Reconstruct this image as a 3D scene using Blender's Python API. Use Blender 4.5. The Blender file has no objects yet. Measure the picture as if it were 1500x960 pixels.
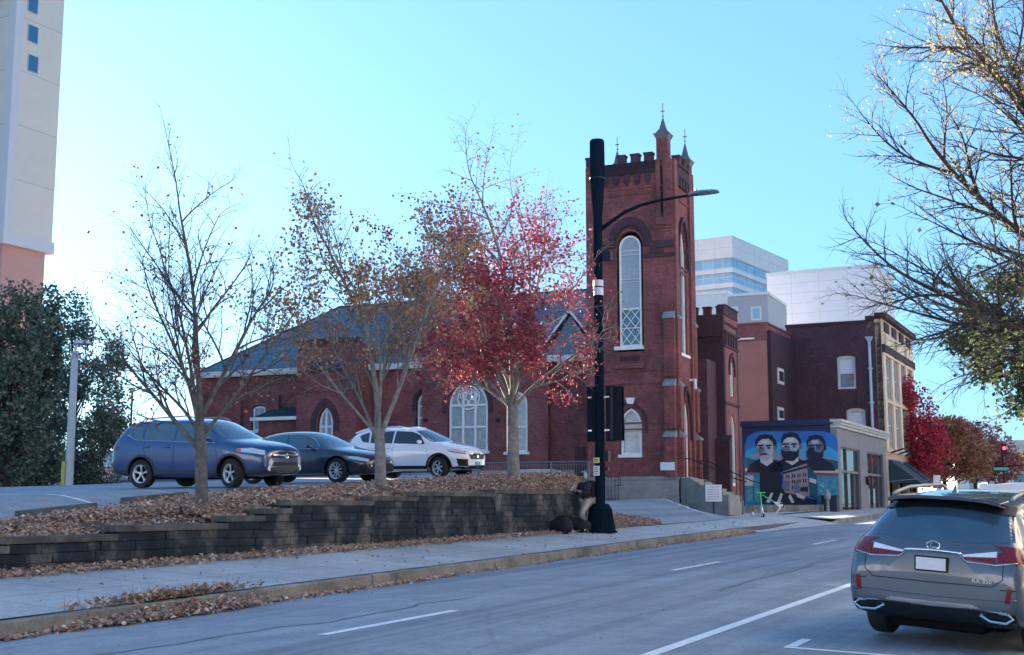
import bpy, bmesh, math, random
from math import sin, cos, pi, radians as R, atan, tan, sqrt
from mathutils import Vector, Matrix
from mathutils.bvhtree import BVHTree
random.seed(7)
SC = bpy.context.scene; COL = SC.collection
# ------------------------------------------------------------------ camera
CZ = 1.643; FP = 1850.0; PITCH = atan(260/1850)
def ray(px, py):
    a = (px-750)/FP; b = (480-py)/FP
    return Vector((a, cos(PITCH)-b*sin(PITCH), sin(PITCH)+b*cos(PITCH)))
def at_Y(px, py, Y):
    d = ray(px, py); t = Y/d.y
    return Vector((d.x*t, Y, CZ+d.z*t))
RA = R(26.2)                                    # heading of the street
RD = Vector((sin(RA), cos(RA), 0)); RN = Vector((-cos(RA), sin(RA), 0))
def RW(s, w, z=0.0): return Vector((RD.x*s+RN.x*w, RD.y*s+RN.y*w, z))
def at_w(px, py, w):                            # ray meets the vertical plane at street offset w
    d = ray(px, py); t = w/(d.x*RN.x+d.y*RN.y)
    p = d*t; return (p.x*RD.x+p.y*RD.y, CZ+p.z)  # s, z
class Frame:                                    # local x right along a front, local y away, z up
    def __init__(f, ox, oy, deg): f.o = Vector((ox, oy, 0)); f.a = R(deg)
    def G(f, px, py, v=0.0):                    # pixel on plane y=v -> (x, z)
        U = Vector((cos(f.a), -sin(f.a), 0)); V = Vector((sin(f.a), cos(f.a), 0))
        d = ray(px, py); t = (v+f.o.dot(V))/d.dot(V); p = d*t
        return ((p-f.o).dot(U), CZ+p.z)
    def S(f, px, py, u=0.0):                    # pixel on plane x=u -> (y, z)
        U = Vector((cos(f.a), -sin(f.a), 0)); V = Vector((sin(f.a), cos(f.a), 0))
        d = ray(px, py); t = (u+f.o.dot(U))/d.dot(U); p = d*t
        return ((p-f.o).dot(V), CZ+p.z)
    def W(f, x, y, z=0):
        U = Vector((cos(f.a), -sin(f.a), 0)); V = Vector((sin(f.a), cos(f.a), 0))
        return f.o+U*x+V*y+Vector((0, 0, z))
def sstep(a, b, x):
    t = min(1, max(0, (x-a)/(b-a))); return t*t*(3-2*t)
def lerp(a, b, t): return a+(b-a)*t
# ------------------------------------------------------------------ objects
def tag(o, label=None, cat=None, group=None, kind=None):
    if label: o['label'] = label
    if cat: o['category'] = cat
    if group: o['group'] = group
    if kind: o['kind'] = kind
    return o
def empty(name, loc=(0, 0, 0), rz=0.0, label=None, cat=None, group=None, kind=None):
    o = bpy.data.objects.new(name, None); COL.objects.link(o)
    o.location = loc; o.rotation_euler = (0, 0, rz); o.empty_display_size = .2
    return tag(o, label, cat, group, kind)
def box_uv(me):
    uv = me.uv_layers.new(name='UVMap').data
    vs = me.vertices
    for p in me.polygons:
        n = p.normal
        if abs(n.z) > .75:
            for li in p.loop_indices:
                c = vs[me.loops[li].vertex_index].co; uv[li].uv = (c.x, c.y)
        else:
            l = sqrt(n.x*n.x+n.y*n.y); tx, ty = -n.y/l, n.x/l
            k = sqrt(max(0.05, 1-n.z*n.z))
            for li in p.loop_indices:
                c = vs[me.loops[li].vertex_index].co; uv[li].uv = (c.x*tx+c.y*ty, c.z/k)
def link_mesh(name, me, m=None, parent=None, smooth=False, uv=True):
    o = bpy.data.objects.new(name, me); COL.objects.link(o)
    if m is not None:
        for mm in (m if isinstance(m, (list, tuple)) else [m]): me.materials.append(mm)
    if parent is not None: o.parent = parent
    if smooth: me.polygons.foreach_set('use_smooth', [True]*len(me.polygons))
    if uv and not me.uv_layers: box_uv(me)
    return o
def smooth_angle(o, deg=35):
    me = o.data
    bm = bmesh.new(); bm.from_mesh(me)
    for f in bm.faces: f.smooth = True
    for e in bm.edges:
        if len(e.link_faces) != 2 or e.calc_face_angle(0) > R(deg): e.smooth = False
    bm.to_mesh(me); bm.free()
class MB:
    def __init__(s): s.v = []; s.f = []; s.col = []
    def add(s, vs, fs):
        b = len(s.v); s.v += [tuple(v) for v in vs]; s.f += [tuple(i+b for i in f) for f in fs]; return s
    def box(s, x0, x1, y0, y1, z0, z1):
        if x1 < x0: x0, x1 = x1, x0
        if y1 < y0: y0, y1 = y1, y0
        if z1 < z0: z0, z1 = z1, z0
        return s.add([(x0,y0,z0),(x1,y0,z0),(x1,y1,z0),(x0,y1,z0),(x0,y0,z1),(x1,y0,z1),(x1,y1,z1),(x0,y1,z1)],
                     [(0,3,2,1),(4,5,6,7),(0,1,5,4),(1,2,6,5),(2,3,7,6),(3,0,4,7)])
    def quad(s, a, b, c, d): return s.add([a, b, c, d], [(0,1,2,3)])
    def prism(s, pts, y0, y1):                  # (x,z) outline, counter-clockwise seen from -y, pushed along y
        n = len(pts); A = sum(pts[i][0]*pts[(i+1)%n][1]-pts[(i+1)%n][0]*pts[i][1] for i in range(n))
        if A < 0: pts = pts[::-1]
        if y1 < y0: y0, y1 = y1, y0
        vs = [(x, y0, z) for x, z in pts]+[(x, y1, z) for x, z in pts]
        fs = [tuple(range(n)), tuple(range(2*n-1, n-1, -1))]+[(i, i+n, (i+1)%n+n, (i+1)%n) for i in range(n)]
        return s.add(vs, fs)
    def prismx(s, pts, x0, x1):                 # (y,z) outline pushed along x
        n = len(pts); A = sum(pts[i][0]*pts[(i+1)%n][1]-pts[(i+1)%n][0]*pts[i][1] for i in range(n))
        if A < 0: pts = pts[::-1]
        if x1 < x0: x0, x1 = x1, x0
        vs = [(x1, y, z) for y, z in pts]+[(x0, y, z) for y, z in pts]
        fs = [tuple(range(n)), tuple(range(2*n-1, n-1, -1))]+[(i, i+n, (i+1)%n+n, (i+1)%n) for i in range(n)]
        return s.add(vs, fs)
    def prismz(s, pts, z0, z1):
        n = len(pts); A = sum(pts[i][0]*pts[(i+1)%n][1]-pts[(i+1)%n][0]*pts[i][1] for i in range(n))
        if A < 0: pts = pts[::-1]
        vs = [(x, y, z1) for x, y in pts]+[(x, y, z0) for x, y in pts]
        fs = [tuple(range(n)), tuple(range(2*n-1, n-1, -1))]+[(i, i+n, (i+1)%n+n, (i+1)%n) for i in range(n)]
        return s.add(vs, fs)
    def frustum(s, cx, cy, z0, z1, r0, r1, n=4, rot=pi/4, cap=True):
        vs = []; fs = []
        for z, r in ((z0, r0), (z1, r1)):
            for i in range(n):
                a = rot+2*pi*i/n; vs.append((cx+r*cos(a), cy+r*sin(a), z))
        for i in range(n): fs.append((i, (i+1)%n, (i+1)%n+n, i+n))
        if cap: fs += [tuple(range(n-1, -1, -1)), tuple(range(n, 2*n))]
        return s.add(vs, fs)
    def lathe(s, prof, cx=0, cy=0, n=20, axis='z', z0=0, cap=True):
        vs = []; fs = []; m = len(prof)
        for r, z in prof:
            for i in range(n):
                a = 2*pi*i/n; c, d = r*cos(a), r*sin(a)
                vs.append((cx+c, cy+d, z0+z) if axis == 'z' else (cx+c, z, z0+d))
        for j in range(m-1):
            for i in range(n):
                q = (j*n+i, j*n+(i+1)%n, (j+1)*n+(i+1)%n, (j+1)*n+i)
                fs.append(q if axis == 'z' else q[::-1])
        if cap and prof[0][0] > 1e-4: fs.append(tuple(range(n-1, -1, -1)) if axis == 'z' else tuple(range(n)))
        if cap and prof[-1][0] > 1e-4: fs.append(tuple(range((m-1)*n, m*n)) if axis == 'z' else tuple(range(m*n-1, (m-1)*n-1, -1)))
        return s.add(vs, fs)
    def tube(s, pts, rad, n=6, cap=True):
        pts = [Vector(p) for p in pts]; m = len(pts)
        if not isinstance(rad, (list, tuple)): rad = [rad]*m
        vs = []; fs = []; up = None
        for i, p in enumerate(pts):
            t = (pts[min(i+1, m-1)]-pts[max(i-1, 0)])
            if t.length < 1e-9: t = Vector((0, 0, 1))
            t.normalize()
            if up is None: up = t.orthogonal().normalized()
            up = (up-t*up.dot(t))
            if up.length < 1e-6: up = t.orthogonal()
            up.normalize(); b = t.cross(up)
            for k in range(n):
                a = 2*pi*k/n; vs.append(tuple(p+(up*cos(a)+b*sin(a))*rad[i]))
        for i in range(m-1):
            for k in range(n): fs.append((i*n+k, i*n+(k+1)%n, (i+1)*n+(k+1)%n, (i+1)*n+k))
        if cap: fs += [tuple(range(n-1, -1, -1)), tuple(range((m-1)*n, m*n))]
        return s.add(vs, fs)
    def bar(s, a, b, r, n=6): return s.tube([a, b], r, n)
    def build(s, name, m=None, parent=None, smooth=False, uv=True, bevel=0, ang=None, cols=None):
        me = bpy.data.meshes.new(name); me.from_pydata(s.v, [], s.f); me.update()
        if cols is not None:
            at = me.attributes.new('tone', 'FLOAT', 'FACE'); at.data.foreach_set('value', cols)
        o = link_mesh(name, me, m, parent, smooth, uv)
        if ang: smooth_angle(o, ang)
        if bevel:
            b = o.modifiers.new('b', 'BEVEL'); b.width = bevel; b.segments = 2; b.limit_method = 'ANGLE'
        return o
def panel(name, outer, holes, y0, th, m, parent, axis='y'):
    """wall sheet of thickness th with real openings; outline in (x,z) at depth y0, or (y,z) at x0 when axis='x'"""
    bm = bmesh.new(); es = []
    def P(a, z): return (a, y0, z) if axis == 'y' else (y0, a, z)
    for loop in [outer]+holes:
        vs = [bm.verts.new(P(*p)) for p in loop]
        for i in range(len(vs)): es.append(bm.edges.new((vs[i], vs[(i+1) % len(vs)])))
    bmesh.ops.triangle_fill(bm, use_beauty=True, use_dissolve=False, edges=es)
    want = Vector((0, -1, 0)) if axis == 'y' else Vector((1, 0, 0))
    bm.normal_update()
    for f in bm.faces:
        if f.normal.dot(want) < 0: f.normal_flip()
    r = bmesh.ops.extrude_face_region(bm, geom=list(bm.faces))
    vv = [g for g in r['geom'] if isinstance(g, bmesh.types.BMVert)]
    bmesh.ops.translate(bm, verts=vv, vec=-want*th)
    bmesh.ops.recalc_face_normals(bm, faces=bm.faces)
    me = bpy.data.meshes.new(name); bm.to_mesh(me); bm.free()
    return link_mesh(name, me, m, parent)
def rect(x0, x1, z0, z1): return [(x0, z0), (x1, z0), (x1, z1), (x0, z1)]
def arch(x0, x1, z0, zs, za, pointed=True, n=7):
    """opening outline: sill z0, spring zs, apex za"""
    c = (x0+x1)/2; hw = (x1-x0)/2; h = za-zs; pts = [(x0, z0), (x1, z0)]
    side = []
    for i in range(n+1):
        t = i/n
        if pointed:
            a = t*pi/2*.78; xx = cos(a); k = cos(pi/2*.78); side.append((hw*(xx-k)/(1-k), h*sin(a)/sin(pi/2*.78)))
        else: side.append((hw*cos(t*pi/2), h*sin(t*pi/2)))
    pts += [(c+a, zs+b) for a, b in side]+[(c-a, zs+b) for a, b in side[::-1][1:]]
    return pts
def ring(outer, inner, y0, y1, mb=None):
    """frame between two outlines with equal point counts, pushed along y"""
    mb = mb or MB(); n = len(outer)
    vs = [(x, y0, z) for x, z in outer]+[(x, y0, z) for x, z in inner]+[(x, y1, z) for x, z in outer]+[(x, y1, z) for x, z in inner]
    fs = []
    for i in range(n):
        j = (i+1) % n
        fs += [(i, j, j+n, i+n), (i+2*n, i+3*n, j+3*n, j+2*n), (i, i+2*n, j+2*n, j), (i+n, j+n, j+3*n, i+3*n)]
    return mb.add(vs, fs)
# ------------------------------------------------------------------ materials
def newmat(name):
    m = bpy.data.materials.new(name); m.use_nodes = True
    nt = m.node_tree; return m, nt, nt.nodes['Principled BSDF']
def nd(nt, t, **k):
    n = nt.nodes.new(t)
    for a, b in k.items():
        if a == 'inp':
            for i, v in b.items(): n.inputs[i].default_value = v
        else: setattr(n, a, b)
    return n
def rgb(c): return (c[0], c[1], c[2], 1)
def ramp(nt, fac, stops):
    r = nd(nt, 'ShaderNodeValToRGB'); e = r.color_ramp.elements
    while len(e) < len(stops): e.new(.5)
    for i, (p, c) in enumerate(stops): e[i].position = p; e[i].color = rgb(c)
    nt.links.new(fac, r.inputs[0]); return r.outputs[0]
def M(name, c, rough=.6, metal=0, spec=.5, coat=0, var=0, vs=3.0, bump=0, bs=40.0, emit=None, trans=0, c2=None, co='Object', ior=None):
    m, nt, b = newmat(name)
    b.inputs['Base Color'].default_value = rgb(c); b.inputs['Roughness'].default_value = rough
    b.inputs['Metallic'].default_value = metal; b.inputs['Specular IOR Level'].default_value = spec
    b.inputs['Coat Weight'].default_value = coat; b.inputs['Coat Roughness'].default_value = .04
    if trans: b.inputs['Transmission Weight'].default_value = trans
    tc = nd(nt, 'ShaderNodeTexCoord')
    if var or c2:
        n = nd(nt, 'ShaderNodeTexNoise', inp={'Scale': vs, 'Detail': 6.0, 'Roughness': .65}); nt.links.new(tc.outputs[co], n.inputs['Vector'])
        lo = c2 if c2 else tuple(x*(1-var) for x in c); hi = c if c2 else tuple(min(1, x*(1+var)) for x in c)
        nt.links.new(ramp(nt, n.outputs['Fac'], [(.3, lo), (.7, hi)]), b.inputs['Base Color'])
    if bump:
        n = nd(nt, 'ShaderNodeTexNoise', inp={'Scale': bs, 'Detail': 4.0}); nt.links.new(tc.outputs[co], n.inputs['Vector'])
        bb = nd(nt, 'ShaderNodeBump', inp={'Strength': bump, 'Distance': .02}); nt.links.new(n.outputs['Fac'], bb.inputs['Height'])
        nt.links.new(bb.outputs[0], b.inputs['Normal'])
    if emit:
        b.inputs['Emission Color'].default_value = rgb(emit[0]); b.inputs['Emission Strength'].default_value = emit[1]
    return m
def brick_mat(name, c1, c2, mortar, stain=(.4, .4, .4), bw=.215, bh=.075, ms=.012, stain_amt=.5, off=.5, fine=.8):
    m, nt, b = newmat(name)
    uv = nd(nt, 'ShaderNodeUVMap')
    br = nd(nt, 'ShaderNodeTexBrick', inp={'Color1': rgb(c1), 'Color2': rgb(c2), 'Mortar': rgb(mortar), 'Scale': 1.0, 'Mortar Size': ms,
            'Mortar Smooth': .3, 'Bias': 0.0, 'Brick Width': bw, 'Row Height': bh})
    br.offset = off
    nt.links.new(uv.outputs[0], br.inputs['Vector'])
    n1 = nd(nt, 'ShaderNodeTexNoise', inp={'Scale': .55, 'Detail': 8.0, 'Roughness': .7}); nt.links.new(uv.outputs[0], n1.inputs['Vector'])
    n2 = nd(nt, 'ShaderNodeTexNoise', inp={'Scale': 4.5, 'Detail': 5.0, 'Roughness': .7}); nt.links.new(uv.outputs[0], n2.inputs['Vector'])
    mx = nd(nt, 'ShaderNodeMix', data_type='RGBA', blend_type='MULTIPLY'); mx.inputs['Factor'].default_value = stain_amt
    nt.links.new(br.outputs['Color'], mx.inputs['A']); nt.links.new(ramp(nt, n1.outputs['Fac'], [(.35, stain), (.62, (1, 1, 1))]), mx.inputs['B'])
    m2 = nd(nt, 'ShaderNodeMix', data_type='RGBA', blend_type='MULTIPLY'); m2.inputs['Factor'].default_value = fine
    nt.links.new(mx.outputs['Result'], m2.inputs['A']); nt.links.new(ramp(nt, n2.outputs['Fac'], [(.3, (.55, .55, .6)), (.7, (1.15, 1.1, 1.1))]), m2.inputs['B'])
    nt.links.new(m2.outputs['Result'], b.inputs['Base Color']); b.inputs['Roughness'].default_value = .85
    bp = nd(nt, 'ShaderNodeBump', inp={'Strength': .5, 'Distance': .012}); nt.links.new(br.outputs['Fac'], bp.inputs['Height']); bp.invert = True
    nt.links.new(bp.outputs[0], b.inputs['Normal'])
    return m
def ground_mat(name, cols, s1=.4, s2=9.0, speck=None, rough=.9, bump=.3, cracks=False, joints=None, streak=0):
    m, nt, b = newmat(name)
    tc = nd(nt, 'ShaderNodeTexCoord'); O = tc.outputs['Object']
    n1 = nd(nt, 'ShaderNodeTexNoise', inp={'Scale': s1, 'Detail': 9.0, 'Roughness': .62}); nt.links.new(O, n1.inputs['Vector'])
    n2 = nd(nt, 'ShaderNodeTexNoise', inp={'Scale': s2, 'Detail': 6.0, 'Roughness': .7}); nt.links.new(O, n2.inputs['Vector'])
    base = ramp(nt, n1.outputs['Fac'], [(.3, cols[0]), (.5, cols[1]), (.72, cols[2])])
    mx = nd(nt, 'ShaderNodeMix', data_type='RGBA', blend_type='MULTIPLY'); mx.inputs['Factor'].default_value = .7
    nt.links.new(base, mx.inputs['A']); nt.links.new(ramp(nt, n2.outputs['Fac'], [(.3, (.72, .72, .74)), (.7, (1.14, 1.14, 1.12))]), mx.inputs['B'])
    out = mx.outputs['Result']
    n3 = nd(nt, 'ShaderNodeTexNoise', inp={'Scale': 130.0, 'Detail': 2.0}); nt.links.new(O, n3.inputs['Vector'])
    m3 = nd(nt, 'ShaderNodeMix', data_type='RGBA', blend_type='MULTIPLY'); m3.inputs['Factor'].default_value = .6
    nt.links.new(out, m3.inputs['A']); nt.links.new(ramp(nt, n3.outputs['Fac'], [(.35, (.6, .6, .6)), (.65, (1.3, 1.3, 1.3))]), m3.inputs['B'])
    out = m3.outputs['Result']
    n5 = nd(nt, 'ShaderNodeTexNoise', inp={'Scale': 22.0, 'Detail': 3.0, 'Roughness': .8}); nt.links.new(O, n5.inputs['Vector'])
    m6 = nd(nt, 'ShaderNodeMix', data_type='RGBA', blend_type='MULTIPLY'); m6.inputs['Factor'].default_value = .7
    nt.links.new(out, m6.inputs['A']); nt.links.new(ramp(nt, n5.outputs['Fac'], [(.36, (.78, .78, .79)), (.5, (1, 1, 1)), (.68, (1.22, 1.22, 1.2))]), m6.inputs['B'])
    out = m6.outputs['Result']
    if streak:
        uv_ = nd(nt, 'ShaderNodeUVMap'); mp = nd(nt, 'ShaderNodeMapping'); mp.inputs['Scale'].default_value = (.035, 1.5, 1)
        n7 = nd(nt, 'ShaderNodeTexNoise', inp={'Scale': 1.0, 'Detail': 4.0, 'Roughness': .6}); nt.links.new(uv_.outputs[0], mp.inputs[0]); nt.links.new(mp.outputs[0], n7.inputs['Vector'])
        m7 = nd(nt, 'ShaderNodeMix', data_type='RGBA', blend_type='MULTIPLY'); m7.inputs['Factor'].default_value = streak
        nt.links.new(out, m7.inputs['A']); nt.links.new(ramp(nt, n7.outputs['Fac'], [(.38, (.72, .73, .75)), (.5, (1, 1, 1)), (.64, (1.16, 1.15, 1.13))]), m7.inputs['B'])
        n8 = nd(nt, 'ShaderNodeTexNoise', inp={'Scale': 1.7, 'Detail': 8.0, 'Roughness': .75}); nt.links.new(O, n8.inputs['Vector'])
        m8 = nd(nt, 'ShaderNodeMix', data_type='RGBA', blend_type='MULTIPLY'); m8.inputs['Factor'].default_value = 1
        nt.links.new(m7.outputs['Result'], m8.inputs['A']); nt.links.new(ramp(nt, n8.outputs['Fac'], [(.27, (.55, .55, .57)), (.34, (1, 1, 1))]), m8.inputs['B'])
        out = m8.outputs['Result']
    if cracks:
        nz = nd(nt, 'ShaderNodeTexNoise', inp={'Scale': .6, 'Detail': 5.0}); nt.links.new(O, nz.inputs['Vector'])
        ad = nd(nt, 'ShaderNodeMixRGB', blend_type='ADD'); ad.inputs[0].default_value = 2.2
        nt.links.new(O, ad.inputs[1]); nt.links.new(nz.outputs['Color'], ad.inputs[2])
        vo = nd(nt, 'ShaderNodeTexVoronoi', feature='DISTANCE_TO_EDGE', inp={'Scale': .16}); nt.links.new(ad.outputs[0], vo.inputs['Vector'])
        m4 = nd(nt, 'ShaderNodeMix', data_type='RGBA', blend_type='MULTIPLY'); m4.inputs['Factor'].default_value = 1
        nt.links.new(out, m4.inputs['A']); nt.links.new(ramp(nt, vo.outputs['Distance'], [(.0, (.80, .80, .80)), (.006, (1, 1, 1))]), m4.inputs['B'])
        out = m4.outputs['Result']
    if joints:
        u = nd(nt, 'ShaderNodeUVMap')
        br = nd(nt, 'ShaderNodeTexBrick', inp={'Color1': rgb((1, 1, 1)), 'Color2': rgb((.86, .88, .9)), 'Mortar': rgb((.35, .35, .35)), 'Scale': 1.0,
                'Mortar Size': .012, 'Brick Width': joints, 'Row Height': joints}); br.offset = 0
        nt.links.new(u.outputs[0], br.inputs['Vector'])
        m5 = nd(nt, 'ShaderNodeMix', data_type='RGBA', blend_type='MULTIPLY'); m5.inputs['Factor'].default_value = 1
        nt.links.new(out, m5.inputs['A']); nt.links.new(br.outputs['Color'], m5.inputs['B']); out = m5.outputs['Result']
    nt.links.new(out, b.inputs['Base Color']); b.inputs['Roughness'].default_value = rough
    bp = nd(nt, 'ShaderNodeBump', inp={'Strength': bump, 'Distance': .01}); nt.links.new(n3.outputs['Fac'], bp.inputs['Height'])
    nt.links.new(bp.outputs[0], b.inputs['Normal'])
    return m
def leaf_mat(name, stops, trans=.35):
    m, nt, b = newmat(name)
    at = nd(nt, 'ShaderNodeAttribute', attribute_name='tone')
    c = ramp(nt, at.outputs['Fac'], stops)
    nt.links.new(c, b.inputs['Base Color']); b.inputs['Roughness'].default_value = .65; b.inputs['Specular IOR Level'].default_value = .25
    tr = nd(nt, 'ShaderNodeBsdfTranslucent'); nt.links.new(c, tr.inputs['Color'])
    mx = nd(nt, 'ShaderNodeMixShader'); mx.inputs[0].default_value = trans
    out = nt.nodes['Material Output']
    nt.links.new(b.outputs[0], mx.inputs[1]); nt.links.new(tr.outputs[0], mx.inputs[2]); nt.links.new(mx.outputs[0], out.inputs['Surface'])
    return m
def glass_dark(name, c=(.02, .03, .04), rough=.03, spec=1.0):
    return M(name, c, rough=rough, spec=spec)
ASPHALT = ground_mat('asphalt', [(.24, .265, .30), (.28, .31, .35), (.325, .355, .395)], s1=.25, s2=1.6, rough=.8, cracks=True, streak=.9)
LOTASPH = ground_mat('lot_asphalt', [(.26, .28, .31), (.31, .33, .36), (.36, .385, .41)], s1=.35, s2=3, rough=.85, cracks=True)
CONCRETE = ground_mat('pavement_concrete', [(.42, .41, .40), (.52, .51, .50), (.62, .61, .60)], s1=.5, s2=5, rough=.9, joints=1.5)
KERB = ground_mat('kerb_concrete', [(.12, .115, .10), (.24, .225, .2), (.33, .31, .28)], s1=1.1, s2=7, rough=.95, bump=.6)
SOIL = ground_mat('soil', [(.07, .05, .035), (.12, .085, .06), (.17, .125, .09)], s1=.8, s2=14, rough=1)
FARGROUND = ground_mat('far_ground', [(.10, .10, .08), (.14, .13, .11), (.2, .18, .16)], s1=.05, s2=1, rough=1)
STONE = ground_mat('foundation_stone', [(.20, .20, .20), (.30, .30, .295), (.38, .37, .36)], s1=.7, s2=3.5, rough=.9)
BRICK = brick_mat('church_brick', (.35, .085, .075), (.22, .054, .052), (.26, .13, .125), stain=(.38, .36, .40), stain_amt=.85)
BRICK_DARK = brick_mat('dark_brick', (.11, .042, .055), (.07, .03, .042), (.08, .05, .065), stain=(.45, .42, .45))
BRICK_SOOT = brick_mat('dark_shaded_brick', (.07, .025, .035), (.045, .018, .028), (.05, .028, .04), stain=(.5, .5, .5))  # near-black brick; carries the deep shade of the porch tower front
BRICK_MID = brick_mat('brown_brick', (.36, .11, .11), (.27, .08, .085), (.22, .11, .11))
BAND = brick_mat('dark_band_brick', (.12, .05, .06), (.075, .033, .045), (.05, .03, .05), bh=.05, bw=.11)
WHITE = M('white_paint', (.72, .72, .70), rough=.5, var=.08)
OFFWHITE = M('aged_white_paint', (.55, .56, .56), rough=.6, var=.15, vs=8)
LINE = M('road_paint', (.88, .88, .88), rough=.7, c2=(.66, .68, .70), vs=9)
BLACKP = M('black_paint', (.010, .014, .020), rough=.45, spec=.25)
DKGREEN = M('dark_green_metal', (.014, .035, .04), rough=.4, metal=.3)
GALV = M('galvanised_metal', (.34, .35, .36), rough=.5, metal=.6, var=.15, vs=5)
CHROME = M('chrome', (.75, .76, .78), rough=.12, metal=1)
GLASS = glass_dark('window_glass', (.03, .045, .06))
GLASS_CHURCH = M('leaded_glass', (.20, .26, .29), rough=.25, spec=.8, var=.3, vs=9)
SLATE = brick_mat('slate_roof', (.14, .25, .30), (.11, .20, .245), (.03, .05, .07), bw=.3, bh=.2, ms=.014, stain=(.7, .7, .7))
SLATE_GREEN = brick_mat('green_shingle', (.02, .075, .075), (.014, .05, .055), (.01, .03, .03), bw=.3, bh=.15)
BARK = M('grey_bark', (.17, .155, .145), rough=.95, c2=(.06, .05, .048), vs=7, bump=.8, bs=25)
BARK_DK = M('dark_bark', (.06, .052, .05), rough=.95, c2=(.03, .026, .026), vs=7, bump=.8, bs=25)
BARK_PALE = M('pale_bark', (.30, .29, .27), rough=.95, c2=(.12, .11, .10), vs=5, bump=.8, bs=20)
# ------------------------------------------------------------------ terrain heights
def zroad(s): return .0144*max(min(s, 140), -30)
def crown(w): return -(.0042 if w < 6.4 else .0016)*(w-6.4)**2 if -.5 < w < 13.5 else (-.145 if w < 5 else -.07)
def zcrown(w, s): return zroad(s)+crown(w)
def kerb_w(s): return 11.45+.035*max(0, min(48, s))-(.63*min(1, max(0, (s-50)/8)))
WALLW = 15.5
def z_side(w, s): return zroad(s)+.16+(w-kerb_w(s))*.065
def z_n(s): return 1.32+.062*(max(8, min(s, 60))-15.5)
def z_c(s):
    s = max(0, min(s, 75)); return max(z_n(s) if s < 33 else z_n(33), 2.03+.037*(s-23.6)) if s < 60 else 3.37
def z_lot(w, s): return lerp(min(z_n(s), 2.43+.0*(s)), z_c(s), sstep(lerp(17.5, 16.6, sstep(16, 22, s)), 19.4, w)) if s < 33.6 else max(z_c(s)*sstep(10, 17, w), 2.38)
def z_bank(w, s):
    return lerp(walltop(s)-.10, z_lot(17, s), sstep(15.75, 16.9, w))
def w_line(s): return 17.7-max(0, s-55)*.176
def z_low(w, s):
    a = z_low0(w, s)
    if s < 52: return a
    e = z_side(min(w, 15.3), s)+max(0, w-15.3)*.03; hi = max(1.55, e); wl = w_line(s)
    return lerp(a, lerp(e, hi, sstep(wl+.12, wl+.9, w)) if s < 69.5 else e, sstep(52, 54.5, s))
def z_low0(w, s):                              # church apron, driveway, shop forecourt
    e = z_side(min(w, 15.3), s); return e+max(0, min(1, (w-15.3)/3.2))*(max(e, 1.78)-e)*(1-sstep(66, 70, s))
def edge_s(w): return 38.0+(w-15)*2.05
def H(w, s):
    if w <= kerb_w(s)+.05: return zcrown(w, s)
    if w <= 15.6 and s < WALL_END+.3: return z_side(w, s)
    if w <= 15.35: return z_side(w, s)
    lo = z_low(w, s); hi = z_bank(w, s) if w < 17 else z_lot(w, s)
    return lerp(hi, lo, sstep(edge_s(w)-3.2, edge_s(w), s))
# stepped top of the retaining wall, from where the steps stand along the street
steps = [(-60, 803), (13, 787), (172, 770), (333, 756), (388, 745), (427, 733), (547, 727), (612, 720), (725, 717), (838, 719)]
WS = []
for px, py in steps:
    s0, z0 = at_w(px, py, WALLW); WS.append((s0, z0))
WALL_END = at_w(858, 725, WALLW)[0]
def walltop(s):
    z = WS[0][1]
    for a, b in WS:
        if s >= a: z = b
    return z
def smooth_top(s):
    return lerp(WS[0][1], WS[-1][1], max(0, min(1, (s-WS[0][0])/(WS[-1][0]-WS[0][0]))))
def frange(a, b, n): return [a+(b-a)*i/n for i in range(n+1)]
def sheet(name, ws, ss, hf, m, parent=None, label=None, clip=None, kind='structure', joints=False):
    vs = []; fs = []; n = len(ws)
    for s in ss:
        for w in ws: p = RW(s, w(s) if callable(w) else w); vs.append((p.x, p.y, hf(w(s) if callable(w) else w, s)))
    for j in range(len(ss)-1):
        for i in range(n-1):
            if clip and not clip((ws[i]+ws[i+1])/2, (ss[j]+ss[j+1])/2): continue
            fs.append((j*n+i+1, j*n+i, (j+1)*n+i, (j+1)*n+i+1))
    me = bpy.data.meshes.new(name); me.from_pydata(vs, [], fs); me.update()
    if me.polygons and me.polygons[0].normal.z < 0: me.flip_normals()
    uv = me.uv_layers.new(name='UVMap').data
    for p in me.polygons:
        for li in p.loop_indices:
            c = me.vertices[me.loops[li].vertex_index].co; v = Vector((c.x, c.y, 0))
            uv[li].uv = (v.dot(RD), v.dot(RN))
    o = link_mesh(name, me, m, parent, smooth=True, uv=False)
    if not parent: tag(o, kind=kind)
    return o
wide = [-400, -150, -60, -20, -8, -3, .3, 4, 8, 11.6, 12.6, 13.3, 14, 15, 15.36, 15.58, 15.62, 15.8, 16.2, 16.6, 17, 17.6, 18.3, 19, 20, 21, 22, 24, 26, 28, 31, 34, 38, 44, 52, 64, 90, 150, 400]
slong = [-300, -100, -40, -20, -10, -4]+frange(0, 66, 66)+[68, 70, 74, 80, 90, 110, 140, 200, 320, 600, 1200]
def hg(w, s):
    if w < 13.2: return zroad(s)-.30
    h = H(w, s)
    if w > 30 : h = lerp(h, min(h, 1.9), sstep(30, 44, w)*(1 if s < 42 else 0))
    return h-.09
tag(sheet('ground', wide, slong, hg, FARGROUND), 'wide ground surface under the street and beyond', 'ground')
tag(sheet('road', [.3, 1.2, 2, 3, 4, 5, 6.4, 8, 9.4, 10.6, lambda s: kerb_w(s)+.02], frange(-30, 150, 60)+[260, 500], zcrown, ASPHALT), 'blue grey asphalt street', 'road')
road = bpy.data.objects['road']
sheet('sidewalk', [lambda s: kerb_w(s)+.16, 13.5, 14.4, 15.42], frange(-30, 47.3, 77), lambda w, s: z_side(w, s)-.006*0, CONCRETE)
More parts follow.
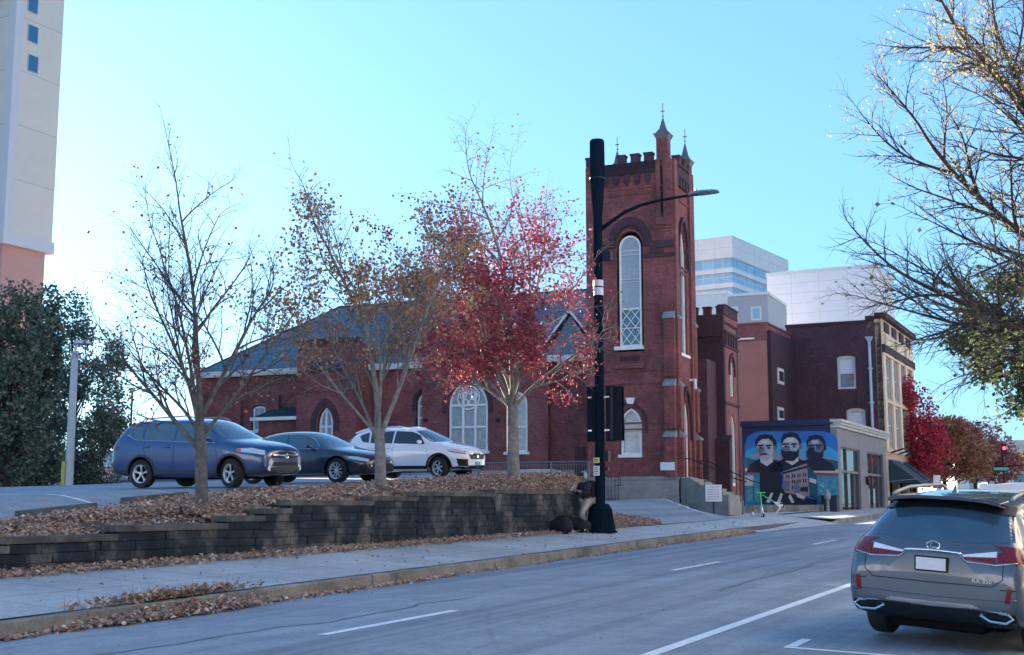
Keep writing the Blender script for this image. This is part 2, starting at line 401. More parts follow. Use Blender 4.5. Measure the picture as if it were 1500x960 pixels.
sheet('near_sidewalk', [-9.0, -6, -3.2, -1.6, .32], frange(-30, 140, 60), lambda w, s: zroad(s)+.0, CONCRETE)
# kerbs: separate stones with joints, weathered
def kerb(name, s0, s1, wf, drop0=0, drop1=0, L=1.9, dz=0):
    b = MB(); s = s0
    while s < s1-.01:
        e = min(s+L*random.uniform(.8, 1.1), s1); g = .006
        j = random.uniform(-.012, .012)
        sub = 3
        for k in range(sub):
            a0 = lerp(s+g, e-g, k/sub); a1 = lerp(s+g, e-g, (k+1)/sub)
            def hh(q):
                h = .155+random.uniform(-.006, .006)
                if drop0: h = lerp(.03, h, sstep(s0, s0+drop0, q))
                if drop1: h = lerp(h, .03, sstep(s1-drop1, s1, q))
                return h
            w0, w1 = wf(a0)+j, wf(a1)+j; z0, z1 = zroad(a0)+dz, zroad(a1)+dz; h0, h1 = hh(a0), hh(a1)
            ring4 = lambda q, w, z, h: [RW(q, w, z-.2), RW(q, w+.012, z+h-.02), RW(q, w+.03, z+h), RW(q, w+.165, z+h+.004), RW(q, w+.165, z-.2)]
            A, B = ring4(a0, w0, z0, h0), ring4(a1, w1, z1, h1)
            fs = [(i, i+1, i+6, i+5) for i in range(4)]+[(0, 1, 2, 3, 4)[::-1], (5, 6, 7, 8, 9)]
            b.add(A+B, fs)
        s = e
    o = b.build(name, KERB); tag(o, kind='structure'); return o
kerb('kerb', -28, 47.5, kerb_w, drop1=2.4)
kerb('kerb_beyond_driveway', 58.5, 138, lambda s: 12.5, drop0=2.0)
kerb('near_kerb', -28, 140, lambda s: .35, dz=-.145)
# sidewalk, driveway and forecourt further along
def lowf(w, s): return H(w, s)+.004
sheet('shop_sidewalk', [12.66, 13.4, 14.2, 15.44], frange(58.5, 138, 60), lambda w, s: z_side(w, s) if s < 60 else zroad(s)+.16+(w-12.6)*.05, CONCRETE)
drive_ss = frange(36, 56, 50)
def in_drive(w, s):
    if w < 15.4: return 46.5 < s < 55
    return s > edge_s(w)-1.0 and s < 52.6-(w-15.4)*.25
sheet('driveway', [kerb_w(48)+.1]+frange(13.4, 36, 46), frange(36, 60, 96), lambda w, s: H(w, s)+.012, ASPHALT, clip=lambda w, s: (w > 15.4 and in_drive(w, s)))
sheet('driveway_apron', [lambda s: kerb_w(s)-.25, lambda s: kerb_w(s)+.5, 14.3, 15.44], frange(47.2, 58.6, 14), lambda w, s: lerp(zcrown(w, s)+.012, z_side(w, s)+.006, sstep(kerb_w(s), kerb_w(s)+.9, w)), CONCRETE)
sheet('forecourt', frange(15.44, 17.9, 8), frange(52.4, 69.4, 34), lambda w, s: H(w, s)+.008, CONCRETE, clip=lambda w, s: w < w_line(s)+.2)
sheet('lot', [16.55, 16.8, 17.05, 17.35]+frange(17.6, 20, 8)+[20.6, 21.4, 22.5, 24, 26, 28, 30.5], frange(4, 64, 90), lambda w, s: H(w, s)-.02+.02, LOTASPH,
      clip=lambda w, s: s < edge_s(w)-.5 and w > lerp(16.5, 17.4, sstep(14, 19, s)))
tag(bpy.data.objects['lot'], 'raised asphalt parking lot behind the block wall', 'parking lot')
sheet('planting_bank', [15.62, 15.8, 16, 16.3, 16.6, 16.9, 17.2, 17.5], frange(4, WALL_END+2.6, 70), lambda w, s: H(w, s)+.012, SOIL)
# ---- markings (thin painted sheets)
def mark(name, s0, s1, w0, w1, hf=zcrown, parent=None, m=LINE, ns=8):
    o = sheet(name, [min(w0, w1), max(w0, w1)], frange(s0, s1, ns), lambda w, s: hf(w, s)+.006, m, parent)
    return o
for k in range(-1, 9):
    s0 = 12.3+12.19*k; mark('lane_dash', s0, s0+3.15, 8.39, 8.54, parent=road)
mark('edge_line', -10, 60, 4.40, 4.55, parent=road, ns=20)
for s0 in (13.45, 20.4):
    mark('parking_corner', s0, s0+.11, 2.2, 3.45, parent=road, ns=1); mark('parking_corner', s0+.12, s0+.85, 3.34, 3.45, parent=road, ns=1)
lot = bpy.data.objects['lot']
SEAL = M('tar_seal', (.10, .11, .125), rough=.6)
rs = random.Random(12)
for (s0, s1, w0, w1) in ((20, 46, 6.2, 6.5), (9, 17.5, 9.6, 9.2), (30, 33, 3, 11)):
    b = MB(); N = 26; P_ = []; w_ = 0
    for i in range(N+1): t = i/N; w_ = w_*.75+rs.gauss(0, .05); s = lerp(s0, s1, t)+(rs.gauss(0, .04)); w = lerp(w0, w1, t)+w_; P_.append((s, w))
    for (a, c_) in zip(P_[:-1], P_[1:]):
        d_ = Vector((c_[0]-a[0], c_[1]-a[1], 0)).normalized()*.022; n_ = (-d_.y, d_.x)
        q = [(a[0]+n_[0], a[1]+n_[1]), (c_[0]+n_[0], c_[1]+n_[1]), (c_[0]-n_[0], c_[1]-n_[1]), (a[0]-n_[0], a[1]-n_[1])]
        b.add([RW(s, w, zcrown(w, s)+.004) for s, w in q], [(0, 3, 2, 1)])
    b.build('crack_seal', SEAL, road, uv=False)
LF = lambda w, s: H(w, s)+.004
def lotline(s, w0=18.2, w1=23.2):
    n = 12; ws = frange(w0, w1, n)
    sheet('stall_line', ws, [s-.055, s+.055], lambda w, ss: LF(w, ss)+.006, LINE, lot)
for s in (15.9, 18.6, 21.3, 26.2, 31.4, 36.6): lotline(s)
# driveway kerb edges
for (pa, pb) in (((26.0, 53.6), (15.9, 53.0)), ):
    b = MB(); N = 24
    for i in range(N):
        t0, t1 = i/N, (i+1)/N
        q = [(lerp(pa[0], pb[0], t), lerp(pa[1], pb[1], t)-1.6*t*t+sin(t*5)*.12) for t in (t0, t1)]
        A = RW(q[0][1], q[0][0], H(*q[0])); B = RW(q[1][1], q[1][0], H(*q[1]))
        side = (B-A).cross(Vector((0, 0, 1))).normalized()*.09
        h = .13*(1-sstep(.75, 1, t1))+.02
        b.add([A-side, A+side, B+side, B-side, A-side+Vector((0,0,h)), A+side+Vector((0,0,h)), B+side+Vector((0,0,h)), B-side+Vector((0,0,h))],
              [(4,5,6,7), (0,1,5,4), (1,2,6,5), (2,3,7,6), (3,0,4,7)])
    o = b.build('driveway_kerb', M('pale_kerb', (.5, .5, .49), rough=.9, var=.15, vs=2)); tag(o, kind='structure')
    bmt = bmesh.new(); bmt.from_mesh(o.data); bmesh.ops.recalc_face_normals(bmt, faces=bmt.faces); bmt.to_mesh(o.data); bmt.free()
# wheel stops
def stop_mesh(L=1.85):
    b = MB(); b.prismx([(-.10, 0), (.10, 0), (.07, .13), (-.07, .13)], -L/2, L/2)
    return b
GR_STOP = 'concrete wheel stops at the heads of the parking stalls'
st0 = None
STOPM = M('weathered_wheel_stop', (.12, .13, .125), rough=.95, c2=(.055, .06, .06), vs=5, bump=.5)
for i, (px, py, w, lab) in enumerate(((84, 757, 17.85, 'weathered concrete wheel stop nearest the left edge of the photo'), (228, 737, 17.95, 'weathered concrete wheel stop just left of the bare tree trunk'),
                           (374, 717, 18.05, 'concrete wheel stop under the nose of the blue SUV'))):
    s, _ = at_w(px, py, w)
    if st0 is None: o = stop_mesh().build('wheel_stop', STOPM, bevel=.012); st0 = o
    else: o = st0.copy(); COL.objects.link(o)
    o.location = RW(s, w, H(w, s)+.0); 
    sl = (H(w, s+.9)-H(w, s-.9))/1.8
    o.rotation_euler = (0, -atan(sl), pi/2-RA)
    tag(o, lab, 'wheel stop', GR_STOP)
# ------------------------------------------------------------------ retaining wall
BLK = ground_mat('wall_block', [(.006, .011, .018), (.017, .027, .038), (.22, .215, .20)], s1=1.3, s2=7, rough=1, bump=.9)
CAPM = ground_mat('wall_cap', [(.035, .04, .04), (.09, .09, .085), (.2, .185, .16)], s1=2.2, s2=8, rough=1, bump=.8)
rw_root = empty('retaining_wall', RW(20, WALLW, .3), label='stepped retaining wall of stained dark concrete blocks along the sidewalk', cat='retaining wall')
def off(b, o):
    L = o.matrix_local.inverted() if False else None
def build_world(b, name, m, root, **k):            # mesh given in world coordinates under a rootless-rotated Empty
    l = root.location; b.v = [(x-l.x, y-l.y, z-l.z) for x, y, z in b.v]
    return b.build(name, m, root, **k)
bb = MB(); cp = MB(); CH = .155
def block(b, s0, s1, w0, w1, z0, z1, slope=0):
    vs = [RW(s0, w0, z0), RW(s1, w0, z0), RW(s1, w1, z0), RW(s0, w1, z0), RW(s0, w0, z1), RW(s1, w0, z1), RW(s1, w1, z1), RW(s0, w1, z1)]
    b.add(vs, [(0,1,2,3)[::-1], (4,5,6,7), (0,1,5,4), (1,2,6,5), (2,3,7,6), (3,0,4,7)][0:6])
S_START = WS[0][0]-2
row_tops = sorted({round(z, 3) for _, z in WS})
segs = [(WS[i][0], WS[i+1][0] if i+1 < len(WS) else WALL_END, WS[i][1]) for i in range(len(WS))]
segs[0] = (S_START-8, segs[0][1], segs[0][2])
ztopmax = WS[8][1]
for (s0, s1, zt) in segs:
    block(cp, s0-.06, s1+.0, WALLW-.035, WALLW+.34, zt-.11, zt)          # cap course (split below)
    r = 0
    z = zt-.112
    zb0 = z_side(WALLW, (s0+s1)/2)-.5
    while z > zb0:
        s = s0+random.uniform(-.2, 0)*(r % 2); s = s0
        L0 = .46*random.uniform(.4, 1)
        while s < s1-.02:
            e = min(s+L0, s1); L0 = .46*random.choice((1, 1, 1, .66, 1.1))
            j = random.uniform(-.014, .014)+r*.006*0
            block(bb, s+.003, e-.003, WALLW+j, WALLW+.30, z-CH+.005, z-.002)
            s = e
        z -= CH; r += 1
# curved return at the far end
for r in range(9):
    zt = segs[-1][2]-.112-CH*r
    for k in range(7):
        a0, a1 = k/7*pi/2, (k+1)/7*pi/2
        def arc(a, rr): return (WALL_END+rr*sin(a), WALLW+1.6-rr*cos(a))
        for (b, z0, z1, ro) in (((bb, zt-CH+.005, zt-.002, 1.6),) + (((cp, zt, zt+.112, 1.63),) if r == 0 else ())):
            drop = .0
            q = [arc(a0+.004, ro), arc(a1-.004, ro), arc(a1-.004, ro-.32), arc(a0+.004, ro-.32)]
            vs = [RW(p[0], p[1], z0-drop) for p in q]+[RW(p[0], p[1], z1-drop) for p in q]
            b.add(vs, [(3,2,1,0), (4,5,6,7), (0,1,5,4), (1,2,6,5), (2,3,7,6), (3,0,4,7)])
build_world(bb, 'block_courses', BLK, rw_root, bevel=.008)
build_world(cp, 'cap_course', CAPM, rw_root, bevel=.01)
for n in ('block_courses', 'cap_course'):
    o = bpy.data.objects[n]; bmt = bmesh.new(); bmt.from_mesh(o.data); bmesh.ops.recalc_face_normals(bmt, faces=bmt.faces); bmt.to_mesh(o.data); bmt.free()
# ------------------------------------------------------------------ fallen leaves
LITTER = leaf_mat('fallen_leaf', [(0, (.17, .10, .08)), (.35, (.40, .26, .20)), (.7, (.58, .43, .35)), (.9, (.74, .62, .53)), (1, (.38, .13, .10))], trans=.1)
def leafquad(vs, fs, p, sz, tilt, rnd):
    a = rnd.uniform(0, 2*pi); t = rnd.gauss(0, tilt); u = Vector((cos(a), sin(a), 0)); n = Vector((sin(t)*-sin(a), sin(t)*cos(a), cos(t)))
    v = n.cross(u).normalized(); u = u+Vector((0, 0, rnd.gauss(0, tilt)*.7)); b = len(vs); c = n*sz*.25
    for x, y, k in ((-.5, 0, 0), (-.1, -.36, 1), (.55, 0, 0), (-.1, .36, 1)):
        q = p+u*(x*sz)+v*(y*sz)+c*k; vs.append((q.x, q.y, q.z))
    fs.append((b, b+1, b+2)); fs.append((b, b+2, b+3))
def litter(name, label, n, sampler, size=(.05, .11), tilt=.5, lift=.02, pile=.05):
    rnd = random.Random(hash(name) % 1000 if False else len(name)*7+n); vs = []; fs = []; t = []
    for _ in range(n):
        s, w = sampler(rnd)
        if s is None: continue
        p = RW(s, w, H(w, s)+lift+abs(rnd.gauss(0, pile)))
        leafquad(vs, fs, p, rnd.uniform(*size), tilt, rnd); q = min(1, max(0, rnd.gauss(.5, .24))); t += [q, q]
    me = bpy.data.meshes.new(name); me.from_pydata(vs, [], fs); at = me.attributes.new('tone', 'FLOAT', 'FACE'); at.data.foreach_set('value', t)
    o = link_mesh(name, me, LITTER, uv=False); tag(o, label, 'leaves', kind='stuff'); return o
def s_bank(r):
    s = r.uniform(6, WALL_END+2.2); w = r.uniform(15.75, lerp(16.65, 17.75, sstep(14, 21, s))+abs(r.gauss(0, .08)))
    if s < 15.5 and r.random() < .3: w = r.uniform(15.8, 17.2)
    if 16.4 < s < 19.2 and w < 16.5 and r.random() < .85: return None, None
    return s, w
litter('leaf_litter', 'brown fallen leaves covering the bank above the block wall', 52000, s_bank)
def s_base(r):
    s = r.uniform(2, WALL_END+1.8); w = WALLW-.02-abs(r.gauss(0, .2))-(.1 if r.random() < .3 else 0)
    if s > 30 and r.random() < .35: return None, None
    return s, w
litter('leaf_drift', 'drift of brown leaves along the foot of the block wall', 12000, s_base, pile=.03)
def s_gut(r):
    s = r.uniform(2, 47)
    w = kerb_w(s)-abs(r.gauss(0, .12))
    if s > 22 and s < 38 and r.random() < .8: return None, None
    return s, w
litter('gutter_leaves', 'thin line of brown leaves in the gutter', 5200, s_gut, pile=.012, lift=.01)
def s_pile(r):
    s = r.gauss(13.9, .8); w = kerb_w(s)-.08+r.gauss(0, .15); return s, w
litter('leaf_heap', 'heap of leaves and dead grass spilling over the kerb', 4200, s_pile, pile=.05)
def s_mound(r):
    s = r.uniform(37.6, 43.5); w = 15.4+abs(r.gauss(0, .9)); return (s, w) if w < edge_s(16)*0+18.5-(s-37.6)*.45 else (None, None)
litter('mound_leaves', 'leafy mound between the street pole and the driveway', 9000, s_mound, pile=.05)
def s_walk(r): return r.uniform(0, 50), r.uniform(12.3, 15.3)
def s_road(r): return r.uniform(6, 45), r.uniform(1, 11.4)
litter('road_leaves', 'few tiny leaves and grit lying on the asphalt', 160, s_road, size=(.02, .06), pile=.002, lift=.008, tilt=.15)
litter('scattered_leaves', 'few single leaves scattered on the sidewalk', 190, s_walk, pile=.003, lift=.012, tilt=.2)
# dry grass tufts in the leaf heap
b = MB(); rr = random.Random(4)
for _ in range(420):
    s = rr.gauss(13.9, .7); w = kerb_w(s)+rr.gauss(.05, .12); p = RW(s, w, H(w, s)+.02)
    a = rr.uniform(0, 2*pi); l = rr.uniform(.08, .28); d = Vector((cos(a)*rr.uniform(.1, .8), sin(a)*rr.uniform(.1, .8), 1)).normalized()*l
    q = Vector((-sin(a), cos(a), 0))*.005
    b.add([p-q, p+q, p+d], [(0, 1, 2)])
tag(b.build('dry_grass', M('dry_grass', (.25, .2, .11), rough=1), uv=False), 'dry grass tufts growing at the kerb', 'grass', kind='stuff')
# ------------------------------------------------------------------ church (tower corner is the frame's origin)
CH_ = Frame(7.42, 57.0, 23.0); G, S = CH_.G, CH_.S
ch = empty('church', CH_.o, -R(23), 'red brick church with slate roof, gothic windows and a square battlemented tower', 'church')
ZB = 1.2
def gz(py, px=930, v=0): return G(px, py, v)[1]
def gx(px, py=500, v=0): return G(px, py, v)[0]
def sz(py): return S(1002, py, 0)[1]
TX0 = gx(862, 500); TD = 3.4
zt_par = gz(238); z_stone = gz(699)
# --- tower walls
big = arch(gx(903, 420), gx(942, 420), gz(515), gz(362), gz(338), pointed=False)
low = arch(gx(908, 640), gx(940.5, 640), gz(669), gz(622), gz(596))
panel('tower_wall', rect(TX0, 0, z_stone, zt_par), [big, low], 0, .35, BRICK, ch)
side_big = arch(.75, 2.15, sz(522), sz(385), sz(330)); side_low = arch(.8, 2.2, z_stone, sz(632), sz(574))
o = panel('tower_side_wall', rect(.35, TD, z_stone, zt_par), [side_big, side_low[:]], 0, .35, BRICK, ch, axis='x')
b = MB(); b.box(TX0, TX0+.35, .35, TD, z_stone, zt_par); b.box(TX0+.35, -.35, TD-.35, TD, z_stone, zt_par)
b.box(TX0+.35, -.35, .35, TD-.35, zt_par-.6, zt_par-.3)
b.build('tower_wall', BRICK, ch)
b = MB(); b.box(TX0-.06, .06, -.08, TD+.05, ZB-.6, z_stone-.13); b.box(TX0-.1, .1, -.12, TD+.05, z_stone-.13, z_stone+.02)
b.build('stone_base', STONE, ch, bevel=.012)
# dark backing inside openings
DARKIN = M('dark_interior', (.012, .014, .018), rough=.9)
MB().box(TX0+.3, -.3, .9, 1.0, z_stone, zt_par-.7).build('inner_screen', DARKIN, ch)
# brick string courses, recess frames, pilasters
b = MB()
for y0 in (276, 284, 543, 562, 620, 629):
    z = gz(y0); b.box(TX0+.02, -.02, -.045, .0-.002, z-.035, z+.035)
xr0, xr1 = gx(896, 420), gx(949, 420)
b.box(TX0-.02, gx(871), -.16, -.002, z_stone+.01, gz(240))
b.box(gx(962, 300), gx(968.4, 300), -.12, -.002, gz(322), zt_par); b.box(gx(972.6, 300), gx(985, 300), -.12, -.002, gz(322), zt_par)
b.box(gx(962, 330), gx(985, 330), -.12, -.002, gz(333), gz(322)-.002)
for k, (zz, pr) in enumerate(((gz(336), .09), (gz(340), .06), (gz(344), .03))): b.box(gx(964+k, 330), gx(983-k, 330), -pr, -.002, zz-.08, zz-.004)
b.box(-.02, .12, .02, .5, z_stone+.01, zt_par)                    # thickened corner on the side face
b.box(-.02, .12, 2.6, TD, z_stone+.01, zt_par)
for yy in (276, 300, 395, 402): b.box(.0, .05, .52, 2.58, sz(yy)-.05, sz(yy)+.03)
b.build('string_course', BRICK, ch)
# dark voussoir arch over the big window and impost band
cx = gx(922.5, 350)
b = MB()
def voussoir(b, cx, zs, r0, r1, h0, h1, y0, y1, n=22, a0=0, a1=pi, gap=.012, xhw=0):
    for i in range(n):
        t0 = lerp(a0, a1, i/n)+gap*.5; t1 = lerp(a0, a1, (i+1)/n)-gap*.5
        P = lambda a, r, h: (cx+r*cos(a), zs+h*sin(a)**.9)
        b.prism([P(t0, r0, h0), P(t0, r1, h1), P(t1, r1, h1), P(t1, r0, h0)], y0, y1)
zs = gz(362); rr1 = gx(953, 360)-cx
voussoir(b, cx, zs, gx(945, 360)-cx, rr1+.06, gz(330)-zs, gz(318)-zs, -.12, -.003, a0=.0, a1=pi)
voussoir(b, cx, zs, gx(944.5, 360)-cx-.06, gx(945, 360)-cx-.01, gz(333)-zs, gz(331)-zs, -.07, -.003)
zz0, zz1 = gz(366), gz(356)
b.box(cx+rr1, .06, -.1, -.004, zz0, zz1); b.box(TX0, cx-rr1, -.1, -.004, zz0, zz1)
zz0, zz1 = gz(379.5), gz(374); b.box(gx(942), .06, -.08, -.004, zz0, zz1); b.box(TX0, gx(900), -.08, -.004, zz0, zz1)
b.box(gx(949, 370), gx(972, 370), -.05, -.003, gz(373), gz(367)); b.box(gx(877, 370), gx(896, 370), -.05, -.003, gz(373), gz(367))
b.box(0, .1, .4, .8, gz(366), gz(356)); b.box(0, .1, 2.1, TD, gz(366), gz(356)); b.box(0, .08, .4, .8, gz(380), gz(375)); b.box(0, .08, 2.1, TD, gz(380), gz(375))
# corbel table and parapet band
zc0, zc1 = gz(256), zt_par
for k in range(11):
    z = lerp(zc0, zc1, k/11); b.box(TX0+.18, gx(961, 250), -.10-.012*(k % 3), -.004, z+.01, z+(zc1-zc0)/11-.012)
n = 6; step = (gx(958, 250)-TX0-.2)/n
for k in range(n):
    x = TX0+.28+k*step; b.box(x, x+step*.55, -.10, -.004, zc0-.34, zc0-.0); b.box(x+.05, x+step*.55-.05, -.05, -.004, zc0-.48, zc0-.345)
for k in range(4):
    y = .55+k*.5; b.box(.0, .12, y, y+.28, zc0-.55, zc0-.1); b.box(0, .1, y, y+.3, zc1-.6, zc1-.15)
b.box(.0, .13, .5, 2.6, zc0-.08, zc0+.35); b.box(.0, .14, .5, 2.6, zc1-.12, zc1)
b.build('dark_brickwork', BAND, ch)
# dark slot in corner pilaster
MB().box(gx(968.4, 300), gx(972.6, 300), -.03, -.002, gz(316), gz(248)).build('slot', DARKIN, ch)
# pointed hood over lower front window and the side openings
b = MB(); cl = gx(924, 620); hw = gx(941, 640)-cl
def gothic_ring(b, c, hw, zs, za, t, y0, y1, n=9, fx=None):
    A = arch(c-hw-t, c+hw+t, zs-.35, zs, za+t*1.25, n=n)[1:]; B = arch(c-hw, c+hw, zs-.35, zs, za, n=n)[1:]
    A = A+[]; m = len(A)
    A2 = arch(c-hw-t, c+hw+t, zs-.35, zs, za+t*1.25, n=n)[1:]+[(c-hw-t, zs-.35)]
    B2 = arch(c-hw, c+hw, zs-.35, zs, za, n=n)[1:]+[(c-hw, zs-.35)]
    for i in range(len(A2)-1):
        q = [A2[i], A2[i+1], B2[i+1], B2[i]]
        (b.prism if fx is None else b.prismx)(q, y0, y1)
gothic_ring(b, cl, hw+.16, gz(622), gz(596)+.14, .10, -.07, -.003)
gothic_ring(b, 1.45, .80, sz(385), sz(330)+.1, .14, .0, .14, fx=1)
gothic_ring(b, 1.5, .80, sz(632), sz(574)+.1, .14, .0, .14, fx=1)
b.build('hood_mould', BAND, ch)
MB().prism([(gx(920, 585), gz(592)), (gx(928, 585), gz(592)), (gx(930.5, 585), gz(583)), (gx(917.5, 585), gz(583))], -.13, -.004).build('keystone', WHITE, ch)
# --- windows of the tower
def lattice(b, x0, x1, z0, z1, y, w=.022, nx=2.0):
    d = (x1-x0)/nx; h = d*1.25
    def seg(p, q):
        dx, dz = q[0]-p[0], q[1]-p[1]; l = sqrt(dx*dx+dz*dz)
        if l < .03: return
        ox, oz = -dz/l*w/2, dx/l*w/2
        b.prism([(p[0]+ox, p[1]+oz), (q[0]+ox, q[1]+oz), (q[0]-ox, q[1]-oz), (p[0]-ox, p[1]-oz)], y, y+.02)
    for sgn in (1, -1):
        k = -12
        while k < 30:
            # line: (z-z0)/h = sgn*(x-x0)/d + k
            pts = []
            xa, xb = x0, x1
            za = z0+h*(sgn*(xa-x0)/d+k); zb = z0+h*(sgn*(xb-x0)/d+k)
            if max(za, zb) > z0 and min(za, zb) < z1:
                P = [xa, za]; Q = [xb, zb]
                for (A, B) in ((P, Q), (Q, P)):
                    for lim in (z0, z1):
                        if (A[1] < z0 and lim == z0) or (A[1] > z1 and lim == z1):
                            t = (lim-B[1])/(A[1]-B[1]); A[0] = B[0]+(A[0]-B[0])*t; A[1] = lim
                seg(P, Q)
            k += 1
wx0, wx1 = gx(906.5, 420), gx(938.5, 420)
out = arch(wx0, wx1, gz(507), gz(362), gz(344), pointed=False); inn = arch(wx0+.09, wx1-.09, gz(507)+.08, gz(362), gz(344)-.09, pointed=False)
b = MB(); ring(out, inn, .10, .20, b); b.box(wx0+.05, wx1-.05, .1, .2, gz(453), gz(451)+.02); b.box(wx0+.05, wx1-.05, .1, .2, gz(480)-.02, gz(480)+.02)
for yy in (366, 372, 412, 408): b.box(wx0+.08, wx1-.08, .135, .17, gz(yy)-.012, gz(yy)+.012)
fr = b.build('tower_window', WHITE, ch)
lattice_b = MB(); lattice(lattice_b, wx0+.10, wx1-.10, gz(506)+.08, gz(453.5), .12, w=.035); lattice_b.build('lattice', WHITE, fr)
MB().box(wx0+.05, wx1-.05, .21, .215, gz(507), gz(451)).build('pane', M('blue_leaded_glass', (.10, .26, .30), rough=.15, c2=(.03, .10, .16), vs=3, spec=1), fr)
b = MB(); ii = arch(wx0+.05, wx1-.05, gz(451)+.01, gz(362), gz(344)-.04, pointed=False); b.prism(ii, .19, .2)
b.build('blind_panel', M('boarded_pale_panel', (.36, .41, .46), rough=.5, c2=(.27, .32, .38), vs=5), fr)
b = MB(); b.box(gx(900.5), gx(943.5), -.14, .12, gz(512.5), gz(507.2)); b.build('sill', WHITE, ch, bevel=.01)
b = MB(); b.box(gx(902, 530), gx(942, 530), -.03, -.002, gz(532), gz(516)); b.build('recess_frame', BRICK, ch)
MB().box(gx(908, 525), gx(937.5, 525), -.05, -.032, gz(529.5), gz(522)).build('brick_inset', BAND, ch)
b = MB(); b.prismx([(-.002, gz(540)), (-.16, gz(540)), (-.002, gz(531))], gx(901, 535), gx(944, 535)); b.build('brick_apron', BRICK, ch)
wx0, wx1 = gx(909.3, 640), gx(939.5, 640)
out = arch(wx0, wx1, gz(666), gz(622), gz(598)); inn = arch(wx0+.1, wx1-.1, gz(666)+.09, gz(622), gz(598)-.12)
b = MB(); ring(out, inn, .08, .2, b); b.box(wx0+.05, wx1-.05, .1, .18, gz(631), gz(629.5)+.02); fr = b.build('tower_window', WHITE, ch)
b = MB(); b.prism(arch(wx0+.04, wx1-.04, gz(666)+.02, gz(622), gz(598)-.05), .2, .21); b.build('pane', M('pale_clouded_glass', (.30, .37, .42), rough=.2, c2=(.12, .17, .23), vs=1.6, spec=.8), fr)
b = MB(); b.box(gx(906.2, 668), gx(941.6, 668), -.12, .1, gz(670.5), gz(666)); b.build('sill', WHITE, ch, bevel=.01)
# side openings
def side_window(oA, iA, name, door=False):
    b = MB(); n = len(oA); A = oA; B = iA; vs = []
    for i in range(n):
        j = (i+1) % n; b.prismx([A[i], A[j], B[j], B[i]], -.2, -.1)
    f = b.build(name, WHITE, ch); bm = bmesh.new(); bm.from_mesh(f.data); bmesh.ops.recalc_face_normals(bm, faces=bm.faces); bm.to_mesh(f.data); bm.free()
    return f
f = side_window(arch(.75, 2.15, sz(520), sz(385), sz(332)), arch(.9, 2.0, sz(520)+.12, sz(385), sz(332)-.2), 'side_window')
b = MB(); b.prismx(arch(.8, 2.1, sz(520)+.05, sz(385), sz(332)-.1), -.22, -.2); b.build('pane', GLASS, f)
b = MB(); b.box(-.05, .13, .7, 2.2, sz(524), sz(520)); b.build('sill', WHITE, ch)
f = side_window(arch(.8, 2.2, z_stone, sz(632), sz(576)), arch(.97, 2.03, z_stone+.02, sz(632), sz(576)-.22), 'door_frame')
b = MB(); b.prismx(arch(.9, 2.1, z_stone, sz(632), sz(576)-.12), -.26, -.2)
b.box(-.19, -.17, .96, 1.48, z_stone+.1, sz(640)); b.box(-.19, -.17, 1.52, 2.04, z_stone+.1, sz(640)); b.build('tower_door', M('dark_wood_door', (.035, .02, .018), rough=.6, var=.3), ch)
# buttress at the front right corner with stone weatherings
b = MB(); bt = MB()
xb0, xb1 = gx(977, 600), .02
for (p0, p1, pr) in ((699, 642, .42), (630, 568, .32), (554, 470, .22)):
    z0, z1 = gz(p0)+.01, gz(p1)
    b.box(gx(976, 600), .02, -pr, -.003, z0, z1)
    b.box(.005, pr*.7, .0, .5, z0, z1)
    bt.prismx([(-pr-.06, z1+.002), (-pr-.06, z1+.09), (-.003, z1+.34), (-.003, z1+.002)], gx(974.5, 600), .03)
    bt.prism([(.003, z1+.002), (pr*.7+.06, z1+.002), (pr*.7+.06, z1+.09), (.003, z1+.34)], .04, .55)
    b.box(.005, pr*.7, TD-.5, TD, z0, z1); bt.prism([(.003, z1+.002), (pr*.7+.06, z1+.002), (pr*.7+.06, z1+.09), (.003, z1+.34)], TD-.52, TD+.03)
b.build('buttress', BRICK, ch); bt.build('buttress_capping', M('grey_capping_stone', (.22, .24, .25), rough=.9, var=.25, vs=4), ch)
# battlements and corner turrets
b = MB()
def merlon(b, x0, x1, y0, y1, z, h=.42):
    h *= .72
    b.box(x0, x1, y0, y1, z, z+h); b.box(x0-.035, x1+.035, y0-.035, y1+.035, z+h, z+h+.09)
for px0, px1 in ((904.5, 915.5), (924, 936), (943.5, 955.5)): merlon(b, gx(px0, 228), gx(px1, 228), -.05, .3, zt_par+.003, .44)
merlon(b, gx(858.5, 228), gx(871, 228), -.05, .6, zt_par+.003, .5)
for i in range(2): merlon(b, -.25, .1, .95+i*.85, 1.35+i*.85, zt_par+.003, .44)
for i in range(3): merlon(b, TX0+1+i*1.0, TX0+1.5+i*1.0, TD-.3, TD, zt_par+.003, .44); 
for i in range(2): merlon(b, TX0, TX0+.3, 1.2+i*.9, 1.6+i*.9, zt_par+.003, .44)
b.build('battlement', BRICK_DARK, ch)
TUR = M('turret_metal', (.14, .13, .135), rough=.55, metal=.2, var=.2)
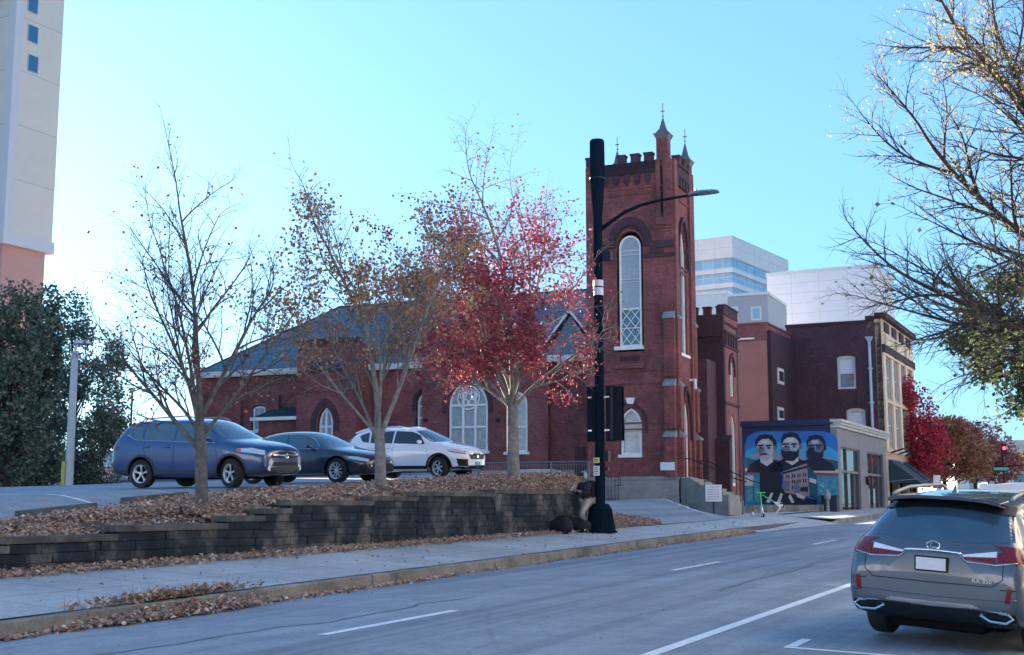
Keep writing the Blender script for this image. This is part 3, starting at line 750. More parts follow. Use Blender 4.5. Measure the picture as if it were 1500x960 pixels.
def turret(x, y, hs, z0, hb, w):
    t = MB(); t.box(x-w/2, x+w/2, y-w/2, y+w/2, z0+.003, z0+hb); o = t.build('turret', BRICK, ch)
    r = w/2*1.414; t = MB(); z = z0+hb
    t.frustum(x, y, z+.002, z+.1, r*1.02, r*1.14); t.frustum(x, y, z+.1, z+.2, r*1.18, r*1.28); t.frustum(x, y, z+.2, z+.27, r*1.36, r*1.44)
    t.frustum(x, y, z+.27, z+.27+.33*hs, r*1.2, r*.55, cap=False); t.frustum(x, y, z+.27+.33*hs, z+.27+hs, r*.55, .03)
    t.build('turret_cap', TUR, o)
    f = MB(); zt = z+.26+hs; f.bar((x, y, zt-.05), (x, y, zt+.75), .018); f.lathe([(0, -.06), (.06, 0), (0, .06)], x, y, 8, z0=zt+.1); f.lathe([(0, -.05), (.07, 0), (0, .05)], x, y, 8, z0=zt+.35)
    f.box(x-.1, x+.1, y-.012, y+.012, zt+.33, zt+.37); f.build('finial', TUR, o)
turret(-.46, .24, .80, zt_par, .98, .54)
turret(-.16, TD-.4, .9, zt_par, .36, .5)
turret(TX0+.55, TD-.4, .9, zt_par, .36, .5)
# white notice plate and lamp bracket on the tower
o = MB().box(gx(971.5, 684), -.0, -.46, -.425, gz(690), gz(678.5)).build('wall_plaque', M('white_plaque', (.55, .62, .68), rough=.4), None)
o.location = CH_.o; o.rotation_euler = (0, 0, -R(23)); tag(o, 'long white plaque on the tower wall beside the side door', 'plaque')
b = MB(); q = S(1016, 557, .3); b.box(.12, .42, q[0]-.12, q[0]+.1, q[1]-.05, q[1]+.05); b.box(.34, .42, q[0]-.1, q[0]+.08, q[1]-.42, q[1]-.05)
o = b.build('flood_lamp', WHITE, None); o.location = CH_.o; o.rotation_euler = (0, 0, -R(23)); tag(o, 'small white flood lamp bracketed on the right corner of the church tower', 'lamp')
# ------------------------------------------------------------------ nave
NV = 2.4                                                # depth of the nave front behind the tower front
nx0 = gx(291, 620, NV); nx1 = TX0+.02; ze = G(600, 538, NV)[1]; ng = 1.9
def nx(px, py=600): return G(px, py, NV)[0]
def nz(px, py): return G(px, py, NV)[1]
bigw = arch(nx(659), nx(719), nz(690, 664), nz(690, 600), nz(690, 552))
w2 = arch(nx(609), nx(635), nz(620, 664), nz(620, 592), nz(620, 572))
w3 = arch(nx(745), nx(776), nz(760, 664), nz(760, 592), nz(760, 572))
gxl, gxr = nx(622), nx(806); 
apex = (nx(712), nz(712, 436))
gable_out = [(gxl, ng), (gxr, ng), (gxr, ze), (gxr-.2, ze+.2), apex, (gxl+.2, ze+.2), (gxl, ze)]
GV = -.5
def shift(p): return p
bigw_o = [q for q in bigw]
panel('gable_wall', gable_out, [bigw, w3], NV-.3, .35, BRICK, ch)
panel('nave_wall', rect(nx(524), gxl, ng, ze), [arch(nx(609)-0, min(nx(635), gxl-.05), nz(620, 664), nz(620, 592), nz(620, 572))], NV, .35, BRICK, ch)
panel('nave_wall', rect(gxr, nx1, ng, ze), [], NV, .35, BRICK, ch)
panel('nave_wall', rect(nx0, nx(436), ng, ze), [arch(nx(369), nx(389), nz(380, 632), nz(380, 600), nz(380, 594), pointed=False)], NV, .35, BRICK, ch)
# porch bay with battlemented top
pv = NV-1.6
px_ = lambda p, q=560: G(p, q, pv)[0]; pz = lambda p, q: G(p, q, pv)[1]
panel('bay_wall', rect(px_(435), px_(523), ng, pz(480, 503)), [arch(px_(466), px_(489), pz(478, 665), pz(478, 622), pz(478, 596))], pv, .35, BRICK, ch)
b = MB(); b.box(px_(435), px_(435)+.35, pv+.35, NV+1, ng, pz(480, 503)); b.box(px_(523)-.35, px_(523), pv+.35, NV+1, ng, pz(480, 503))
b.box(px_(523)-3.2, px_(523)-.36, pv+.36, NV+1.5, pz(480, 503)-.5, pz(480, 503)-.3)
for z in (pz(480, 556), pz(480, 572)): b.box(px_(435)+.01, px_(523)-.01, pv-.05, pv-.002, z-.05, z+.05)
b.build('bay_wall', BRICK, ch)
b = MB(); b.box(px_(435)-.06, px_(523)+.06, pv-.1, pv+.45, pz(480, 503)+.003, pz(480, 496)); b.box(px_(455), px_(505), pv-.06, pv-.002, pz(480, 545), pz(480, 530)); b.build('dark_brickwork', BAND, ch)
b = MB(); gothic_ring(b, px_(477.5), .55, pz(478, 622), pz(478, 596)+.1, .28, pv-.08, pv-.003); b.build('hood_mould', BAND, ch)
LEAD = M('pale_leaded_glass', (.36, .41, .44), rough=.25, c2=(.2, .25, .29), vs=5, spec=.8)
def church_window(c0, c1, z0, zs, za, v, pointed=True, mull=(), trans=(), name='church_window', sill=True, y=.1):
    o_ = arch(c0, c1, z0, zs, za, pointed); i_ = arch(c0+.1, c1-.1, z0+.1, zs, za-.12, pointed)
    b = MB(); ring(o_, i_, v+y, v+y+.1, b)
    for t in mull: x = lerp(c0, c1, t); b.box(x-.06, x+.06, v+y-.01, v+y+.09, z0+.05, zs+(za-zs)*(1-abs(t-.5)*1.9))
    for z in trans: b.box(c0+.05, c1-.05, v+y+.005, v+y+.085, z-.05, z+.05)
    f = b.build(name, WHITE, ch)
    b = MB(); b.prism(arch(c0+.05, c1-.05, z0+.03, zs, za-.05, pointed), v+y+.1, v+y+.11); b.build('pane', LEAD, f)
    if sill: MB().box(c0-.15, c1+.15, v-.1, v+y, z0-.12, z0+.02).build('sill', WHITE, f, bevel=.01)
    return f
# tracery window of the gable
v = NV-.3; c0, c1 = nx(661), nx(717)
bw = church_window(c0, c1, nz(690, 662), nz(690, 596), nz(690, 556), v, mull=(.36, .68), trans=(nz(690, 626), nz(690, 594)))
b = MB()
def circ(b, cx, cz, r, t, y0, y1, n=14):
    for i in range(n):
        a0, a1 = 2*pi*i/n, 2*pi*(i+1)/n
        b.prism([(cx+(r+t)*cos(a0), cz+(r+t)*sin(a0)), (cx+(r+t)*cos(a1), cz+(r+t)*sin(a1)), (cx+r*cos(a1), cz+r*sin(a1)), (cx+r*cos(a0), cz+r*sin(a0))], y0, y1)
cc = (c0+c1)/2; zz = nz(690, 583)
for a in range(5): circ(b, cc+.33*cos(a*2*pi/5+.3), zz+.02+.33*sin(a*2*pi/5+.3), .14, .06, v+.09, v+.17)
circ(b, cc, zz, .56, .07, v+.088, v+.172, 22)
b.build('tracery', WHITE, bw)
church_window(nx(611), nx(633), nz(620, 663), nz(620, 592), nz(620, 574), NV, trans=(nz(620, 612), nz(620, 595)))
church_window(nx(746), nx(775), nz(760, 663), nz(760, 592), nz(760, 574), v, trans=(nz(760, 626),))
church_window(px_(468), px_(487.5), pz(478, 664), pz(478, 622), pz(478, 598), pv, trans=(pz(478, 625),), mull=(.5,))
church_window(nx(370), nx(388), nz(380, 631), nz(380, 600), nz(380, 595), NV, pointed=False, trans=(nz(380, 612),))
b = MB(); gothic_ring(b, cc, (c1-c0)/2+.1, nz(690, 596), nz(690, 556)+.1, .22, v-.07, v-.003)
gothic_ring(b, nx(622), .55, nz(620, 592), nz(620, 574)+.1, .14, NV-.06, NV-.003); b.build('hood_mould', BAND, ch)
b = MB()
for z in (nz(690, 548), nz(690, 640)): b.box(nx0, nx(436), NV-.04, NV-.002, z-.04, z+.04); b.box(nx(524), gxl-.01, NV-.04, NV-.002, z-.04, z+.04); b.box(gxr+.01, nx1, NV-.04, NV-.002, z-.04, z+.04)
for p in (292, 345, 400): b.box(nx(p), nx(p)+.5, NV-.25, NV-.003, ng, nz(p, 580))
b.build('string_course', BRICK, ch)
b = MB()
for p in (626, 731): b.box(nx(p), nx(p)+.18, v-.12, v-.003, nz(p, 619), nz(p, 614))
b.build('wall_bracket', DARKIN, ch)
# gable coping: white verge boards with a patterned kneeler
b = MB()
def slopebar(b, p, q, t, y0, y1):
    dx, dz = q[0]-p[0], q[1]-p[1]; l = sqrt(dx*dx+dz*dz); ox, oz = -dz/l*t, dx/l*t
    b.prism([p, q, (q[0]+ox, q[1]+oz), (p[0]+ox, p[1]+oz)], y0, y1)
L0 = (gxl+.2, ze+.2); R0 = (gxr-.2, ze+.2)
for k in range(5):
    t0, t1 = k/5+.0, k/5+.12+(.04 if k == 0 else 0)
    for A in (L0, R0):
        p, q = (lerp(A[0], apex[0], t0), lerp(A[1], apex[1], t0)), (lerp(A[0], apex[0], t1), lerp(A[1], apex[1], t1))
        if A is R0: p, q = q, p
        slopebar(b, p, q, .18, v-.14, v+.3)
b.build('coping', OFFWHITE, ch)
b = MB()
for A in (L0, R0):
    for k in range(5):
        t0, t1 = k/5+.122+(.04 if k == 0 else 0), (k+1)/5-.003
        p, q = (lerp(A[0], apex[0], t0), lerp(A[1], apex[1], t0)), (lerp(A[0], apex[0], t1), lerp(A[1], apex[1], t1))
        if A is R0: p, q = q, p
        slopebar(b, p, q, .15, v-.08, v+.3)
b.build('dark_brickwork', BAND, ch)
# roof: hipped at the left end, ridge parallel to the front; small dormer gable near the tower
def RPt(px, py, vv): x, z = G(px, py, vv); return (x, vv, z)
rv = NV+5.6
rl = RPt(496, 453, rv); rr = RPt(745, 430, rv); zr = (rl[2]+rr[2])/2
x_l = nx0-.35; x_r = nx1+.3; ez = ze+.05
A = (x_l, NV-.35, ez); B = (x_r, NV-.35, ez); C = (x_r, 2*rv-NV, ez); D = (x_l, 2*rv-NV, ez)
RL = (rl[0], rv, zr); RR = (x_r, rv, zr)
b = MB(); b.add([A, B, C, D, RL, RR], [(0, 1, 5, 4), (1, 2, 5), (2, 3, 4, 5), (3, 0, 4), (3, 2, 1, 0)]); roof = b.build('roof', SLATE, ch)
b = MB()
az_, rvz = apex[1]-.05, rv
tt = (az_-ez)/(zr-ez); yb = lerp(NV-.35, rv, min(1, tt))
b.add([(gxl+.1, NV-.02, ze+.06), (apex[0], NV-.02, az_), (gxr-.1, NV-.02, ze+.06), (apex[0], yb+.6, az_)], [(0, 3, 1), (1, 3, 2)])
b.build('gable_roof', SLATE, ch)
dz = nz(838, 458); b = MB(); xd = nx(836)
b.add([(xd-1.6, NV-.1, ez+.35), (xd, NV-.1, dz), (xd+1.6, NV-.1, ez+.35), (xd, lerp(NV-.35, rv, (dz-ez)/(zr-ez)), dz)], [(0, 3, 1), (1, 3, 2)]); b.build('dormer_roof', SLATE, ch)
b = MB(); b.prism([(xd-1.4, ez+.06), (xd+1.4, ez+.06), (xd, dz-.12)], NV+.05, NV+.12); b.build('dormer_front', M('dormer_louvre', (.10, .2, .25), rough=.6, var=.3, vs=14), ch)
b = MB(); slopebar(b, (xd-1.6, ez+.35), (xd, dz), .1, NV-.16, NV-.11); slopebar(b, (xd, dz), (xd+1.6, ez+.35), .1, NV-.16, NV-.11); b.build('verge_board', WHITE, ch)
b = MB(); b.tube([RL, RR], .07, 6); b.tube([(A[0], A[1], A[2]+.03), (RL[0], RL[1], RL[2])], .05, 5); b.build('ridge_tile', BAND, ch)
b = MB(); b.box(nx(338)-.2, nx(338)+.25, NV+1.1, NV+1.6, ez+.35, ez+1.05); b.frustum(nx(338), NV+1.35, ez+1.05, ez+1.25, .4, .2); b.build('roof_vent', DARKIN, ch)
b = MB()
for (a, c) in ((x_l, px_(435)-.0), (px_(523)+.02, gxl-.02), (gxr+.03, nx1)):
    b.prismx([(NV-.5, ez-.02), (NV-.55, ez+.14), (NV-.3, ez+.14), (NV-.3, ez-.16), (NV-.42, ez-.16)], a, c)
b.build('gutter', WHITE, ch)
# lean-to with green shingles and white gutter
lv = NV-1.2; lz = G(400, 612, lv)[1]; la, lb = G(372, 612, lv)[0], px_(434.5)
b = MB(); b.add([(la, lv-.2, lz+.0), (lb, lv-.2, lz+.0), (lb, NV-.003, lz+.62), (la+.5, NV-.003, lz+.62)], [(0, 1, 2, 3)]); b.add([(la, lv-.2, lz), (la+.5, NV-.003, lz+.62), (la, NV-.003, lz)], [(0, 1, 2)]); b.build('lean_to_roof', SLATE_GREEN, ch)
b = MB(); b.box(la-.05, lb-.01, lv-.3, lv-.2, lz-.16, lz+.02); b.build('gutter', WHITE, ch)
b = MB(); b.box(la+.3, lb-.01, lv, NV-.01, ng, lz-.0); b.build('lean_to_wall', BRICK, ch)
b = MB(); b.box(nx0, nx0+.35, NV+.35, 2*rv-NV, ng, ze); b.box(nx0+.35, nx1, 2*rv-NV-.4, 2*rv-NV-.1, ng, ze); b.build('nave_wall', BRICK, ch)
b = MB(); b.box(nx0-.05, nx1, NV-.38 if False else NV-.06, NV-.003, ng-.5, nz(700, 690)); b.box(gxl-.05, gxr+.05, v-.06, v-.003, ng-.5, nz(700, 690)); b.build('stone_base', STONE, ch)
# shadowed recess doorway right of the gable
b = MB(); b.box(nx(842), nx(856), NV-.08, NV-.003, ng, nz(842, 655)); b.build('recess_door', M('brown_door', (.06, .025, .02), rough=.7), ch)
# ------------------------------------------------------------------ porch tower behind (darker, battlemented)
KV = 5.2
kx = lambda p, q=520: G(p, q, KV)[0]; kz = lambda p, q: G(p, q, KV)[1]
xk1 = kx(1060); xk0 = -1.6; zk = kz(1040, 461)
yk1 = S(1080, 500, xk1)[0]
panel('porch_tower_wall', rect(xk0, xk1, ZB-.3, zk), [], KV, .35, BRICK_SOOT, ch)  # deep shade of this front is put into its brick colour
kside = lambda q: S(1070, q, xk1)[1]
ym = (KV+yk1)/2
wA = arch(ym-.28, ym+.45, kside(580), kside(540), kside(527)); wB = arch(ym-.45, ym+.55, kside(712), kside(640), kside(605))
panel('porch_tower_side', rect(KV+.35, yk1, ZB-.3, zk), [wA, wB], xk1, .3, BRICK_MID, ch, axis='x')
b = MB(); b.prismx(wA, xk1-.2, xk1-.15); b.prismx(wB, xk1-.2, xk1-.15); b.build('pane', GLASS, ch)
def ringx(A, t, x0, x1):
    b = MB(); c = sum(a[0] for a in A)/len(A); n = len(A); zc = sum(a[1] for a in A)/n
    for i in range(n):
        j = (i+1) % n; f = lambda p: (c+(p[0]-c)*(1-t/abs(.5)), zc+(p[1]-zc)*(1-t/2))
        b.prismx([A[i], A[j], f(A[j]), f(A[i])], x0, x1)
    return b
for A_, nm in ((wA, 'side_window'), (wB, 'side_window')):
    f = ringx(A_, .12, xk1-.16, xk1-.05).build(nm, WHITE, ch); bm = bmesh.new(); bm.from_mesh(f.data); bmesh.ops.recalc_face_normals(bm, faces=bm.faces); bm.to_mesh(f.data); bm.free()
b = MB(); gothic_ring(b, ym+.085, .5, kside(540), kside(527)+.15, .15, xk1, xk1+.08, fx=1)
for z in (kside(510), kside(592)): b.box(xk1, xk1+.07, KV, yk1, z-.07, z+.05)
for i in range(5): y = KV+.2+i*(yk1-KV-.3)/5; b.box(xk1, xk1+.12, y, y+.22, zk-1.5, zk-.9)
b.box(xk1, xk1+.14, KV, yk1, zk-.9, zk-.8); b.build('dark_brickwork', BAND, ch)
b = MB()
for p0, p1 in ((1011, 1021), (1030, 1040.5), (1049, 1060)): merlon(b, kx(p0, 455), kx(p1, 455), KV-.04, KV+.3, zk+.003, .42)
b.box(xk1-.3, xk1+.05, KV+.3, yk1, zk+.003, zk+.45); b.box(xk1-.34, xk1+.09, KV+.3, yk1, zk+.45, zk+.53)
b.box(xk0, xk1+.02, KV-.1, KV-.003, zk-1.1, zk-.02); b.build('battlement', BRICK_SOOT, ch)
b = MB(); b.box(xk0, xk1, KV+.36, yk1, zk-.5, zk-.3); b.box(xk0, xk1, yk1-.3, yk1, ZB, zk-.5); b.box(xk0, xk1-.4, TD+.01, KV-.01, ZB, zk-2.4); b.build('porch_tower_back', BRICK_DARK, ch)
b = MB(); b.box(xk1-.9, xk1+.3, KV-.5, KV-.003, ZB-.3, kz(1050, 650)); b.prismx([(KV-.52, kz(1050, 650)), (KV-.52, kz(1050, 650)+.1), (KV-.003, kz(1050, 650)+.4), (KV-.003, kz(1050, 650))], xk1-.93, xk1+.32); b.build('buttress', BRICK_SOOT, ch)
# side steps with sloping stone cheek walls and railing
STN = M('cheek_stone', (.13, .16, .165), rough=.9, var=.3, vs=2)
b = MB(); x0 = .5; z0 = z_stone-.05
ys = .2
cheek = [(0.16, 1.2), (0.16, z0), (.5, z0), (2.1, 1.9), (2.3, 1.85), (2.3, 1.2)]
b.prism(cheek, -.05, .22); b.prism([(x, z) for x, z in cheek], 2.75, 3.0)
b.build('step_cheek', STN, ch)
b = MB()
for k in range(6): b.box(.14, .55+k*.34, .23, 2.74, 1.2, z0-.02-k*.15)
b.build('steps', STONE, ch)
b = MB()
for y in (.08, 2.85):
    b.tube([(.3, y, z0+.85), (.6, y, z0+.85), (2.7, y, 2.75), (3.1, y, 2.65)], .025, 6)
    for (x, zz) in ((.35, z0), (1.2, z0-.3), (2.0, 2.2), (2.8, 1.9)): b.bar((x, y, zz-.1), (x, y, zz+.86 if x > .5 else z0+.85), .018)
b.build('handrail', BLACKP, ch)
# ------------------------------------------------------------------ railing in front of the church
fence = empty('metal_railing', CH_.W(-10, -8.5, 0), -R(23), 'long pale metal railing on the bank in front of the church gable', 'railing')
RAILM = M('grey_green_rail', (.12, .16, .17), rough=.5, metal=.4)
def GW(px, py, vv): x, z = G(px, py, vv); return x+10, z
fv = -8.5
xa, xb = GW(600, 690, fv)[0], GW(862, 680, fv)[0]
zt0 = GW(700, 676, fv)[1]; zt1 = GW(856, 679, fv)[1]; zb_ = GW(856, 722, fv)[1]
b = MB(); zt_ = (zt0+zt1)/2
b.bar((xa, 0, zt_), (xb, 0, zt_), .03); b.bar((xa, 0, zt_-.10), (xb, 0, zt_-.10), .018); b.bar((xa, 0, zb_+.1), (xb, 0, zb_+.1), .02)
xc_ = GW(879, 700, fv)[0]; b.tube([(xb, 0, zt_), (xb+.12, 0, zt_-.02), (xc_, 0, zt_-.42)], .03); b.bar((xb, 0, zb_+.1), (xc_, 0, zb_-.1), .02)
b.build('rail', RAILM, fence)
b = MB(); n = int((xb-xa)/.11)
for i in range(n): x = xa+.11*i; b.bar((x, 0, zb_+.1), (x, 0, zt_-.1), .008, 4)
for i in range(6): x = xb+.11*i; b.bar((x, 0, zb_), (x, 0, zt_-.1-.42*i/8), .008, 4)
b.build('baluster', RAILM, fence)
b = MB()
for i in range(6): x = lerp(xa, xb, i/5); b.box(x-.03, x+.03, -.03, .03, zb_-.9, zt_)
b.build('post', RAILM, fence)
f2 = empty('metal_railing', CH_.W(-5, -2.2, 0), -R(23), 'short green metal handrail at the left foot of the stone tower base', 'railing')
fv = -2.2
def GW2(px, py): x, z = G(px, py, fv); return x+5, z
b = MB(); xa, xb = GW2(884, 700)[0], GW2(909, 700)[0]; zt_ = GW2(900, 699)[1]; zm = GW2(900, 711)[1]; zb_ = GW2(900, 733)[1]
b.tube([(xa-.3, 0, zt_+.3), (xa+.2, 0, zt_), (xb, 0, zt_), (xb, 0, zm), (xa+.5, 0, zm)], .026)
for k in range(5): b.bar((xa+.05+k*.16, 0, zb_), (xa+.05+k*.16, 0, zt_), .014, 5)
b.bar((xa, 0, zb_+.05), (xa+.7, 0, zb_+.05), .016); b.build('rail', DKGREEN, f2)
# ------------------------------------------------------------------ corner shop with the mural
SH = Frame(17.85, 69.5, 26.2); A_ = R(26.2)
sg, ss_ = SH.G, SH.S
def shz(px, py, v=0): return sg(px, py, v)[1]
def shx(px, py=690, v=0): return sg(px, py, v)[0]
def sy(px, py=690): return ss_(px, py, 0)[0]
def syz(px, py): return ss_(px, py, 0)[1]
GREY = M('grey_render', (.20, .205, .225), rough=.8, var=.12, vs=1.2)
NAVY = M('navy_painted_wall', (.012, .022, .085), rough=.7, var=.2, vs=3)
shop = empty('corner_shop', SH.o, -A_, 'low grey corner shop with a painted mural on its side wall', 'shop')
gb = .95; ztop = (syz(1229, 627)+0)
xl = shx(1088); zmt = shz(1228, 622)
b = MB(); b.box(xl, -.01, 0, 14.8, gb-.6, zmt-.02); 
MB().box(xl, -.36, .0, .3, gb-.6, zmt).build('side_wall', NAVY, shop)
MB().box(xl-.05, -.2, -.12, .4, zmt+.003, zmt+.32).build('side_parapet', NAVY, shop)
d1 = rect(sy(1232, 700)+.1, sy(1259), syz(1240, 746), syz(1240, 655)+.1)
y1a, y1b = sy(1232.5), sy(1260.5); y2a, y2b = sy(1271), sy(1294.5)
zt1 = syz(1246, 657); zt2 = syz(1282, 666); zbt = syz(1246, 747)
panel('street_wall', [(0, gb-.6), (14.9, gb-.6), (14.9, zmt-.02), (0, zmt-.02)], [rect(y1a, y1b, zbt, zt1), rect(y2a, y2b, zbt+.1, zt1)], 0, .35, GREY, shop, axis='x')
b = MB(); b.box(-.35, .22, -.12, 15, zmt-.0, zmt+.14); b.box(-.35, .14, -.08, 15, zmt-.16, zmt-.003); b.box(-.35, .30, -.16, 15, zmt+.143, zmt+.30); b.build('cornice', M('pale_cornice', (.42, .43, .43), rough=.7, var=.15, vs=2), shop, bevel=.01)
b = MB(); b.box(xl+.3, -.35, .3, 14.8, zmt-.5, zmt-.3); b.build('roof', DARKIN, shop)
SHOPGL = M('shop_glass', (.05, .06, .08), rough=.02, spec=1)
for k, (a, c) in enumerate(((y1a, y1b), (y2a, y2b))):
    w_ = c-a
    b = MB(); b.box(-.30, -.12, a, a+.08, zbt, zt1); b.box(-.30, -.12, c-.08, c, zbt, zt1); b.box(-.3, -.12, a+.08, c-.08, zt1-.08, zt1)
    zt_ = syz(1248, 692); b.box(-.3, -.1, a+.08, c-.08, zt_-.07, zt_+.07); m_ = a+w_*.38; b.box(-.3, -.1, m_-.06, m_+.06, zbt, zt1-.08); b.box(-.3, -.1, a+w_*.7, a+w_*.7+.09, zbt, zt_)
    f = b.build('shopfront', M('shop_frame', (.05, .055, .07), rough=.5) if k == 0 else bpy.data.materials['shop_frame'], shop)
    MB().box(-.22, -.2, a+.08, c-.08, zbt+.1, zt1-.08).build('pane', SHOPGL, f)
    b = MB(); r2 = random.Random(k+3)
    b.box(-.9, -.6, a+.1, m_-.1, zbt+.1, zt1-.3); b.build('white_blind', M('window_blind', (.75, .72, .70), rough=.7, c2=(.62, .36, .33), vs=1.4) if k == 0 else bpy.data.materials['window_blind'], f)  # white and pink reflection of sunlit buildings, painted on a board behind glass
    MB().box(-1.6, -1.5, a, c, zbt, zt1).build('interior', DARKIN, f)
b = MB(); b.box(.003, .12, y1a-.05, y1b+.05, zbt-.45, zbt-.05); b.box(.003, .12, y2a-.05, y2b+.05, zbt-.45, zbt+.02); b.build('stall_riser', STONE, shop)
yl = sy(1266); o = MB().lathe([(.02, .25), (.10, .2), (.13, 0), (.1, -.2), (0, -.25)], .18, yl, 10, z0=syz(1266, 705)).box(0, .16, yl-.02, yl+.02, syz(1266, 705)+.2, syz(1266, 705)+.26).build('wall_lantern', BLACKP)
o.location = SH.o; o.rotation_euler = (0, 0, -A_); tag(o, 'small black lantern on the grey shop wall between its two windows', 'lantern')
# ---- mural: flat painted shapes on the side wall
mur = empty('mural', SH.o, -A_, 'painted mural of three bearded and moustached men above a stone building', 'mural')
P = lambda px, py: sg(px, py, 0)
LAY = [0]
def paint(name, pts, m, lvl, parent=None):
    q = [P(*p) for p in pts]; y = -.004*lvl-.003
    b = MB(); b.prism(q, y-.0035, y); return b.build(name, m, parent or mur, uv=False)
def pm(name, c, c2=None, vs=1.5): return M('mural_'+name, c, rough=.75, c2=c2, vs=vs)
m_sky = pm('blue', (.02, .22, .58), (.02, .10, .46), .5); m_mid = pm('cyan', (.05, .38, .66), (.02, .26, .60), .8)
m_pink = pm('pink', (.30, .26, .36), (.18, .28, .42)); m_dark = pm('ink', (.008, .014, .04)); m_teal = pm('teal', (.015, .10, .15), (.01, .06, .12)); 
m_yel = pm('yellow', (.68, .52, .24), (.46, .42, .32)); m_red = pm('red', (.25, .05, .08)); m_flesh = pm('flesh_light', (.46, .46, .54), (.28, .32, .42), 5); m_fl2 = pm('flesh_shadow', (.15, .19, .29), (.07, .10, .18), 5)
m_flow = pm('flowers', (.07, .36, .40), (.015, .13, .36), 3.5); m_bld = pm('stone_building', (.30, .27, .30), (.22, .20, .25), 3); m_wht = pm('white', (.5, .53, .6)); m_grn = pm('green_dots', (.16, .36, .22), (.05, .26, .28), 8)
def ell(cx, cy, rx, ry, n=16, a0=0, a1=2*pi): return [(cx+rx*cos(a0+(a1-a0)*i/n), cy+ry*sin(a0+(a1-a0)*i/n)) for i in range(n)]
paint('painted_sky', [(1091, 652), (1095, 640), (1105, 634), (1115, 632), (1205, 632), (1218, 635), (1226, 642), (1228, 655), (1228, 752), (1091, 740)], m_sky, 1)
paint('painted_sky_band', [(1092, 662), (1110, 652), (1140, 649), (1180, 649), (1215, 655), (1228, 663), (1228, 695), (1092, 690)], m_mid, 2)
for pts in ([(1094, 668), (1112, 664), (1128, 667), (1112, 672)], [(1128, 664), (1160, 662), (1178, 668), (1182, 676), (1150, 682), (1130, 676)], [(1196, 672), (1212, 669), (1226, 675), (1212, 677)], [(1168, 659), (1182, 657), (1180, 661)]): paint('painted_cloud', pts, m_pink, 3)
paint('painted_hill', [(1092, 670), (1104, 674), (1125, 672), (1150, 676), (1180, 674), (1200, 670), (1228, 676), (1228, 692), (1092, 688)], m_teal, 4)
paint('painted_dawn', [(1092, 686), (1115, 687), (1130, 683), (1150, 679), (1175, 682), (1200, 688), (1228, 688), (1228, 693), (1180, 692), (1092, 691)], m_yel, 5)
paint('painted_red_band', [(1092, 690.5), (1113, 690.5), (1113, 694), (1092, 693)], m_red, 6); paint('painted_red_band', [(1194, 692.5), (1228, 693.5), (1228, 697), (1196, 696)], m_red, 6)
paint('painted_meadow', [(1092, 694), (1113, 695), (1113, 737), (1092, 735)], m_flow, 6); paint('painted_meadow', [(1197, 697), (1228, 698), (1228, 738), (1200, 734)], m_flow, 6)
rm = random.Random(11)
for i in range(26): x, y = rm.uniform(1201, 1226), rm.uniform(700, 733); paint('painted_flower', ell(x, y, rm.uniform(.8, 1.8), rm.uniform(.6, 1.5), 6), m_grn if i % 3 else m_wht, 7)
for i in range(8): x, y = rm.uniform(1094, 1111), rm.uniform(698, 730); paint('painted_flower', ell(x, y, 1.3, 1.1, 6), m_grn, 7)
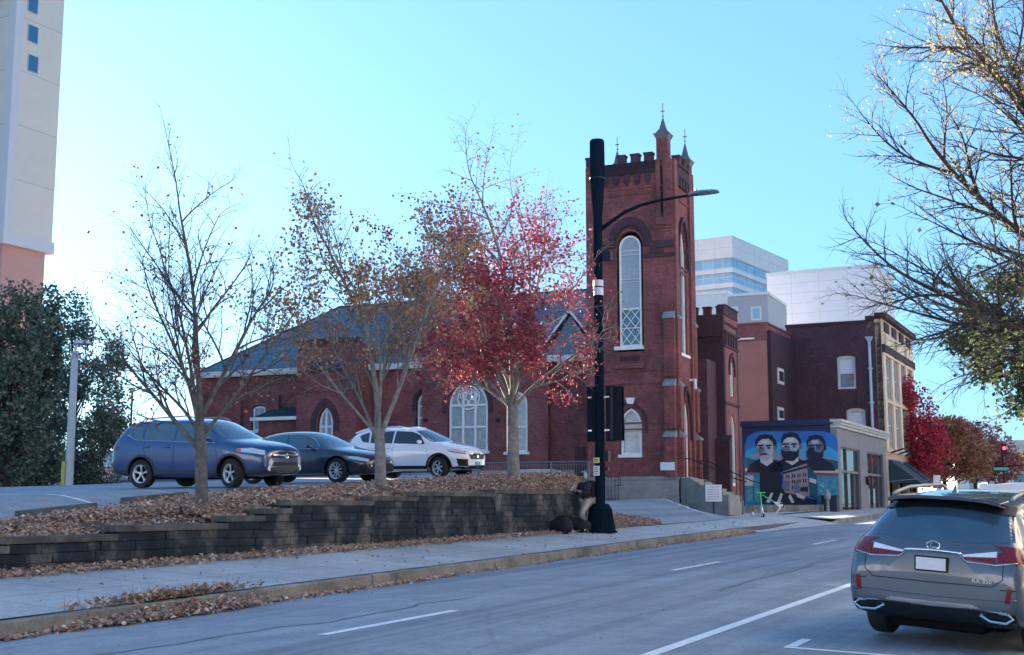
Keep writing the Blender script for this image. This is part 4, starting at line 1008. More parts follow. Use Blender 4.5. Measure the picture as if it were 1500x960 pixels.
# three men
def man(cx, cy, rx, ry, hair, beard, mous, tilt=0, dark=False, collar=True):
    F1, F2 = (m_fl2, m_dark) if dark else (m_flesh, m_fl2)
    paint('painted_coat', [(cx-rx*2.0, cy+ry*2.0), (cx-rx*1.7, cy+ry*1.4), (cx-rx*.6, cy+ry*.9), (cx+rx*.7, cy+ry*.9), (cx+rx*1.7, cy+ry*1.35), (cx+rx*2.1, cy+ry*2.0)], m_dark, 7)
    if collar: paint('painted_collar', [(cx-rx*.6, cy+ry*.7), (cx+rx*.7, cy+ry*.6), (cx+rx*.8, cy+ry*1.15), (cx+rx*.15, cy+ry*1.5), (cx-rx*.5, cy+ry*1.2)], m_wht, 8)
    paint('painted_neck', [(cx-rx*.45, cy+ry*.5), (cx+rx*.5, cy+ry*.4), (cx+rx*.55, cy+ry*1.25), (cx-rx*.3, cy+ry*1.3)], F2, 7.5)
    paint('painted_face', [(cx-rx*.80, cy-ry*.55), (cx-rx*.4, cy-ry*.85), (cx+rx*.4, cy-ry*.85), (cx+rx*.85, cy-ry*.5), (cx+rx*.9, cy+ry*.2), (cx+rx*.65, cy+ry*.75), (cx+rx*.15, cy+ry*1.08), (cx-rx*.35, cy+ry*1.05), (cx-rx*.75, cy+ry*.65), (cx-rx*.86, cy)], F1, 10)
    wv = 1.0 if beard else 1.12
    paint('painted_hair', [(cx-rx*.86*wv, cy-ry*.05), (cx-rx*.98*wv, cy-ry*.5), (cx-rx*.7, cy-ry*.98), (cx, cy-ry*1.12), (cx+rx*.7, cy-ry*1.0), (cx+rx*1.05*wv, cy-ry*.5), (cx+rx*1.04*wv, cy+ry*.12), (cx+rx*.86, cy+ry*.1), (cx+rx*.78, cy-ry*.42), (cx+rx*.35, cy-ry*.72), (cx-rx*.3, cy-ry*.70), (cx-rx*.7, cy-ry*.48)], m_dark, 10.8)
    paint('painted_cheek', [(cx-rx*.85, cy+ry*.1), (cx-rx*.1, cy-ry*.05), (cx-rx*.25, cy+ry*.6), (cx-rx*.6, cy+ry*.75)], F2, 11)
    paint('painted_ear', ell(cx+rx*.98, cy+.8, rx*.16, ry*.24, 8), F2, 11)
    for k in (-1, 1):
        ex = cx-1+k*rx*.42
        paint('painted_brow', [(ex-rx*.3, cy-ry*.22), (ex+rx*.3, cy-ry*.26), (ex+rx*.3, cy-ry*.12), (ex-rx*.3, cy-ry*.08)], m_dark, 12)
        paint('painted_eye', ell(ex, cy+ry*.02, rx*.17, ry*.08, 8), m_dark, 12)
    paint('painted_nose', [(cx-1.6, cy-ry*.05), (cx-.4, cy-ry*.05), (cx+.2, cy+ry*.34), (cx-2.4, cy+ry*.34)], F2, 12)
    paint('painted_nose_light', [(cx-1, cy-ry*.05), (cx-.3, cy-ry*.05), (cx-.1, cy+ry*.28), (cx-.9, cy+ry*.28)], m_wht if not dark else m_flesh, 13)
    if beard: paint('painted_beard', [(cx-rx*1.0, cy+ry*.2), (cx-rx*.6, cy+ry*.42), (cx, cy+ry*.36), (cx+rx*.55, cy+ry*.42), (cx+rx*.85, cy+ry*.1), (cx+rx*.8, cy+ry*.8), (cx+rx*.3, cy+ry*1.18), (cx-rx*.5, cy+ry*1.15), (cx-rx*.9, cy+ry*.8)], m_dark, 12)
    if mous: paint('painted_moustache', [(cx-rx*.62, cy+ry*.62), (cx-1, cy+ry*.40), (cx+rx*.45, cy+ry*.6), (cx-1, cy+ry*.58)], m_dark, 13)
    paint('painted_forehead', [(cx-rx*.45, cy-ry*.62), (cx+rx*.3, cy-ry*.66), (cx+rx*.35, cy-ry*.36), (cx-rx*.4, cy-ry*.32)], m_wht if not dark else m_flesh, 12)
man(1121.5, 656, 14, 18, 1, False, True)
man(1158.5, 654, 14.5, 18.5, 1, True, False, dark=False)
man(1195, 656, 14, 17, 1, True, False, dark=True, collar=False)
# painted building, smoke and train
paint('painted_building', [(1147, 691), (1182, 679), (1186, 727), (1150, 722)], m_bld, 8)
paint('painted_building_side', [(1182, 679), (1197, 697), (1197, 733), (1186, 727)], m_teal, 8)
paint('painted_cornice', [(1147, 692), (1183, 682), (1183, 685.5), (1147, 695)], m_dark, 9)
for r_ in range(3):
    for c_ in range(4):
        x = 1152+c_*8.2; y = 699+r_*8.5-c_*.9
        if r_ == 2 and c_ > 1: continue
        for q in (0, 2.8): paint('painted_window', [(x+q, y-3), (x+q+1.8, y-3.3), (x+q+1.8, y+2), (x+q, y+2)], m_dark, 9)
paint('painted_doorway', [(1171, 714), (1184, 713), (1184, 721), (1171, 720)], m_dark, 9)
paint('painted_shadow', [(1113, 684), (1124, 686), (1126, 692), (1140, 690), (1147, 697), (1146, 708), (1152, 722), (1186, 730), (1197, 733), (1197, 742), (1113, 738)], m_dark, 7)
paint('painted_sign', [(1186, 700), (1196, 703), (1196, 709), (1186, 706)], m_wht, 9)
for p in ([(1145, 712), (1150, 704), (1157, 706), (1157, 720), (1149, 720)], [(1163, 712), (1168, 702), (1173, 714), (1172, 722), (1164, 722)]): paint('painted_boiler', p, m_fl2, 10)
for p in ([(1122, 736), (1130, 722), (1133, 722), (1128, 737)], [(1138, 737), (1144, 722), (1147, 724), (1143, 737)], [(1158, 724), (1164, 736), (1160, 737), (1155, 728)], [(1166, 722), (1180, 727), (1178, 732), (1168, 728)]): paint('painted_light', p, m_wht, 10)
# ---- low block wall and boxes in front of the mural
b = MB(); zf = 1.05
lw = empty('low_wall', (0, 0, 0), 0, 'low rough concrete wall running from the church steps past the mural', 'wall')
r_ = random.Random(2); s = 54.2
while s < 68.9:
    e = min(69, s+r_.uniform(.9, 1.5)); zt_ = 1.60+(s-54)*.004+r_.uniform(-.01, .01); j = r_.uniform(-.02, .02)
    q = [RW(s, w_line(s)+j), RW(e-.012, w_line(e)+j), RW(e-.012, w_line(e)+.36), RW(s, w_line(s)+.36)]
    b.prismz([(p.x, p.y) for p in q], .3, zt_); s = e
b.build('wall_block', ground_mat('rough_low_wall', [(.05, .06, .06), (.13, .14, .135), (.27, .26, .23)], s1=.9, s2=4), lw, bevel=.02)
def shop_thing(name, b, m, lab, cat, **k):
    o = b.build(name, m, None, **k); o.location = SH.o; o.rotation_euler = (0, 0, -A_); tag(o, lab, cat); return o
x0, x1 = shx(1092), shx(1104); shop_thing('notice_board', MB().box(x0, x1, -.2, -.1, shz(1098, 712), shz(1098, 697)), M('pale_board', (.42, .48, .55), rough=.6, var=.1), 'pale upright board on the left edge of the mural wall', 'board')
x0, x1 = shx(1079.5), shx(1087.5); shop_thing('notice', MB().box(x0, x1, -.5, -.46, shz(1083, 686), shz(1083, 675)), WHITE, 'small white notice on the brick just left of the mural', 'notice')
x0 = shx(1216); b = MB().lathe([(.10, 0), (.09, .9), (.17, 1.0), (.18, 1.2), (.10, 1.36), (0, 1.4)], x0, -.9, 12, z0=1.0); shop_thing('hydrant_post', b, M('pale_post', (.20, .27, .32), rough=.6), 'short pale domed post beside the right end of the low wall', 'post', ang=40)
x0, x1 = shx(1204), shx(1227); shop_thing('planter_box', MB().box(x0, x1, -.5, -.05, .8, shz(1216, 728)).box(x0-.04, x1+.04, -.54, -.02, shz(1216, 728), shz(1216, 728)+.08), M('dark_box', (.015, .025, .05), rough=.7), 'dark box against the lower right corner of the mural', 'box', bevel=.01)
# ------------------------------------------------------------------ three storey brick building
bld = empty('brick_building', SH.o, -A_, 'three storey dark brick building with a tan street front and white downpipe', 'building')
V3 = 15.0
bx = lambda p, q=560: sg(p, q, V3)[0]; bz = lambda p, q: sg(p, q, V3)[1]
xL = bx(1154); zp = bz(1220, 476)
wins = []
W1 = arch(bx(1227), bx(1254), bz(1240, 570), bz(1240, 524), bz(1240, 521), pointed=False, n=5)
W2 = arch(bx(1238), bx(1266), bz(1252, 655), bz(1252, 602), bz(1252, 598), pointed=False, n=5)
panel('side_wall', rect(xL, -.02, 0, zp), [W1, W2], V3, .4, BRICK_DARK, bld)
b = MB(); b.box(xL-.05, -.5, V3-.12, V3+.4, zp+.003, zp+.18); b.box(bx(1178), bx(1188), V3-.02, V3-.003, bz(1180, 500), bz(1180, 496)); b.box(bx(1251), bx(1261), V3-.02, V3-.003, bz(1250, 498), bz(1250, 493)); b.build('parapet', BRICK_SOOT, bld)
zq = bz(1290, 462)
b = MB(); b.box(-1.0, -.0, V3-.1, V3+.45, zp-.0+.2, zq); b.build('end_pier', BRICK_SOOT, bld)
def sash(x0, x1, z0, zs, za, lower, nm='window'):
    o_ = arch(x0, x1, z0, zs, za, False, 5); i_ = arch(x0+.16, x1-.16, z0+.15, zs-.1, za-.18, False, 5)
    b = MB(); ring(o_, i_, V3+.12, V3+.24, b); zm = z0+(za-z0)*.47; b.box(x0+.12, x1-.12, V3+.13, V3+.23, zm-.04, zm+.04); f = b.build(nm, OFFWHITE, bld)
    MB().box(x0+.1, x1-.1, V3+.25, V3+.26, z0+.1, zm).build('pane', M('window_sky_glass', (.10, .30, .38), rough=.1, c2=(.03, .07, .12), vs=1.2, spec=1) if lower else GLASS, f)
    MB().box(x0+.1, x1-.1, V3+.25, V3+.26, zm, za-.05).build('blind', M('cream_blind', (.60, .64, .70), rough=.8), f)
    return f
sash(bx(1227), bx(1254), bz(1240, 570), bz(1240, 524), bz(1240, 521), True)
f = sash(bx(1238), bx(1266), bz(1252, 655), bz(1252, 602), bz(1252, 598), False)
b = MB(); x = bx(1276, 560); xq = x
b.bar((x, V3-.12, .5), (x, V3-.12, bz(1275, 500)), .10, 8); b.frustum(x, V3-.14, bz(1275, 500), bz(1275, 494), .16, .34); 
for q in (540, 590, 628): b.box(x-.15, x+.15, V3-.2, V3-.003, bz(1276, q)-.05, bz(1276, q)+.05)
b.build('downpipe', M('pale_blue_pipe', (.42, .50, .60), rough=.5), bld)
# tan street front on the plane x=0 from V3 on
TAN = brick_mat('tan_brick', (.68, .54, .38), (.60, .47, .33), (.5, .42, .32), stain=(.75, .72, .68), fine=.5)
TANS = M('tan_stone', (.70, .57, .42), rough=.85, var=.15, vs=2)
y0, y1 = V3, 27.8
tz = lambda px, py: syz(px, py)
ztf = tz(1296, 470)
rows = ((tz(1300, 583), tz(1300, 523)), (tz(1303, 655), tz(1303, 592)))
wy = []
for i in range(4):
    a = y0+1.0+i*2.95; wy.append((a, a+1.9))
holes = [rect(a, c, z0, z1) for (z0, z1) in rows for (a, c) in wy]
sf0, sf1 = 1.5, tz(1306, 695)+.6
holes += [rect(y0+.8+i*4.1, y0+.8+i*4.1+3.3, sf0, sf1) for i in range(3)]
panel('street_wall', rect(y0, y1, 0, ztf), holes, 0, .4, TAN, bld, axis='x')
b = MB()
for (z0, z1) in rows:
    for (a, c) in wy: b.box(-.3, -.28, a, c, z0, z1)
for i in range(3): b.box(-.5, -.48, y0+.8+i*4.1, y0+4.1+i*4.1, sf0, sf1)
b.build('pane', GLASS, bld)
b = MB()
for (z0, z1) in rows:
    for (a, c) in wy:
        zm = (z0+z1)/2; b.box(-.27, -.1, a, a+.1, z0, z1); b.box(-.27, -.1, c-.1, c, z0, z1); b.box(-.27, -.1, a+.1, c-.1, z1-.1, z1); b.box(-.27, -.12, a+.1, c-.1, zm-.05, zm+.05); b.box(-.27, -.12, (a+c)/2-.06, (a+c)/2+.06, z0, z1-.1)
b.build('window_frame', OFFWHITE, bld)
b = MB()
for zc in (tz(1298, 588), tz(1302, 661), tz(1296, 520)): b.box(.003, .12, y0, y1, zc-.08, zc+.08)
for i in range(5): a = y0+.05+i*2.95; b.box(.003, .1, a, a+.75, tz(1302, 661)+.1, tz(1296, 520)-.1)
for i in range(4): a = y0+1.0+i*2.95; b.box(.003, .05, a+.1, a+1.8, tz(1300, 588)-.9, tz(1300, 588)-.25) if False else None
for i in range(3): b.box(.003, .15, y0+1+i*4.2, y0+3.8+i*4.2, ztf-2.3, ztf-1.0)
b.build('stone_trim', TANS, bld)
b = MB(); b.box(-.4, .35, y0-.1, y1, ztf+.003, ztf+.35); b.box(.003, .2, y0, y1, tz(1296, 520)+.1, tz(1296, 503)-.2)
for i in range(4): b.box(.003, .08, y0+1+i*3, y0+2.7+i*3, ztf-.8, ztf-.15)
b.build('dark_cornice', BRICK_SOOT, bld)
b = MB(); b.box(xL, -.41, V3+.41, y1, ztf-1.2, ztf-1.0); b.box(xL, xL+.4, V3+.41, y1, 0, ztf-1.2); b.box(xL+.4, -.4, y1-.4, y1, 0, ztf-1.2); b.build('back_wall', BRICK_DARK, bld)
b = MB()
for i in range(4): a = y0+1.5+i*2.8; z = tz(1310, 657)-.3; b.add([(.05, a, z), (.05, a+.1, z), (.9, a+.1, z+.25), (.9, a, z+.25), (.05, a, z-.12), (.05, a+.1, z-.12), (.9, a+.1, z+.15), (.9, a, z+.15)], [(0,3,2,1), (4,5,6,7), (0,1,5,4), (1,2,6,5), (2,3,7,6), (3,0,4,7)])
b.build('sign_bracket', BLACKP, bld)
# awnings
AWM = M('dark_awning', (.02, .045, .07), rough=.8); first = None
ya, yb_ = y0+.9, y0+4.6; za0, za1 = tz(1310, 704), tz(1308, 675)
GA = 'two dark awnings over the shop windows of the tan building'
for i in range(2):
    y = y0+.7+i*5.6
    if i == 0:
        b = MB(); W_ = 4.4; dp = 2.0; ht = 1.55
        b.add([(.05, 0, ht), (.05, W_, ht), (dp, W_, 0), (dp, 0, 0), (.05, 0, ht-.03), (.05, W_, ht-.03), (dp-.02, W_, -.03), (dp-.02, 0, -.03)], [(0,3,2,1), (4,5,6,7), (0,1,5,4), (1,2,6,5), (2,3,7,6), (3,0,4,7)])
        b.add([(.05, 0, ht-.04), (.05, 0, 0), (dp-.03, 0, -.03)], [(0, 1, 2)]); b.add([(.05, W_, ht-.04), (.05, W_, 0), (dp-.03, W_, -.03)], [(0, 1, 2)])
        aw = empty('awning', (0, 0, 0)); b.build('canopy', AWM, aw)
        v_ = MB().box(dp-.02, dp, 0, W_, -.28, -.03).build('valance', AWM, aw); st = MB().bar((.06, -.02, .1), (dp-.3, -.02, .25), .03).bar((.06, W_+.02, .1), (dp-.3, W_+.02, .25), .03).build('strut', GALV, aw)
        first = aw
    else:
        aw = first.copy(); COL.objects.link(aw)
        for c in list(first.children): d = c.copy(); COL.objects.link(d); d.parent = aw
    aw.location = SH.W(0, y, za0-.2); aw.rotation_euler = (0, 0, -A_)
    tag(aw, ('nearer dark awning on the tan building next to the grey shop', 'farther dark awning on the tan building with trees behind')[i], 'awning', GA)
# ------------------------------------------------------------------ brown rendered building between
brn = empty('rendered_building', SH.o, -A_, 'brown rendered building squeezed between the church porch and dark brick building', 'building')
VB = 8.5; rx = lambda p, q=560: sg(p, q, VB)[0]; rz = lambda p, q: sg(p, q, VB)[1]
xr = rx(1124); zr_ = rz(1110, 475)
TERRA = M('brown_render', (.32, .15, .13), rough=.85, var=.12, vs=.6)
b = MB(); b.box(rx(1060), xr, VB, V3-.02, 0, rz(1100, 500)); b.build('front_wall', TERRA, brn)
b = MB(); b.box(rx(1060), xr+.02, VB+.05, V3-.02, rz(1100, 500)+.003, zr_); b.box(rx(1060), xr+.1, VB-.03, V3-.02, zr_+.003, zr_+.12); b.build('brick_top', BRICK_MID, brn)
MB().box(rx(1060), rx(1107), VB-.3, VB-.003, rz(1090, 498.5), rz(1090, 496)).build('white_ledge', WHITE, brn)
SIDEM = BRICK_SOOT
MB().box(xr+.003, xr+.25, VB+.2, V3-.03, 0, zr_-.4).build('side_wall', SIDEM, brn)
for q0, q1 in ((540, 563), (597, 617)):
    y, z0 = SH.S(1142, q1, xr+.25); _, z1 = SH.S(1142, q0, xr+.25)
    f = MB().box(xr+.253, xr+.33, y-.55, y+.9, z0, z1).build('window', OFFWHITE, brn); MB().box(xr+.332, xr+.35, y-.35, y+.75, z0+.2, z1-.2).build('pane', GLASS, f)
# ------------------------------------------------------------------ far office blocks
def block_bld(name, frame, lab, cat='building'): return empty(name, frame.o, -frame.a, lab, cat)
PALE = brick_mat('pale_panel', (.92, .84, .80), (.89, .82, .78), (.62, .58, .56), bw=3.2, bh=1.8, ms=.035, stain_amt=.15, off=0, fine=.1); GL_OFF = M('office_glass', (.13, .36, .55), rough=.15, c2=(.22, .46, .62), vs=.4)
def brick_like(c, c2, mort, bw, bh, ms=.05, name='curtain'):
    return brick_mat(name, c, c2, mort, bw=bw, bh=bh, ms=ms, stain_amt=.1, off=0)
CURT = brick_mat('curtain_glass', (.30, .55, .75), (.42, .65, .82), (.7, .75, .8), bw=1.9, bh=4.0, ms=.08, stain_amt=.2, off=0, fine=.2)
Yo = 210; p0 = at_Y(1074, 400, Yo)
OF = Frame(p0.x, p0.y, 33)
off_ = block_bld('office_tower', OF, 'distant glass and pale panel office tower above the porch battlements')
oz = lambda px, py: OF.G(px, py, 0)[1]
oxl = OF.G(985, 400, 0)[0]; oyr = OF.S(1155, 395, 0)[0]
levels = [(346, 378, PALE), (378, 392, CURT), (392, 399, PALE), (399, 414, CURT), (414, 421, PALE), (421, 440, CURT)]
for i, (a, c, m) in enumerate(levels):
    z1, z0 = oz(1066, a), oz(1066, c); k = 0 if m is PALE else .35
    MB().box(oxl, -k, k, oyr, z0, z1).build('facade_band' if m is PALE else 'glass_band', m, off_)
MB().box(oxl, -.2, .2, oyr, 0, oz(1066, 440)).build('lower_storeys', PALE, off_)
p0 = at_Y(1283, 400, 130); WB = Frame(p0.x, p0.y, 28)
wb = block_bld('white_block', WB, 'big blank white building rising behind the dark brick building')
zz = WB.G(1200, 399, 0)[1]; o = MB().box(WB.G(1124, 430, 0)[0], 0, 0, 9, 0, zz).build('walls', brick_mat('pale_grey_cladding', (.92, .86, .86), (.88, .83, .84), (.70, .66, .67), bw=3.0, bh=1.1, ms=.03, stain=(.86, .86, .88), stain_amt=.4, off=0, fine=.12), wb)
MB().box(WB.G(1124, 430, 0)[0]-.1, .1, -.1, 9.1, zz+.003, zz+.4).build('parapet', WHITE, wb)
p0 = at_Y(1125, 450, 112); GB = Frame(p0.x, p0.y, 24)
gb_ = block_bld('grey_block', GB, 'grey block with two small windows in front of the white building')
zz = GB.G(1100, 433, 0)[1]; xg = GB.G(1066, 450, 0)[0]
MB().box(xg, 0, 0, 8, 0, zz).build('walls', M('mid_grey_wall', (.42, .42, .45), rough=.85), gb_)
MB().box(xg-.1, .1, -.1, 8, zz+.003, zz+.25).build('coping', WHITE, gb_)
for a, c in ((1070, 1081), (1100, 1115)):
    q = GB.G(a, 450)[0], GB.G(c, 450)[0]; f = MB().box(q[0], q[1], -.06, -.003, GB.G(a, 470)[1], GB.G(a, 450)[1]).build('window', WHITE, gb_)
    MB().box(q[0]+.15, q[1]-.15, -.1, -.063, GB.G(a, 470)[1]+.15, GB.G(a, 450)[1]-.15).build('pane', M('bluish_pane', (.3, .5, .6), rough=.2), f)
p0 = at_Y(1066, 450, 122); LB = Frame(p0.x, p0.y, 24); lb_ = block_bld('white_low_block', LB, 'low white roofed block between the tower and the grey block')
MB().box(LB.G(1000, 450)[0], 0, 0, 8, 0, LB.G(1040, 432)[1]).build('walls', WHITE, lb_); MB().box(LB.G(1000, 450)[0]-.1, .1, -.1, 8.1, LB.G(1040, 432)[1]+.003, LB.G(1040, 432)[1]+.3).build('parapet', PALE, lb_)
# ------------------------------------------------------------------ high-rise at the left
p0 = at_Y(14, 200, 130); HR = Frame(p0.x, p0.y, 26.2)
hr = block_bld('highrise', HR, 'tall cream and pink apartment tower at the left edge of the photo', 'apartment tower')
CREAM = brick_mat('cream_panels', (.82, .70, .58), (.78, .66, .55), (.6, .5, .44), bw=40, bh=6.0, ms=.06, stain=(.9, .88, .88), stain_amt=.4, off=0, fine=.12)
PINK = M('pink_render', (.66, .33, .27), rough=.85, var=.05, vs=.2); LAV = M('lavender_band', (.72, .64, .62), rough=.8)
zband1 = HR.S(60, 352, 0)[1]; zband0 = zband1-1.3; yr = HR.S(84, 200, 0)[0]; Ht = 74
MB().box(-42, 0, 0, yr, zband1+.003, Ht).build('upper_wall', CREAM, hr)
MB().box(-42.1, .25, -.3, yr+.15, zband0, zband1).build('string_band', LAV, hr)
MB().box(-41.6, -.4, .3, yr-.5, 0, zband0-.003).build('lower_wall', PINK, hr)
MB().box(-.9, .12, -.15, .9, zband1+.005, Ht).build('corner_pilaster', LAV, hr)
for k in range(-1, 4):
    yw, zw = HR.S(48, 94-k*43.5, 0); z1 = HR.S(48, 94-k*43.5-13, 0)[1]; h = z1-zw
    f = MB().box(.003, .06, yw-.75, yw+.75, zw-h, z1+.0).build('window', M('window_frame_pale', (.5, .5, .5)) if k == -1 else bpy.data.materials['window_frame_pale'], hr)
    if k == -1: bpy.data.objects.remove(f); continue
    MB().box(.063, .09, yw-.62, yw+.62, zw-h+.12, z1-.1).build('pane', M('blue_pane', (.05, .17, .30), rough=.1) if k == 0 else bpy.data.materials['blue_pane'], f)
for k in range(16):
    z = zband1+2+k*3.35
    for j in range(6): x = -2.6-j*6.5; MB().box(x-3.6, x, -1.3, -.003, z, z+1.1).build('balcony', PINK, hr)
# ------------------------------------------------------------------ trees
class Tree:
    def __init__(t, seed): t.r = random.Random(seed); t.b = MB(); t.tr = MB(); t.tips = []
    def limb(t, p, d, L, r0, r1, n=8, wig=.12, up=.0, mb=None, sides=5):
        """one curved limb; returns points and directions"""
        pts = [p.copy()]; ds = [d.normalized()]; q = p.copy(); d = d.normalized(); w = Vector((t.r.gauss(0, 1), t.r.gauss(0, 1), t.r.gauss(0, .6)))*wig
        for i in range(n):
            if i % 2 == 0: w = w*.4+Vector((t.r.gauss(0, 1), t.r.gauss(0, 1), t.r.gauss(0, .7)))*wig
            d = (d+w*(1/n)*2.2+Vector((0, 0, up/n))).normalized(); q = q+d*(L/n); pts.append(q.copy()); ds.append(d.copy())
        rad = [lerp(r0, r1, (i/n)**.8) for i in range(n+1)]
        (mb or t.b).tube(pts, rad, sides, cap=False)
        return pts, ds, rad
    def branch(t, p, d, L, r, lvl, spec):
        """spec[lvl] = (children, angle, length ratio, wiggle, up, first)"""
        kids, ang, lr, wig, up, first = spec[lvl]
        n = max(3, int(9-lvl*1.6))
        pts, ds, rad = t.limb(p, d, L, r, r*(.3 if lvl+1 < len(spec) else .45), n, wig, up, sides=6 if lvl == 0 else (4 if lvl == 1 else 3))
        if lvl+1 >= len(spec):
            for i in range(1, n+1): t.tips.append((pts[i], ds[i]))
            return
        a0 = t.r.uniform(0, 6.28)
        for k in range(kids):
            f = lerp(first, 1.0, (k+t.r.uniform(.1, .9))/kids); x = f*n; i = min(n-1, int(x)); q = pts[i].lerp(pts[i+1], x-i); dd = ds[i]
            a0 += 2.4+t.r.uniform(-.5, .5); o = dd.orthogonal().normalized(); o2 = dd.cross(o)
            an = R(ang)*t.r.uniform(.7, 1.3); nd_ = dd*cos(an)+(o*cos(a0)+o2*sin(a0))*sin(an)
            t.branch(q, nd_, L*lr*t.r.uniform(.65, 1.2)*(1.15-.5*f), max(.0035, min(rad[i]*.72, r*.5)), lvl+1, spec)
        t.branch(pts[-1], ds[-1], L*lr*.8, rad[-1], lvl+1, spec)
def leaves(name, pts, n, size, m, parent, seed, spread=.12, dens=None, vtone=.5, droop=0, tonef=None):
    r = random.Random(seed); vs = []; fs = []; tn = []; k = 0; tries = 0
    while k < n and tries < n*40:
        tries += 1
        p, d = pts[r.randrange(len(pts))]
        if dens and r.random() > dens(p): continue
        c = Vector((r.gauss(0, spread), r.gauss(0, spread), r.gauss(0, spread)-droop))
        q = p+c; u = Vector((r.gauss(0, 1), r.gauss(0, 1), r.gauss(0, 1)-.3)).normalized(); v = u.orthogonal().normalized(); w_ = u.cross(v)
        a = r.uniform(0, 6.28); v, w_ = v*cos(a)+w_*sin(a), w_*cos(a)-v*sin(a); s = r.uniform(*size); b0 = len(vs)
        for x, y, z in ((-.5, 0, 0), (-.05, -.42, .12), (.5, 0, -.08), (-.05, .42, .12)): e = q+v*(x*s)+w_*(y*s)+u*(z*s); vs.append((e.x, e.y, e.z))
        fs.append((b0, b0+1, b0+2)); fs.append((b0, b0+2, b0+3)); tt = min(1, max(0, r.gauss(vtone, .2)+(tonef(p) if tonef else 0))); tn += [tt, tt]; k += 1
    me = bpy.data.meshes.new(name); me.from_pydata(vs, [], fs); at = me.attributes.new('tone', 'FLOAT', 'FACE'); at.data.foreach_set('value', tn)
    return link_mesh(name, me, m, parent, uv=False)
def noise3(p, s, seed=0):
    from mathutils import noise
    return noise.noise(Vector((p.x*s+seed*7.3, p.y*s-seed*3.1, p.z*s+seed)))
ORANGE = leaf_mat('rust_leaf', [(0, (.26, .11, .08)), (.4, (.50, .25, .15)), (.7, (.62, .38, .20)), (1, (.66, .52, .24))], trans=.5)
RED = leaf_mat('red_leaf', [(0, (.17, .03, .045)), (.4, (.32, .05, .075)), (.75, (.42, .09, .115)), (1, (.48, .2, .19))], trans=.18)
BROWNRED = leaf_mat('brown_red_leaf', [(0, (.22, .07, .05)), (.5, (.42, .15, .11)), (1, (.55, .26, .18))])
def street_tree(name, px, py, w, seed, lean, forks, spec, bark, label, trunk_h, r0, height, nl, lsize, lm, dens, group=None, tonef=None, stems=None):
    d = ray(px, py); t_ = w/(d.x*RN.x+d.y*RN.y); p = d*t_; s = p.x*RD.x+p.y*RD.y
    base = RW(s, w, H(w, s)-.06); root = empty(name, base, label=label, cat='tree', group=group); T = Tree(seed); r = T.r
    o = Vector((0, 0, 0))
    pts, ds, rad = T.limb(o, Vector((lean[0], lean[1], 1)), trunk_h, r0*1.0, r0*.82, 6, .05, .1, mb=T.tr, sides=10)
    T.tr.tube([(0, 0, -.05), (0, 0, .04), (0, 0, .16)], [r0*1.7, r0*1.35, r0*1.02], 10)
    for (az, tilt, L, rr_, z0) in forks:
        i = min(len(pts)-1, int(z0*(len(pts)-1)+.5)); a = R(az); dd = Vector((sin(a)*sin(R(tilt)), cos(a)*sin(R(tilt)), cos(R(tilt))))
        T.branch(pts[i]-dd*.02, dd, L, rr_, 0, spec)
    T.tr.build('trunk', bark, root, smooth=True, uv=False)
    T.b.build('limbs', bark, root, smooth=True, uv=False)
    if nl: leaves('crown', T.tips, nl, lsize, lm, root, seed, dens=dens, tonef=tonef)
    return root
GT = 'young street trees on the bank above the block wall'
# bare tree, forks low; most leaves gone
street_tree('maple_tree', 295, 741, 16.75, 5, (.05, 0), [(265, 40, 3.0, .065, .72), (285, 30, 2.2, .045, .8), (20, 5, 4.2, .075, 1), (80, 20, 3.9, .065, 1), (100, 42, 2.9, .05, .85), (200, 22, 3.0, .045, .9), (330, 24, 3.2, .05, .95), (250, 16, 3.7, .05, 1)],
    [(8, 36, .5, .22, .25, .18), (7, 38, .52, .25, .25, .15), (5, 42, .5, .3, .1, .15), (0, 0, 0, .35, 0, 0)], BARK,
    'nearly bare grey tree with a few red leaves, leftmost of the three on the bank', 1.75, .135, 8, 750, (.05, .10), BROWNRED,
    lambda p: (1 if p.z < 3.2 and abs(p.x) < 1.2 else .16+.35*max(0, p.x/3)), group=GT)
street_tree('maple_tree', 557, 714, 16.75, 12, (.02, 0), [(275, 17, 5.0, .07, .45), (300, 28, 4.2, .05, .7), (15, 4, 5.4, .085, 1), (70, 15, 4.9, .07, .9), (100, 24, 4.0, .05, .85), (190, 20, 4.0, .05, 1), (262, 30, 3.8, .045, .9)],
    [(9, 36, .40, .2, .3, .3), (7, 42, .52, .25, .2, .15), (5, 45, .5, .3, .1, .15), (0, 0, 0, .3, 0, 0)], BARK_PALE,
    'pale barked tree with rust brown upper leaves, middle of three on the bank', 1.55, .15, 8.6, 6000, (.07, .125), ORANGE,
    lambda p: sstep(2.4, 4.4, p.z)*(1-.9*sstep(6.9, 7.9, p.z))*(1 if noise3(p, .9, 1) > -.05 else .10)*(.4 if p.z < 4.4 else 1), group=GT)
